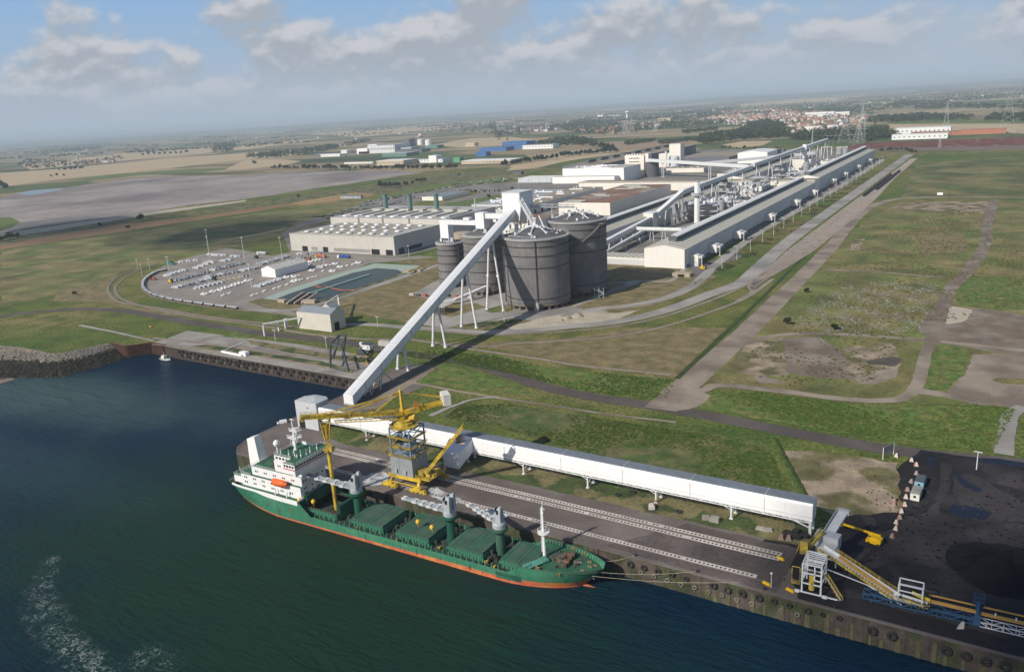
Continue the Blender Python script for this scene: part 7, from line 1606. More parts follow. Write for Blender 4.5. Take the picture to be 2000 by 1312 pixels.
# white van on the jetty
def van(q, a, label, col=None, L_=5.0, W=2.0):
    t = thing('van', label, 'van', tuple(q)); ca, sa = math.cos(a), math.sin(a)
    def T(p): return (q.x+p[0]*ca-p[1]*sa, q.y+p[0]*sa+p[1]*ca, q.z+p[2])
    prof = [(-.5,.35),(.5,.35),(.5,.85),(.36,1.0),(.2,1.75),(-.47,1.85),(-.5,1.6)]; vs = [T((x*L_, y*W/2*(.9 if z > 1.2 else 1), z)) for y in (-1, 1) for x, z in prof]
    b = MB(); b.add(vs, [tuple(range(6, -1, -1))[::-1], tuple(range(13, 6, -1))]+[(i, (i+1) % 7, 7+(i+1) % 7, 7+i)[::-1] for i in range(7)]); b.build('body', col or WHITE, t)
    b = MB(); b.add([T((.345*L_+.03, -.75, 1.06)), T((.345*L_+.03, .75, 1.06)), T((.22*L_+.03, .7, 1.66)), T((.22*L_+.03, -.7, 1.66))], [(0,1,2,3)]); b.build('windscreen', BLK, t)
    for x in (-.3, .3):
        for y in (-1, 1): b = MB(); b.tube(T((x*L_, y*(W/2-.2), .36)), T((x*L_, y*(W/2+.02), .36)), .36, .36, 12); b.build('wheel', TYRE, t)
    return t
van(at(551, 827), math.radians(228), 'white van parked at the western edge of the jetty')
# fishing boat in the basin
q = at(323, 703, WZ); t = thing('fishing_boat', 'small white fishing boat moored in the corner of the basin', 'boat', tuple(q))
b = MB(); L_, W = 11.0, 3.6; vs = []
for x, w, zb, zt in ((-.5, .8, .5, 1.1), (-.25, 1, 0, 1.1), (.1, 1, -.1, 1.2), (.35, .62, 0, 1.6), (.52, .03, .8, 2.0)):
    for y, z in ((-.5*w, zt), (-.42*w, zb+.3), (0, zb-.3), (.42*w, zb+.3), (.5*w, zt)): vs.append((q.x+x*L_, q.y+y*W, q.z+z))
b.add(vs, [(i*5+j, i*5+5+j, i*5+6+j, i*5+j+1)[::-1] for i in range(4) for j in range(4)]+[(0,1,2,3,4)], 0)
b.add([vs[i*5] for i in range(5)]+[vs[i*5+4] for i in range(5)], [(i, i+1, i+6, i+5) for i in range(4)], 1); b.build('boat_hull', [SW, mat('boat_deck', (.10, .25, .20), .6)], t)
b = MB(); b.ob(q+Vector((-1.2, 0, 1.2)), 3.0, 2.2, 2.2, 0, tx=.9); b.build('wheelhouse', SW, t); b = MB(); b.bar(q+Vector((-1, 0, 3.4)), q+Vector((-1, 0, 6.5)), .15, .15); b.bar(q+Vector((2, 0, 1.4)), q+Vector((2, 0, 4)), .12, .12); b.build('boat_mast', STEELW, t)
b = MB(); b.ob(q+Vector((-3.6, 0, 1.1)), 1.4, 1.4, .9, 20); b.build('orange_gear', mat('gear_orange', (.6, .2, .05), .7), t)
b = MB(); q = at(295, 638); b.ob(q, 2.2, 2.0, .7, 10, tx=.7); b.build('orange_float', mat('float_orange', (.62, .17, .04), .6), label='small orange float lying in the grass behind the basin', cat='float')
q = at(478, 694); t = thing('pump_box', 'small white box at the end of a white pipe on the basin edge', 'pump housing', tuple(q)); b = MB(); b.ob(q, 7, 3.5, 2.8, -5); b.build('box_shell', WHITE, t); b = MB(); b.bar(at(433, 686, .8), at(472, 694, .8), 1.2, 1.2); b.bar(at(433, 686, .8), at(478, 668, .8), .5, .5); b.build('pipe', WHITE, t)
q = at(753, 682); t = thing('control_cabin', 'white oblong control cabin beside the inclined gallery over the dark road', 'cabin', tuple(q)); b = MB(); b.ob(q+Vector((0,0,2.6)), 9, 3.2, 3.4, 0); b.build('cabin_shell', CONCL, t); b = MB(); [b.bar(q+Vector((x, 0, 0)), q+Vector((x, 0, 2.6)), .3, .3) for x in (-3.6, 3.6)]; b.build('post', STEEL, t)
# ---------------------------------------------------------------- settling pond
LIN = mat('pond_lining', (.33, .40, .34), .7, .08); LIN2 = mat('pond_lining_dark', (.16, .27, .24), .7, .1)
patch('pond_bank', [(512,584),(560,566),(680,529),(732,515),(815,519),(828,525),(800,535),(782,540),(640,588),(600,592),(560,588)], LIN, 0)
patch('pond_bank', [(545,583),(600,571),(735,531),(800,534),(782,539),(640,588),(600,591)], SHRUBG, 0)
patch('pond_surface', [(540,584),(565,574),(690,533),(735,524),(775,527),(786,532),(772,539),(640,583),(612,588),(570,588)], mat('pond_water2', (.045, .062, .060), .35, .1, .3, 1.5, spec=.1), 0)
b = MB(); P = [at(592, 578, .3), at(722, 536, .3)]; b.bar(P[0], P[1], 4.5, 1.2); b.build('pond_divider', LIN2, label='teal lined bank dividing the settling pond', cat='bank')
b = MB(); [b.bar(p, q, .7, .5) for p, q in zip(*(lambda c: (c, c[1:]))(crom([at(613, 556, .6), at(625, 561, .6), at(640, 560, .6), at(665, 566, .6), at(693, 566, .6)], 4)))]; b.build('floating_boom', mat('boom_red', (.5, .15, .09), .6), label='red floating boom across the settling pond', cat='boom')
t = thing('sluice', 'concrete sluice with two dark sloping channels at the west end of the pond', 'sluice', tuple(at(590, 592)))
b = MB(); PK = mat('pink_concrete', (.42, .34, .27), .9, .12)
for k in range(3): q = at(566+k*14, 592, 0); b.add([(q.x, q.y-4, 0), (q.x+1.4, q.y-4, 0), (q.x+1.4, q.y+16, 5), (q.x, q.y+16, 5), (q.x, q.y-4, 1.2), (q.x+1.4, q.y-4, 1.2), (q.x+1.4, q.y+16, 6.2), (q.x, q.y+16, 6.2)], [(0,1,5,4),(1,2,6,5),(3,0,4,7),(4,5,6,7)])
b.ob(at(604, 592), 12, 5, 3.0, 20); b.ob(at(552, 590), 8, 4, 2.4, 0); b.build('channel_wall', PK, t)
b = MB()
for k in range(2): q = at(566+k*14, 592, 0); b.add([(q.x+1.4, q.y-4, .3), (q.x+7, q.y-4, .3), (q.x+7, q.y+16, 5.2), (q.x+1.4, q.y+16, 5.2)], [(0,1,2,3)])
b.build('channel_floor', DARK, t)
t = thing('pond_inlet', 'yellow railed inlet bridge at the east corner of the settling pond', 'sluice', tuple(at(812, 528)))
b = MB(); b.ob(at(806, 531), 17, 4, 2.2, 24); b.build('inlet_wall', PK, t); b = MB(); a, c = at(797, 532, 2.2), at(827, 521, 2.2); b.rail([a, c], 1.4, .3, 2.5); b.bar(a, c, 3, .3); b.build('walkway', YELD, t)

# ---------------------------------------------------------------- ingot stacks in the yard
ALU = mat('aluminium', (.52, .54, .56), .45, .12, .5, 2); ALUD = mat('stacked_metal', (.30, .31, .32), .55, .15, .5, 2); ALUW = mat('bright_metal', (.72, .72, .71), .45, .08, .5, 2); PALE = mat('tan_pallets', (.46, .38, .27), .8, .15, .5, 2)
def stackp(n1, n2, h, m, seed):
    r = random.Random(seed); b = MB()
    for i in range(n1):
        for j in range(n2):
            if r.random() < .9: b.box(i*2.6-n1*1.3, i*2.6-n1*1.3+2.1, j*2.2-n2*1.1, j*2.2-n2*1.1+1.7, 0, h*r.choice((.5, .75, 1, 1)))
    return b.build('ingot_stack', m, origin=False)
SP = [stackp(3, 2, 1.6, ALUW, 1), stackp(2, 2, 1.4, ALUW, 2), stackp(4, 2, 1.8, ALU, 3), stackp(5, 2, 2.4, ALUD, 4), stackp(4, 3, 2.6, ALUD, 5), stackp(3, 2, 2.0, ALU, 6), stackp(2, 1, 1.2, PALE, 7)]
sused = set()
LBL = ['bright white ingot stack three wide', 'small bright white ingot stack', 'wide silvery ingot stack', 'long dull grey ingot stack', 'deep dull grey block of stacked ingots', 'short silvery ingot stack', 'little tan pallet of goods']
def stack(px, py, k, where, grp):
    q = at(px, py)
    if k not in sused: sused.add(k); o = SP[k]; o.location = q; o.rotation_euler = (0, 0, rnd.uniform(-.05, .05))
    else: o = dup(SP[k], tuple(q), rnd.uniform(-.05, .05))
    o.location.z = .1; tag(o, LBL[k]+' '+where, 'ingot stack', grp)
def srow(x0, y0, x1, y1, n, ks, where, grp, drop=.12):
    for i in range(n):
        t_ = i/max(1, n-1)
        if rnd.random() > drop: stack(x0+(x1-x0)*t_, y0+(y1-y0)*t_, rnd.choice(ks), where, grp)
srow(354, 513, 382, 510, 3, (2, 5), 'in the north-west corner of the yard', 'stacks in the north-west corner'); srow(385, 524, 413, 512, 4, (2, 5, 6), 'west of the first lamp in the yard', 'stacks near the first lamp')
srow(410, 498, 464, 502, 7, (0, 5), 'along the far edge of the yard', 'stacks on the far edge'); srow(405, 516, 448, 508, 5, (2, 5, 1), 'in the second far row of the yard', 'stacks in the second far row')
srow(326, 539, 360, 529, 6, (2, 0), 'on the western side of the yard', 'stacks on the western side'); srow(347, 548, 402, 533, 8, (3, 4), 'in the dark grey western block', 'dull stacks in the western block'); srow(418, 528, 470, 516, 9, (3, 4, 2), 'in the middle far block of the yard', 'dull stacks in the middle far block')
srow(345, 562, 410, 545, 9, (3, 2), 'in the lower western row', 'stacks in the lower western row'); srow(408, 542, 500, 524, 12, (3, 4, 2), 'in the long central row of the yard', 'stacks in the long central row'); srow(430, 549, 478, 540, 6, (4, 6), 'just below the central row', 'stacks below the central row')
srow(386, 564, 430, 553, 6, (5, 6), 'near the middle lamp of the yard', 'stacks near the middle lamp'); srow(430, 567, 490, 547, 10, (0, 1), 'in the bright row before the tent shed', 'bright stacks before the tent shed'); srow(505, 560, 560, 542, 9, (0, 2), 'in the bright row in front of the tent shed', 'bright stacks in front of the tent shed')
srow(508, 517, 560, 502, 9, (3, 2), 'behind the tent shed', 'stacks behind the tent shed'); srow(570, 510, 590, 505, 3, (3, 4), 'left of the red trailer', 'stacks left of the trailer'); srow(587, 522, 608, 516, 4, (2, 5), 'right of the tent shed', 'stacks right of the tent shed'); srow(606, 512, 622, 508, 3, (0,), 'behind the second lamp of the yard', 'stacks behind the second lamp')
srow(620, 524, 655, 516, 6, (0, 2), 'in the eastern bright group', 'stacks in the eastern group'); srow(574, 541, 590, 537, 3, (0, 1), 'beside the tent shed towards the pond', 'stacks towards the pond'); srow(575, 550, 615, 541, 7, (0, 1), 'in the last row before the pond', 'stacks in the last row before the pond'); srow(610, 529, 650, 530, 3, (1, 0), 'in the scattered eastern row', 'scattered eastern stacks')
srow(400, 575, 417, 570, 3, (0, 1), 'in the lower left group near the train', 'stacks near the train'); srow(435, 577, 460, 569, 3, (1,), 'alone in the open part of the yard', 'scattered stacks in the open yard'); srow(492, 577, 500, 575, 2, (1,), 'beside the western tip of the pond', 'stacks at the pond tip'); srow(515, 569, 545, 561, 4, (1, 0), 'between the yard and the pond tip', 'stacks between yard and pond')
srow(665, 522, 700, 514, 4, (1, 0), 'near the cast house dock doors', 'stacks near the dock doors'); srow(560, 556, 562, 555, 1, (1,), 'single small one by the pond', 'single stack', 0)
srow(585, 497, 620, 495, 5, (3, 5), 'against the front wall of the cast house', 'stacks against the cast house', 0)

# ---------------------------------------------------------------- wagons
def wagon(load, m_load):
    t = thing('rail_wagon', '', 'rail wagon')
    b = MB(); b.box(-6.4, 6.4, -1.4, 1.4, 1.0, 1.5); b.bar((-7, 0, 1.2), (7, 0, 1.2), .4, .4); b.build('wagon_frame', mat('wagon_brown', (.10, .055, .04), .8, .2), t)
    b = MB()
    if load: [b.box(x, x+2.1, -1.2, 1.2, 1.5, 2.4) for x in (-5.8, -2.4, .6, 3.6)]
    else: b.box(-6.2, 6.2, -1.35, 1.35, 1.5, 3.2)
    b.build('wagon_load', m_load, t)
    for x in (-4.6, 4.6): b = MB(); [b.tube((x+k, -1.1, .5), (x+k, 1.1, .5), .45, .45, 10) for k in (-.9, .9)]; b.box(x-1.3, x+1.3, -.9, .9, .5, .95); b.build('bogie', TYRE, t)
    return t
w1 = wagon(True, ALU); line = crom([at(*p) for p in ((328,528),(302,535),(281,551),(284,569),(320,584),(400,597),(484,607))], 12)
acc = 0; k = 0; L_ = 0
def along(P, d):
    for a, c in zip(P, P[1:]):
        l = (c-a).length
        if d <= l: u_ = (c-a).normalized(); return a+u_*d, math.atan2(u_.y, u_.x)
        d -= l
    return P[-1], 0
tot = sum((c-a).length for a, c in zip(line, line[1:])); n = int(tot/15.2)
for i in range(n):
    p, a = along(line, 8+i*15.2); 
    lab = 'flat wagon loaded with ingots in the train curving round the yard' ; o = w1 if i == 0 else dup(w1)
    o.location = (p.x, p.y, .25); o.rotation_euler = (0, 0, a); tag(o, lab, 'rail wagon', 'wagons of the curved train')
w2 = wagon(False, mat('dark_wagon', (.035, .03, .03), .8, .2))
k = 0
for x, y0, n in ((-174, 1250, 20), (-167.5, 1330, 19)):
    for i in range(n): o = w2 if k == 0 else dup(w2); k += 1; o.location = (x, y0+i*15.4, .25); o.rotation_euler = (0, 0, 1.5708); tag(o, 'dark wagon in the '+('left' if x < -170 else 'right')+' of the two trains at the far end of the sidings', 'rail wagon', 'dark wagons on the far sidings')
b = MB(); b.box(-6.5, 6.5, -1.4, 1.4, .6, 3.4); rw = b.build('ore_wagon', mat('ore_wagon_red', (.115, .045, .04), .85, .25, .02, .1), origin=False)
a0, a1 = at(1640, 291), at(2010, 283); b0, b1 = at(1700, 282), at(2010, 272); first_ = True
for r_ in range(6):
    s0, s1 = a0.lerp(b0, r_/5), a1.lerp(b1, r_/5); d = (s1-s0); n = 30
    for i in range(n):
        if rnd.random() < .12: continue
        p = s0+d*(i+rnd.uniform(0, .1))/n
        o = rw if first_ else dup(rw); first_ = False; o.location = p; o.rotation_euler = (0, 0, math.atan2(d.y, d.x)); o.scale = (d.length/n/14.5, 1.6, 1.5); tag(o, 'dull red ore wagon parked in the marshalling yard', 'rail wagon', 'ore wagons in the marshalling yard')
patch('marshalling_yard', [(1600,292),(1700,280),(2060,268),(2060,292),(1740,296)], mat('red_ballast', (.17, .12, .10), .95, .2, .02, .2), 2, 20)
q = at(331, 517); b = MB(); b.ob(q, 7, 4.5, 4.6, 20, tx=.85); b.ob(q+Vector((5, 0, 0)), 4, 3, 3, 20); b.build('locomotive', mat('loco_green', (.06, .17, .13), .6, .15), label='dark green shunting locomotive at the west end of the yard', cat='locomotive')

# ---------------------------------------------------------------- vehicles
def truck(px, py, a, L_, cab, box, label, h=3.6, name='lorry', trailer=1):
    q = at(px, py); t = thing(name, label, name, tuple(q)); ca, sa = math.cos(R_(a)), math.sin(R_(a)); f = Vector((ca, sa, 0))
    b = MB(); b.ob(q+f*(L_/2-1.2), 2.4, 2.5, 3.0, a); b.build('cab', cab, t)
    for k in range(trailer):
        ll = (L_-3)/trailer; b = MB(); b.ob(q+f*(-L_/2+ll*(k+.5))+Vector((0,0,1)), ll-.6, 2.5, h-1, a); b.build('trailer_body', box, t)
    b = MB()
    for k in (-.4, -.28, .1, .36): s = Vector((-sa, ca, 0)); c = q+f*L_*k; b.tube(c-s*1.25+Vector((0,0,.5)), c+s*1.25+Vector((0,0,.5)), .5, .5, 10)
    b.build('wheel', TYRE, t)
truck(672, 504, 178, 19, WHITE, mat('truck_blue', (.03, .08, .30), .5, .1), 'blue twin box lorry with a white cab beside the cast house', trailer=2)
truck(627, 503, 175, 17, YEL, mat('truck_red', (.42, .12, .07), .6, .15), 'yellow cabbed lorry with a long reddish trailer beside the cast house')
truck(512, 497, 178, 16, ALUW, mat('truck_grey', (.40, .42, .42), .6, .1), 'grey articulated trailer standing on the far edge of the yard')
def loader(px, py, a, m, label):
    q = at(px, py); t = thing('forklift', label, 'forklift', tuple(q)); b = MB(); b.ob(q+Vector((0,0,.5)), 4.6, 2.4, 1.5, a); b.ob(q+Vector((-.4,0,2)), 1.9, 2, 1.7, a); b.build('body', m, t); b = MB(); c = q+Vector((math.cos(R_(a))*2.8, math.sin(R_(a))*2.8, .2)); b.ob(c, .5, 2.2, 3.8, a); b.ob(c, 2, 1.6, .25, a); b.build('mast', TYRE, t)
    b = MB()
    for k in (-1.5, 1.5): c = q+Vector((math.cos(R_(a))*k, math.sin(R_(a))*k, .6)); s = Vector((-math.sin(R_(a)), math.cos(R_(a)), 0)); b.tube(c-s*1.3, c+s*1.3, .6, .6, 10)
    b.build('wheel', TYRE, t)
RL = mat('loader_red', (.36, .09, .06), .6, .15)
loader(301, 547, 200, RL, 'red forklift alone on the western side of the yard'); loader(500, 505, 0, mat('loader_green', (.04, .10, .08), .6), 'dark forklift on the far side of the yard'); loader(603, 509, 20, RL, 'red forklift near the red trailer'); loader(333, 552, 10, YEL, 'yellow loader near the western ingot stacks'); loader(418, 547, 0, mat('loader_dark', (.05, .05, .05), .6), 'dark forklift in the middle of the yard')
loader(1372, 526, 10, LY, 'bright yellow loader beside the first annexe of the pot room')
for i in range(9): 
    q = at(805+i*14+rnd.uniform(-3, 3), 577+i*.6+rnd.uniform(-1, 1)); b = MB(); b.ob(q, 4.5, 2.4, rnd.uniform(1.4, 2.6), rnd.uniform(-20, 20), tx=.8); b.build('skip', (RL, mat('skip_orange', (.55, .16, .06), .7), mat('skip_pale', (.5, .42, .38), .7), mat('skip_dark', (.06, .05, .05), .8))[(i*5+2) % 4], label=('reddish', 'orange', 'pale', 'dark')[(i*5+2) % 4]+' skip in the row left of the small silos', cat='skip', group='skips beside the silos')
# cars
def car_mesh(m):
    b = MB(); b.add([(x*4.4, y*.9, z) for y in (-1, 1) for x, z in ((-.5,.3),(.5,.3),(.5,.8),(.28,.9),(.14,1.4),(-.3,1.45),(-.46,.95),(-.5,.9))], [tuple(range(8)), tuple(range(15, 7, -1))]+[(i, (i+1) % 8, 8+(i+1) % 8, 8+i)[::-1] for i in range(8)], 0)
    b.add([(x*4.4, y*.92, z) for y in (-1, 1) for x, z in ((.24,.95),(.13,1.33),(-.28,1.36),(-.38,.98))], [(3,2,1,0),(4,5,6,7)], 1); b.add([(4.4*.285, y*.8, .93) for y in (-1, 1)]+[(4.4*.15, y*.75, 1.38) for y in (1, -1)], [(0,1,2,3)], 1)
    return b.build('parked_car', [m, BLK], origin=False)
CC = {'white': (.7,.7,.7), 'dark blue': (.03,.05,.14), 'silver': (.42,.43,.45), 'black': (.02,.02,.022), 'red': (.35,.04,.03), 'grey': (.12,.125,.13)}
cars = {k: car_mesh(mat('car_'+k.replace(' ', '_'), v, .35, .03)) for k, v in CC.items()}; cu = set()
def carrow(x0, y0, x1, y1, n, where, a=1.4):
    for i in range(n):
        if rnd.random() < .14: continue
        t_ = i/(n-1); q = at(x0+(x1-x0)*t_, y0+(y1-y0)*t_); k = rnd.choice(('white', 'dark blue', 'silver', 'silver', 'black', 'red', 'grey', 'white'))
        if k in cu: o = dup(cars[k])
        else: cu.add(k); o = cars[k]
        o.location = (q.x+rnd.uniform(-.5, .5), q.y+rnd.uniform(-.5, .5), .12); o.rotation_euler = (0, 0, a+rnd.choice((0, 3.14))); o.scale = (1.25,)*3
        tag(o, '%s car parked %s' % (k, where), 'car', 'cars parked '+where)
carrow(698, 404, 745, 397, 13, 'in the lowest row of the car park behind the green stacks'); carrow(705, 397, 800, 384, 26, 'in the long row of the car park behind the green stacks'); carrow(745, 404, 782, 396, 10, 'on the near side of the car park by the stacks'); carrow(742, 390, 880, 366, 34, 'in the far row of the car park')
carrow(790, 388, 842, 383, 9, 'in the middle of the car park near the white vans'); carrow(880, 362, 985, 349, 26, 'along the road at the north end of the car park'); carrow(890, 366, 1000, 353, 26, 'in the northern car park beside the road'); carrow(895, 372, 965, 373, 16, 'in front of the low grey shed'); carrow(985, 351, 1050, 346, 18, 'in the farthest car park by the mast')
b = MB(); b.box(-14, 14, -3, 3, 0, 1.8); hb = b.build('clipped_hedge', mat('hedge_leaf', (.035, .05, .018), .95, .3, .5, 2, bump=.3), origin=False)
for i, (px, py) in enumerate(((622,424),(640,422),(660,418),(648,427),(675,414),(690,410),(700,416),(690,420),(718,410))): o = hb if i == 0 else dup(hb); o.location = at(px, py); o.scale = (.8, .8, 1); tag(o, 'dark clipped hedge strip in the empty west end of the car park', 'hedge', 'hedge strips in the car park')
# lamps
def lamp(h, arm, twin=False, m=None):
    t = thing('street_lamp', '', 'street lamp'); b = MB(); b.tube((0,0,0), (0,0,h), .22, .13, 8); b.bar((0,0,h), (arm, 0, h+.4), .16, .16) if arm else None; b.build('lamp_post', m or STEELW, t)
    b = MB(); b.ob((arm+.3 if arm else 0, 0, h+.25), 1.6 if arm else 3.0, .6, .35); b.build('lamp_head', STEELW, t); return t
l1 = lamp(12.5, -2.6); k = 0
LP = [at(1410, 527)]; p0, p1 = at(1410, 527), at(1718, 322)
for y in [p0.y+i*48 for i in range(24)]:
    o = l1 if k == 0 else dup(l1); k += 1; o.location = (p0.x+(p1.x-p0.x)*(y-p0.y)/(p1.y-p0.y), y, 0); tag(o, 'tall lamp with an arm beside the road along the pot room', 'street lamp', 'lamps along the pot room road')
l2 = lamp(28, 0); k = 0
for px, py, lab in ((410, 506, 'tall mast lamp at the far edge of the yard, the western one'), (478, 509, 'tall mast lamp at the far edge of the yard, the middle one'), (552, 510, 'tall mast lamp behind the tent shed'), (333, 545, 'tall mast lamp near the locomotive'), (408, 556, 'tall mast lamp in the middle of the ingot stacks'), (492, 563, 'tall mast lamp left of the tent shed'), (634, 521, 'tall mast lamp near the pond side of the yard'), (408, 493-3, 'mast lamp in the grass beyond the yard')):
    o = l2 if k == 0 else dup(l2); k += 1; o.location = at(px, py); o.scale = (1.3, 1.3, .82 if py > 515 else .95); tag(o, lab, 'street lamp', 'mast lamps in the yard')
l3 = lamp(15, 0); 
for i, (px, py, lab) in enumerate(((270, 529, 'thin post at the western rail curve, nearest the locomotive'), (278, 540, 'thin post inside the western rail curve'), (293, 528, 'thin post beside the western end of the train'), (538, 665, 'thin wooden post in the grass by the basin road'), (638, 680, 'thin wooden post left of the dark portal frame'), (985, 628, 'thin lamp post in front of the silos'), (799, 503, 'lamp post at the corner of the cast house'), (738, 638, 'dark post beside the road east of the rail shed'), (1907, 917, 'thin lamp post at the coal yard'), (1013, 370, 'lamp mast at the edge of the northern lawn'), (1325, 506, 'slim lamp between the two pot rooms'))):
    o = l3 if i == 0 else dup(l3); o.location = at(px, py); o.scale = (1, 1, .5 if px in (538, 638, 738, 1907) else .85); tag(o, lab, 'street lamp')
b = MB(); q = at(1836, 381); b.ob(q, 7, 4, 3.4, 0); b.build('signal_hut', WHITE, label='small white hut alone beside the far dirt road', cat='hut')

# ---------------------------------------------------------------- far industry and landmarks
def far(name, label, px, py, w, d, h, wm_, rm, cat='building', parts=(), z=0, a=0):
    q = at(px, py); t = thing(name, label, cat, tuple(q)); b = MB(); b.ob(q+Vector((0, d/2, 0)), w, d, h, a); b.build('wall', wm_, t); b = MB(); b.ob(q+Vector((0, d/2, h)), w+1, d+1, .8, a); b.build('roof', rm, t)
    b = MB()
    for i in range(max(2, int(w/12))): b.ob(q+Vector((-w/2+w*(i+.5)/max(2, int(w/12)), -.3, h*.45)), 4, .6, h*.2, a)
    b.build('window', mat('far_glass', (.08, .09, .10), .4), t)
    for dx, dy, w2, d2, h2, m2 in parts: b = MB(); b.ob(q+Vector((dx, dy, 0)), w2, d2, h2, a); b.build('wing', m2, t)
    return t
FW = mat('far_white', (.78, .78, .76), .6, .04); FG = mat('far_grey', (.36, .38, .40), .7, .06); FD = mat('far_dark', (.12, .13, .14), .7, .1); FB = mat('far_blue', (.05, .14, .34), .6, .08); FT = mat('far_tan', (.50, .42, .30), .8, .08); FO = mat('far_orange', (.40, .16, .09), .7, .08); FGN = mat('far_green', (.12, .24, .20), .7, .08)
far('food_factory', 'white stepped factory with a tall banded block beyond the grey mud flat', 745, 299, 150, 110, 32, mat('banded_white', (.60, .61, .62), .6, .05), FG, 'factory', parts=((-100, 20, 60, 60, 22, FW), (-60, 40, 50, 50, 36, FW), (-95, 5, 50, 30, 9, FGN), (110, 60, 60, 60, 18, FG)))
far('dark_silo_block', 'dark square block right of the white stepped factory', 793, 287, 45, 50, 36, FD, FD, 'factory')
for i, (px, py) in enumerate(((822, 283), (837, 284))): q = at(px, py); b = MB(); b.lathe(q, [(16, 0), (16, 26), (0, 30)], 20); b.build('far_tank', FW, label=('left', 'right')[i]+' of two white round tanks behind the white stepped factory', cat='tank')
far('far_hall', 'low grey hall in front of the white stepped factory', 770, 306, 120, 80, 12, FGN, FG); far('far_hall', 'low grey hall at the right end of the stepped factory group', 800, 298, 130, 60, 11, FD, FD)
far('far_hall', 'green roofed low hall beyond the dark silo block', 842, 290, 70, 50, 12, FGN, FGN); far('far_hall', 'cluster of low white sheds left of the stepped factory', 645, 306, 110, 50, 9, FW, FW); far('far_hall', 'small white shed left of the stepped factory', 672, 300, 36, 40, 14, FW, FW); far('far_hall', 'low dark and white sheds at the left end of the estate', 622, 306, 50, 40, 9, FD, FG)
far('far_hall', 'wide cream hall with an open orange front', 762, 323, 110, 70, 14, FT, FW); far('far_hall', 'long white hall with a small white tower', 830, 318, 140, 40, 10, FW, FG, parts=((35, 10, 30, 30, 22, FW),)); far('far_hall', 'long low cream glasshouse left of the cream hall', 700, 320, 130, 20, 5, FW, FT)
far('far_hall', 'pair of long cream roofed halls behind the tree line', 948, 320, 170, 70, 9, FT, FW, a=2); far('far_hall', 'small bright green shed', 892, 317, 24, 24, 14, mat('bright_green', (.12, .35, .18), .7), FGN); far('far_hall', 'small bright blue shed in the grass', 940, 306, 40, 30, 14, FB, FB)
far('blue_factory', 'bright blue low factory beyond the fields', 962, 296, 120, 60, 13, FB, FB, 'factory'); far('blue_factory', 'taller bright blue factory block beside the low one', 1005, 291, 110, 70, 26, FB, FB, 'factory'); far('far_hall', 'long white hall right of the blue factory', 1050, 291, 130, 50, 14, FW, FG); far('far_hall', 'small cream hall left of the blue factory', 918, 286, 50, 30, 14, FT, FT)
far('far_hall', 'long white warehouse at the eastern industrial park', 1802, 262, 150, 60, 18, FW, FW); far('far_hall', 'long orange brick warehouse at the eastern industrial park', 1862, 264, 225, 60, 9, FO, mat('roof_terracotta', (.36, .17, .10), .8), parts=((75, 20, 110, 50, 13, FO),)); far('far_hall', 'low white hall in front of the white warehouse', 1795, 272, 140, 40, 13, FW, FW)
far('school', 'long white flat-roofed school block in the village', 1600, 228, 160, 60, 24, FW, FW); far('school', 'second long white block in the village beside the first', 1560+80, 226, 100, 60, 20, FW, FT); far('far_hall', 'white hall at the near edge of the village', 1587, 256, 60, 30, 16, FW, FW)
far('far_hall', 'white distant hall near the mushroom water tower', 1172, 230, 70, 60, 26, FW, FW); far('far_hall', 'long low white hall beyond the water tower', 1200, 226, 160, 60, 10, FW, FG); far('far_hall', 'tan flat-roofed block in the wooded village', 1297, 236, 100, 50, 18, FT, FT)
far('far_hall', 'grey solar panel shed in the ochre field', 685, 388, 52, 8, 5, FG, mat('panel_blue', (.13, .17, .23), .5))
far('small_bunker', 'small dark bunker in the stubble beside the road', 1010, 341, 22, 12, 6, FD, FD); far('small_bunker', 'tiny dark shed beside the railway verge', 891, 343, 12, 8, 4, mat('dark_green_shed', (.05, .11, .09), .7), FD)
for (px, py, s, lab) in ((1225, 233, 1.0, 'white mushroom-shaped water tower above the wooded village'), (1076, 211, .8, 'small distant pale water tower on the plain')):
    q = at(px, py); b = MB(); b.lathe(q, [(9*s, 0), (8*s, 44*s), (20*s, 58*s), (21*s, 62*s), (6*s, 70*s), (0, 70*s)], 20); b.build('water_tower', FW, label=lab, cat='water tower')
for px, py, h, lab in ((152, 314, 34, 'pale church tower in the hamlet on the far left'), (1393, 221, 42, 'slender pale church tower in the village')): q = at(px, py); b = MB(); b.ob(q, 9, 9, h*.7, 0); b.ob(q+Vector((0,0,h*.7)), 9, 9, h*.4, 0, tx=.05); b.build('church_tower', mat('church_stone', (.42, .42, .40), .8), label=lab, cat='church tower')
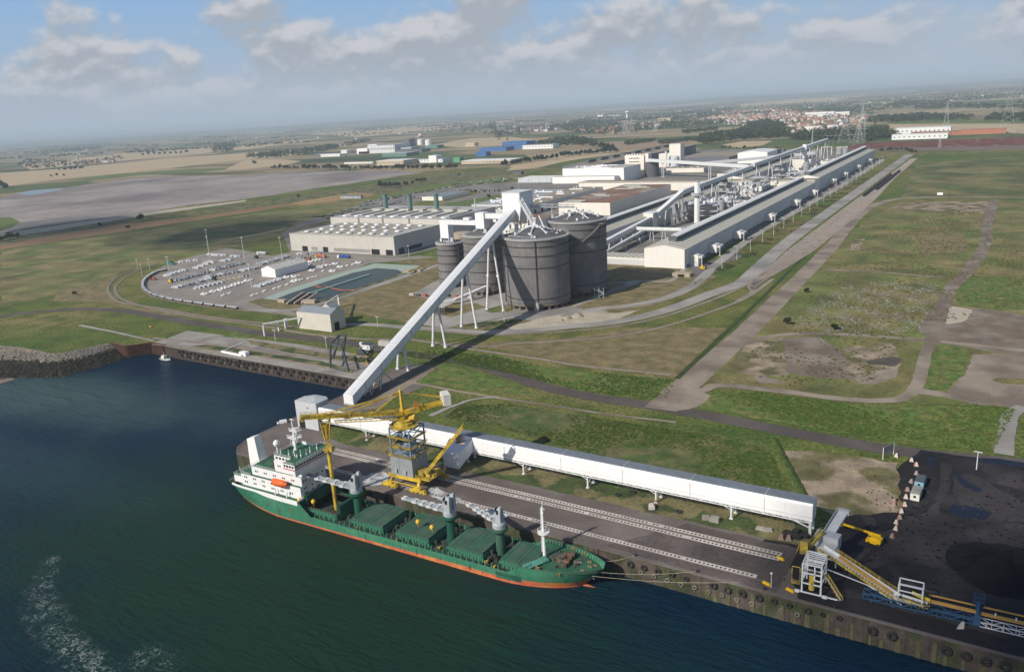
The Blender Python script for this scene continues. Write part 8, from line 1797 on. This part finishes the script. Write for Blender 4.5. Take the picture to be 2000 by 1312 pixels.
def pylon(px, py, h, w, label, kind=0):
    q = at(px, py); t = thing('pylon', label, 'pylon', tuple(q)); b = MB(); m = max(.3, q.length/7500)
    if kind == 0:
        L4 = [(q+Vector((s*w/2, u*w/2, 0))) for s, u in ((-1,-1),(1,-1),(1,1),(-1,1))]; top = q+Vector((0,0,h)); W = [p.lerp(top, .62)*1 for p in L4]
        for p in L4: b.bar(p, p.lerp(top, .97), m, m)
        for k in range(6):
            a, c = k/7, (k+1)/7
            for i in range(4): b.bar(L4[i].lerp(top, a), L4[(i+1) % 4].lerp(top, c), m*.6, m*.6); b.bar(L4[(i+1) % 4].lerp(top, a), L4[i].lerp(top, c), m*.6, m*.6)
        b.build('lattice', STEEL, t); b = MB()
        for z, l in ((.66, 9), (.80, 12), (.93, 7)): b.bar(q+Vector((-l*w/12, 0, h*z)), q+Vector((l*w/12, 0, h*z)), m, m); b.bar(q+Vector((-l*w/12, 0, h*z)), q+Vector((0, 0, h*(z+.05))), m*.6, m*.6); b.bar(q+Vector((l*w/12, 0, h*z)), q+Vector((0, 0, h*(z+.05))), m*.6, m*.6)
        b.build('crossarm', STEEL, t)
    else:
        b.bar(q+Vector((-w*.2, 0, 0)), q+Vector((-w*.05, 0, h*.5)), m, m); b.bar(q+Vector((w*.2, 0, 0)), q+Vector((w*.05, 0, h*.5)), m, m)
        b.bar(q+Vector((-w*.05, 0, h*.5)), q+Vector((-w*.28, 0, h)), m, m); b.bar(q+Vector((w*.05, 0, h*.5)), q+Vector((w*.28, 0, h)), m, m); b.build('lattice', STEEL, t)
        b = MB(); b.bar(q+Vector((-w*.5, 0, h*.86)), q+Vector((w*.5, 0, h*.86)), m*1.2, m*1.2); b.build('crossarm', STEEL, t)
pylon(1682, 278, 112, 22, 'tallest thin pylon behind the far end of the pot rooms'); pylon(1649, 279, 74, 34, 'broad pylon left of the tallest one'); pylon(1676, 279, 56, 30, 'shorter pylon just in front of the tallest one'); pylon(1846, 265, 96, 18, 'tall thin pylon at the eastern warehouses'); pylon(1966, 260, 118, 42, 'broad lattice pylon near the right edge')
pylon(1622, 292, 40, 52, 'cat-eared pylon at the substation, left one', 1); pylon(1672, 290, 40, 52, 'cat-eared pylon at the substation, right one', 1); pylon(1835, 289, 30, 6, 'small mast beside the marshalling yard'); pylon(1586, 288, 62, 4, 'thin mast in front of the woods')
pylon(1220, 262, 66, 26, 'hazy pylon left in the group before the wooded village'); pylon(1234, 262, 72, 26, 'hazy pylon second in the group before the wooded village'); pylon(1279, 258, 62, 24, 'hazy pylon right in the group before the wooded village'); pylon(973, 258, 60, 22, 'hazy pylon beside the far tree-lined road')
t = thing('substation', 'pale substation gantries at the far end of the pot rooms', 'substation', tuple(at(1625, 305)))
for x0 in (1604, 1634): b = MB(); a, c = at(x0, 304), at(x0+20, 303); b.bar(a, a+Vector((0,0,20)), 1.6, 1.6); b.bar(c, c+Vector((0,0,20)), 1.6, 1.6); b.bar(a+Vector((0,0,19)), c+Vector((0,0,19)), 1.6, 1.6); b.build('gantry', mat('gantry_cream', (.62, .62, .52), .7), t)
# ---------------------------------------------------------------- trees, woods, houses, haze
LEAF = [mat('leaf_dark', (.030, .046, .018), .9, .35, .02, .2, spec=.1), mat('leaf_mid', (.046, .066, .024), .9, .35, .02, .2, spec=.1), mat('leaf_olive', (.066, .080, .032), .9, .3, .02, .2, spec=.1)]
BARK = mat('bark', (.06, .048, .035), .9)
def crown(b, c, R, H, n, r, leaf=1.6, lobes=5, mats=3, sq=1.0):
    L_ = [(c[0]+r.uniform(-.5, .5)*R, c[1]+r.uniform(-.5, .5)*R, c[2]+H*(.35+.45*r.random()), R*r.uniform(.45, .7), r.randrange(mats)) for _ in range(lobes)]
    for i in range(n):
        x, y, z, q, m = L_[i % lobes]; a = r.uniform(0, 6.283); e = r.uniform(-.6, 1.0); e2 = math.sqrt(max(0, 1-e*e)); k = q*r.uniform(.65, 1.12)
        p = Vector((x+k*math.cos(a)*e2, y+k*math.sin(a)*e2, z+k*e*sq*(H/R)*.62)); s = leaf*r.uniform(.6, 1.25)
        u = Vector((r.uniform(-1, 1), r.uniform(-1, 1), r.uniform(-.4, .9))).normalized(); w = u.cross(Vector((r.uniform(-1, 1), r.uniform(-1, 1), 1))).normalized()
        v = u*s; w = w*s*.8; b.add([p-v, p+w*.8, p+v, p-w], [(0, 1, 2, 3)], m if r.random() < .8 else r.randrange(mats))
def tree_proto(seed, R, H, n):
    r = random.Random(seed); t = thing('tree', '', 'tree'); b = MB(); b.tube((0,0,0), (r.uniform(-.3,.3),0,H*.45), .35, .2, 7); [b.bar((0,0,H*.35), (r.uniform(-.4,.4)*R, r.uniform(-.4,.4)*R, H*.65), .18, .18) for _ in range(3)]; b.build('trunk', BARK, t)
    b = MB(); crown(b, (0, 0, H*.18), R, H*.8, n, r, 1.25, 7); b.build('crown', LEAF, t, origin=False); return t
TP = [tree_proto(1, 5.5, 12, 620), tree_proto(2, 6.5, 10, 620), tree_proto(3, 4.2, 14, 520), tree_proto(4, 7.5, 13, 760)]
tu = set()
def tree(px, py, s, label, group=None, k=None, q=None):
    k = rnd.randrange(4) if k is None else k; q = at(px, py) if q is None else q
    if k in tu: o = dup(TP[k])
    else: tu.add(k); o = TP[k]
    o.location = q; o.rotation_euler = (0, 0, rnd.uniform(0, 6)); o.scale = (s*rnd.uniform(.9, 1.1),)*3; tag(o, label, 'tree', group)
def trow(pts, n, s, jit, label, group):
    P = [at(*p) for p in pts]
    for i in range(n):
        t_ = i/max(1, n-1)*(len(P)-1); j = min(int(t_), len(P)-2); q = P[j].lerp(P[j+1], t_-j)
        tree(0, 0, s*rnd.uniform(.7, 1.25), label, group, q=q+Vector((rnd.uniform(-jit, jit), rnd.uniform(-jit, jit), 0)))
trow(((980, 325), (1040, 316), (1085, 311)), 26, 1.0, 7, 'bushy tree in the dense row beside the pair of cream halls', 'trees in the row by the cream halls')
trow(((1100, 307), (1150, 302), (1204, 298)), 26, 1.15, 10, 'bushy tree in the hedge row left of the dark furnace hall', 'trees left of the furnace hall')
trow(((1125, 283), (1160, 287), (1198, 295)), 22, 1.3, 14, 'dark tree in the slanting belt above the furnace hall', 'trees in the slanting belt')
trow(((530, 330), (620, 331), (740, 332), (890, 331)), 56, 1.0, 7, 'bushy tree in the long row behind the grey mud flat', 'trees behind the mud flat')
trow(((740, 364), (765, 366), (800, 362)), 14, .75, 7, 'low round bush in the grass above the car park', 'bushes above the car park')
trow(((815, 357), (835, 354)), 4, .7, 4, 'small tree standing in the verge beyond the car park', 'small trees beyond the car park')
trow(((875, 379), (975, 376)), 12, .35, 2, 'low bush in the row on the northern lawn', 'bushes on the northern lawn')
trow(((280, 305), (365, 300)), 9, 1.5, 4, 'lone roundish tree in the line across the far stubble', 'line of trees in the stubble')
trow(((0, 366), (12, 370)), 5, 1.6, 8, 'dark tree at the left edge above the mud flat', 'trees at the left edge'); trow(((0, 473), (35, 464)), 6, .7, 5, 'bush at the left edge below the mud flat', 'bushes at the left edge')
trow(((100, 346), (125, 345)), 3, 1.0, 4, 'small tree in the near stubble on the left', 'small trees in the left stubble'); trow(((118, 334), (160, 331)), 8, 1.2, 5, 'tree in the short row in the left stubble', 'short row in the left stubble')
trow(((1700, 296), (1770, 294), (1786, 299)), 22, .5, 8, 'low shrub at the far end of the railway sidings', 'shrubs at the end of the sidings')
trow(((1410, 290), (1480, 292), (1530, 296)), 14, .6, 12, 'shrub in the rough grass behind the distant white shed', 'shrubs behind the white shed')
for px, py, s, lab in ((275, 432, .8, 'bush on the bank between the mud flat and ploughed field'), (196, 443, .5, 'small dark bush left on the bank below the mud flat'), (250, 448, .6, 'flat bush on the ploughed field'), (147, 577, .35, 'single small bush in the dry grass left of the rail curve'), (583, 388, .7, 'round bush at the tip of the ochre field'), (1575, 572, .28, 'small dark bush on the green beside the dirt road'), (1538, 634, .35, 'bush at the left corner of the rubble'), (1630, 645, .4, 'dark bush in the rubble field'), (497, 322, 1.2, 'tree beside the stubble left of the estate'), (1000, 371, .5, 'small bush beside the head of the lawn'), (955, 387, .45, 'bush on the lawn near the head house')): tree(px, py, s, lab)
# woods: one mass each
def wood(poly, n, R, H, label, seed, leaves=26, leaf=3.0):
    P = [at(*p) for p in poly]; xs = [p.x for p in P]; ys = [p.y for p in P]; r = random.Random(seed); b = MB(); k = 0; g = 0
    while k < n and g < n*60:
        g += 1; x, y = r.uniform(min(xs), max(xs)), r.uniform(min(ys), max(ys))
        if not inside(P, x, y): continue
        k += 1; h = H*r.uniform(.7, 1.2); crown(b, (x, y, 0), R*r.uniform(.8, 1.3), h, leaves, r, leaf, 2, 3)
    b.build('wood', LEAF, kind='stuff', label=label, cat='wood', origin=False)
wood([(480,305),(520,300),(590,294),(655,284),(665,290),(600,302),(545,309),(485,311)], 330, 8, 15, 'dark wood left of the white stepped factory', 1)
wood([(660,282),(720,272),(730,277),(670,287)], 90, 7, 11, 'belt of trees behind the stepped factory', 2)
wood([(415,300),(418,287),(460,283),(462,296),(440,302)], 150, 9, 24, 'square dark copse in the stubble', 3)
wood([(1355,281),(1370,268),(1410,262),(1450,258),(1480,255),(1538,262),(1540,270),(1480,272),(1440,276),(1395,281),(1370,284)], 620, 9, 17, 'broad dark wood before the village', 4)
wood([(1440,262),(1465,243),(1500,238),(1530,246),(1540,265),(1480,270)], 330, 11, 22, 'tall poplar wood beside the broad wood', 5)
wood([(1544,274),(1560,262),(1610,260),(1660,262),(1700,258),(1730,254),(1745,266),(1760,272),(1700,276),(1620,276)], 560, 9, 17, 'dark wood behind the far end of the pot rooms', 6)
wood([(1688,240),(1720,230),(1800,226),(1900,230),(1912,234),(1850,237),(1740,241)], 420, 11, 17, 'long dark wood left of the eastern pylons', 7)
wood([(1920,238),(1940,226),(2040,226),(2040,240)], 220, 11, 18, 'dark wood at the right edge', 8)
wood([(1721,212),(1760,198),(1830,200),(1900,206),(1990,204),(2040,196),(2040,214),(1900,214),(1800,214)], 520, 13, 18, 'hazy long wood in the upper right distance', 9, 20, 4)
wood([(1100,256),(1110,243),(1200,240),(1230,246),(1300,240),(1400,233),(1420,242),(1350,250),(1290,254),(1200,264),(1150,264)], 720, 10, 15, 'trees among the houses of the wooded village', 10)
wood([(1240,236),(1300,224),(1400,213),(1440,214),(1400,226),(1300,238)], 420, 11, 16, 'hazy trees above the wooded village', 11, 20, 4)
wood([(940,262),(1000,250),(1100,244),(1140,232),(1200,228),(1150,246),(1080,256),(980,268)], 520, 10, 15, 'belt of trees along the left village', 12)
wood([(960,262),(955,240),(968,240),(980,268),(992,276),(975,276)], 120, 8, 15, 'trees along the straight far road', 13)
wood([(1040,283),(1080,272),(1120,268),(1165,276),(1140,284),(1080,289)], 240, 8, 11, 'scrub wood right of the blue factory', 14)
wood([(1330,257),(1400,251),(1400,256),(1335,262)], 80, 8, 10, 'clipped long copse before the wooded village', 15); wood([(1220,279),(1280,272),(1276,277),(1225,284)], 80, 8, 8, 'low scrub strip in the middle fields', 16); wood([(1285,277),(1360,270),(1355,276),(1290,282)], 80, 8, 7, 'second low scrub strip in the middle fields', 17)
wood([(30,326),(50,312),(150,318),(240,306),(240,312),(160,326),(70,332)], 170, 9, 14, 'trees round the hamlet on the far left', 18)
wood([(1640,270),(1690,246),(1560,254),(1560,260)][::1], 10, 8, 10, 'few trees at the near edge of the village', 19)
wood([(1400,236),(1440,222),(1540,214),(1700,232),(1720,250),(1640,262),(1540,256),(1500,240)], 520, 8, 9, 'garden trees among the village houses', 21, 14)
wood([(1600,214),(1680,208),(1730,214),(1700,226),(1620,222)], 160, 11, 14, 'trees behind the village houses', 20)
r = random.Random(77); b = MB(); k = 0                           # far belts fading into the haze
while k < 360:
    px = r.uniform(-60, 2060); hy = HY+HS*px; py = hy+2.2+40*r.random()**1.5
    if px > 1400 and py-hy > 50: continue
    q = at(px, py); L_ = r.uniform(80, 420)*(1+q.length/9000); a = r.uniform(-.25, .5); k += 1; n = int(L_/28)
    if q.length < 2900: continue
    for i in range(n): crown(b, (q.x+math.cos(a)*(i*28-L_/2)+r.uniform(-12, 12), q.y+math.sin(a)*(i*28-L_/2)+r.uniform(-20, 20), 0), 15, 15, 7, r, 8, 1, 3)
b.build('distant_tree_belts', LEAF, kind='stuff', label='hedges and tree belts scattered over the distant plain', cat='tree belts', origin=False)
# houses
HWM = [mat('house_cream', (.52, .45, .36), .8), mat('house_white', (.66, .64, .60), .8), mat('house_brick', (.34, .16, .10), .85)]; HRF = [mat('roof_red', (.34, .13, .08), .85, .2), mat('roof_brown', (.22, .12, .09), .85, .2), mat('roof_slate', (.15, .16, .18), .7, .2)]
def house_mesh(i, w, d, h):
    b = MB(); b.gable(-w/2, w/2, -d/2, d/2, 0, h, h+w*.32, 'y', 0, 1); b.ob((w*.2, d*.2, h+w*.1), .9, .9, w*.32); b.f_ = 0
    return b.build('house', [HWM[i % 3], HRF[(i*2) % 3 if i != 3 else 0]], origin=False)
HP = [house_mesh(i, *s) for i, s in enumerate(((9, 13, 5.5), (10, 12, 6), (8, 16, 5), (11, 14, 6.5), (12, 20, 7), (9, 10, 5)))]
hl = [('cream', 'red'), ('white', 'slate'), ('brick', 'brown'), ('cream', 'red'), ('white', 'slate'), ('brick', 'brown')]
hl = [(('cream', 'white', 'brick')[i % 3], ('red', 'brown', 'slate')[(i*2) % 3 if i != 3 else 0]) for i in range(6)]
hu = set(); hn = 0
def village(poly, n, where, sc=1.0):
    global hn
    P = [at(*p) for p in poly]; xs = [p.x for p in P]; ys = [p.y for p in P]; r = random.Random(n*3+len(where)); k = g = 0
    while k < n and g < n*80:
        g += 1; x, y = r.uniform(min(xs), max(xs)), r.uniform(min(ys), max(ys))
        if not inside(P, x, y): continue
        k += 1; i = r.choice((0, 0, 1, 2, 3, 3, 4, 5))
        if i in hu: o = dup(HP[i])
        else: hu.add(i); o = HP[i]
        o.location = (x, y, 0); o.rotation_euler = (0, 0, r.uniform(0, 3.14)); o.scale = (sc*r.uniform(1.0, 1.4),)*3; hn += 1
        tag(o, '%s house with a %s roof %s' % (*hl[i], where), 'house', 'houses '+where)
village([(1360,236),(1400,228),(1440,219),(1520,213),(1560,220),(1700,234),(1720,250),(1640,262),(1540,258),(1535,246),(1500,238),(1440,236)], 215, 'in the main village', 1.45)
village([(983,256),(1060,249),(1100,250),(1080,257),(990,259)], 26, 'in the row of houses left of the wooded village', 1.3); village([(1110,258),(1180,250),(1240,240),(1300,243),(1290,250),(1200,262)], 30, 'in the wooded village', 1.4); village([(1140,232),(1200,226),(1210,230),(1150,236)], 9, 'near the mushroom water tower', 1.5)
village([(150,320),(200,314),(235,311),(230,316),(160,323)], 14, 'in the hamlet on the far left', 1.2); village([(812,268),(832,264),(834,269),(815,271)], 6, 'in the small far group beyond the stepped factory', 1.5)
b = MB(); r = random.Random(5); vp = [([(1440,219),(1520,212),(1560,217),(1700,232),(1690,240),(1560,250),(1450,232)], 300), ([(1360,236),(1450,222),(1540,240),(1640,262),(1560,262),(1400,240)], 200)]
for poly, n in vp:
    P = [at(*p) for p in poly]; xs = [p.x for p in P]; ys = [p.y for p in P]; k = 0
    while k < n:
        x, y = r.uniform(min(xs), max(xs)), r.uniform(min(ys), max(ys))
        if inside(P, x, y): k += 1; w, d, h = r.uniform(9, 14), r.uniform(11, 20), r.uniform(5, 8); b.gable(x-w/2, x+w/2, y-d/2, y+d/2, 0, h, h+4, r.choice('xy'), r.choice((0, 0, 1)), r.choice((2, 2, 3)))
b.build('village_houses', [HWM[0], HWM[1], HRF[0], HRF[2]], kind='stuff', label='mass of further small houses filling the main village', cat='houses', origin=False)
b = MB(); k = 0
while k < 210:
    px = r.uniform(0, 2000); hy = HY+HS*px; py = hy+6+34*r.random()**1.4; q = at(px, py)
    if q.length < 3300: continue
    k += 1; w = r.uniform(14, 34); b.gable(q.x-w/2, q.x+w/2, q.y-8, q.y+8, 0, 7, 12, 'x', r.choice((0, 1)), r.choice((2, 3)))
b.build('distant_farms', [HWM[0], HWM[1], HRF[0], HRF[2]], kind='stuff', label='farmhouses and hamlets scattered over the distant plain', cat='houses', origin=False)
# wooded tufts: rough grass tussocks on nearer grass
def tufts(poly, n, m, label, s=(.25, .7), seed=1):
    P = [at(*p) for p in poly]; xs = [p.x for p in P]; ys = [p.y for p in P]; r = random.Random(seed); b = MB(); k = 0
    while k < n:
        x, y = r.uniform(min(xs), max(xs)), r.uniform(min(ys), max(ys))
        if not inside(P, x, y): continue
        if math.sin(x*.07+1.3*math.sin(y*.05))+math.sin(y*.09+x*.03)+r.uniform(-1.2, 1.2) < 0: continue
        k += 1; h = r.uniform(*s); a = r.uniform(0, 3.14)
        for j in range(3):
            c, q = math.cos(a+j*1.05)*h*1.3, math.sin(a+j*1.05)*h*1.3; b.add([(x-c, y-q, 0), (x+c, y+q, 0), (x+c*.5, y+q*.5, h), (x-c*.5, y-q*.5, h*.9)], [(0, 1, 2, 3)])
    b.build('grass_tussocks', m, kind='stuff', label=label, cat='grass', origin=False)
TG = mat('tussock_green', (.062, .115, .02), .95, .3, .5, 2, alt=(.11, .135, .035))
tufts([(900,792),(1000,790),(1200,822),(1400,852),(1500,874),(1540,960),(1300,925),(1100,870),(960,830),(870,815)], 5200, TG, 'green tussocks on the grass behind the quay gallery')
tufts([(1385,768),(1480,766),(1650,790),(1780,796),(1900,790),(1985,800),(1940,880),(1800,870),(1640,843),(1460,813),(1370,792)], 5200, TG, 'green tussocks on the grass beside the dark road', seed=2)
tufts([(740,690),(850,686),(960,694),(1060,717),(1320,744),(1300,780),(1160,768),(1010,733),(900,712)], 3600, TG, 'green tussocks on the verge below the tracks', seed=3)
tufts([(1425,742),(1460,690),(1540,640),(1610,545),(1700,445),(1910,400),(2000,500),(2000,590),(1800,640),(1700,750),(1500,755)], 4200, mat('tussock_olive', (.085, .098, .032), .95, .3, .5, 2, alt=(.13, .11, .05)), 'olive tussocks on the waste ground', (.3, .9), 4)
tufts([(1345,560),(1450,515),(1560,445),(1720,335),(1735,325),(1640,372),(1480,462),(1400,525)], 3000, SHRUBG, 'rough shrubs on the verge beside the pot room road', (.4, 1.1), 5)
# haze
b = MB(); b.box(-71000, 71000, -3500, 71000, WZ-4.5, 205)
hzo = b.build('haze', None or mat('haze_tmp', (1, 1, 1)), kind='stuff', origin=False)
hm = bpy.data.materials.new('haze_air'); hm.use_nodes = True; nt = hm.node_tree
for n in list(nt.nodes): nt.nodes.remove(n)
o_ = nt.nodes.new('ShaderNodeOutputMaterial'); pv = nt.nodes.new('ShaderNodeVolumePrincipled'); pv.inputs['Color'].default_value = (.76, .90, 1.0, 1); pv.inputs['Density'].default_value = HAZE_D; pv.inputs['Anisotropy'].default_value = 0.0
nt.links.new(pv.outputs[0], o_.inputs['Volume']); hzo.data.materials.clear(); hzo.data.materials.append(hm)

# translucent clouds added out of view, up-sun, to shade parts of the ground
cm = bpy.data.materials.new('shade_cloud'); cm.use_nodes = True; nt = cm.node_tree; L_ = nt.links; P_b = nt.nodes['Principled BSDF']; P_b.inputs['Base Color'].default_value = (.9, .9, .92, 1); P_b.inputs['Roughness'].default_value = 1
tr = nt.nodes.new('ShaderNodeBsdfTransparent'); mx = nt.nodes.new('ShaderNodeMixShader'); mx.inputs[0].default_value = .17
L_.new(tr.outputs[0], mx.inputs[1]); L_.new(P_b.outputs[0], mx.inputs[2]); L_.new(mx.outputs[0], nt.nodes['Material Output'].inputs[0])
def shade_cloud(cx, cy, z, rx, ry, n, seed):
    r = random.Random(seed); b = MB(); k = z/math.tan(R_(SUN_EL)); c = Vector((cx-k*math.sin(R_(SUN_AZ)), cy-k*math.cos(R_(SUN_AZ)), z))
    for i in range(n):
        a = r.uniform(0, 6.28); q = r.random()**.7; s = r.uniform(.35, .6); b.lathe(c+Vector((rx*q*math.cos(a), ry*q*math.sin(a), 0)), [(0, -.12*rx*s), (rx*s*.8, -.08*rx*s), (rx*s, .05*rx*s), (rx*s*.6, .3*rx*s), (0, .42*rx*s)], 20)
    b.build('shade_cloud', cm, kind='structure', smooth=True)
shade_cloud(70, 262, 620, 98, 55, 18, 1); shade_cloud(-1250, 800, 900, 330, 22, 8, 2)
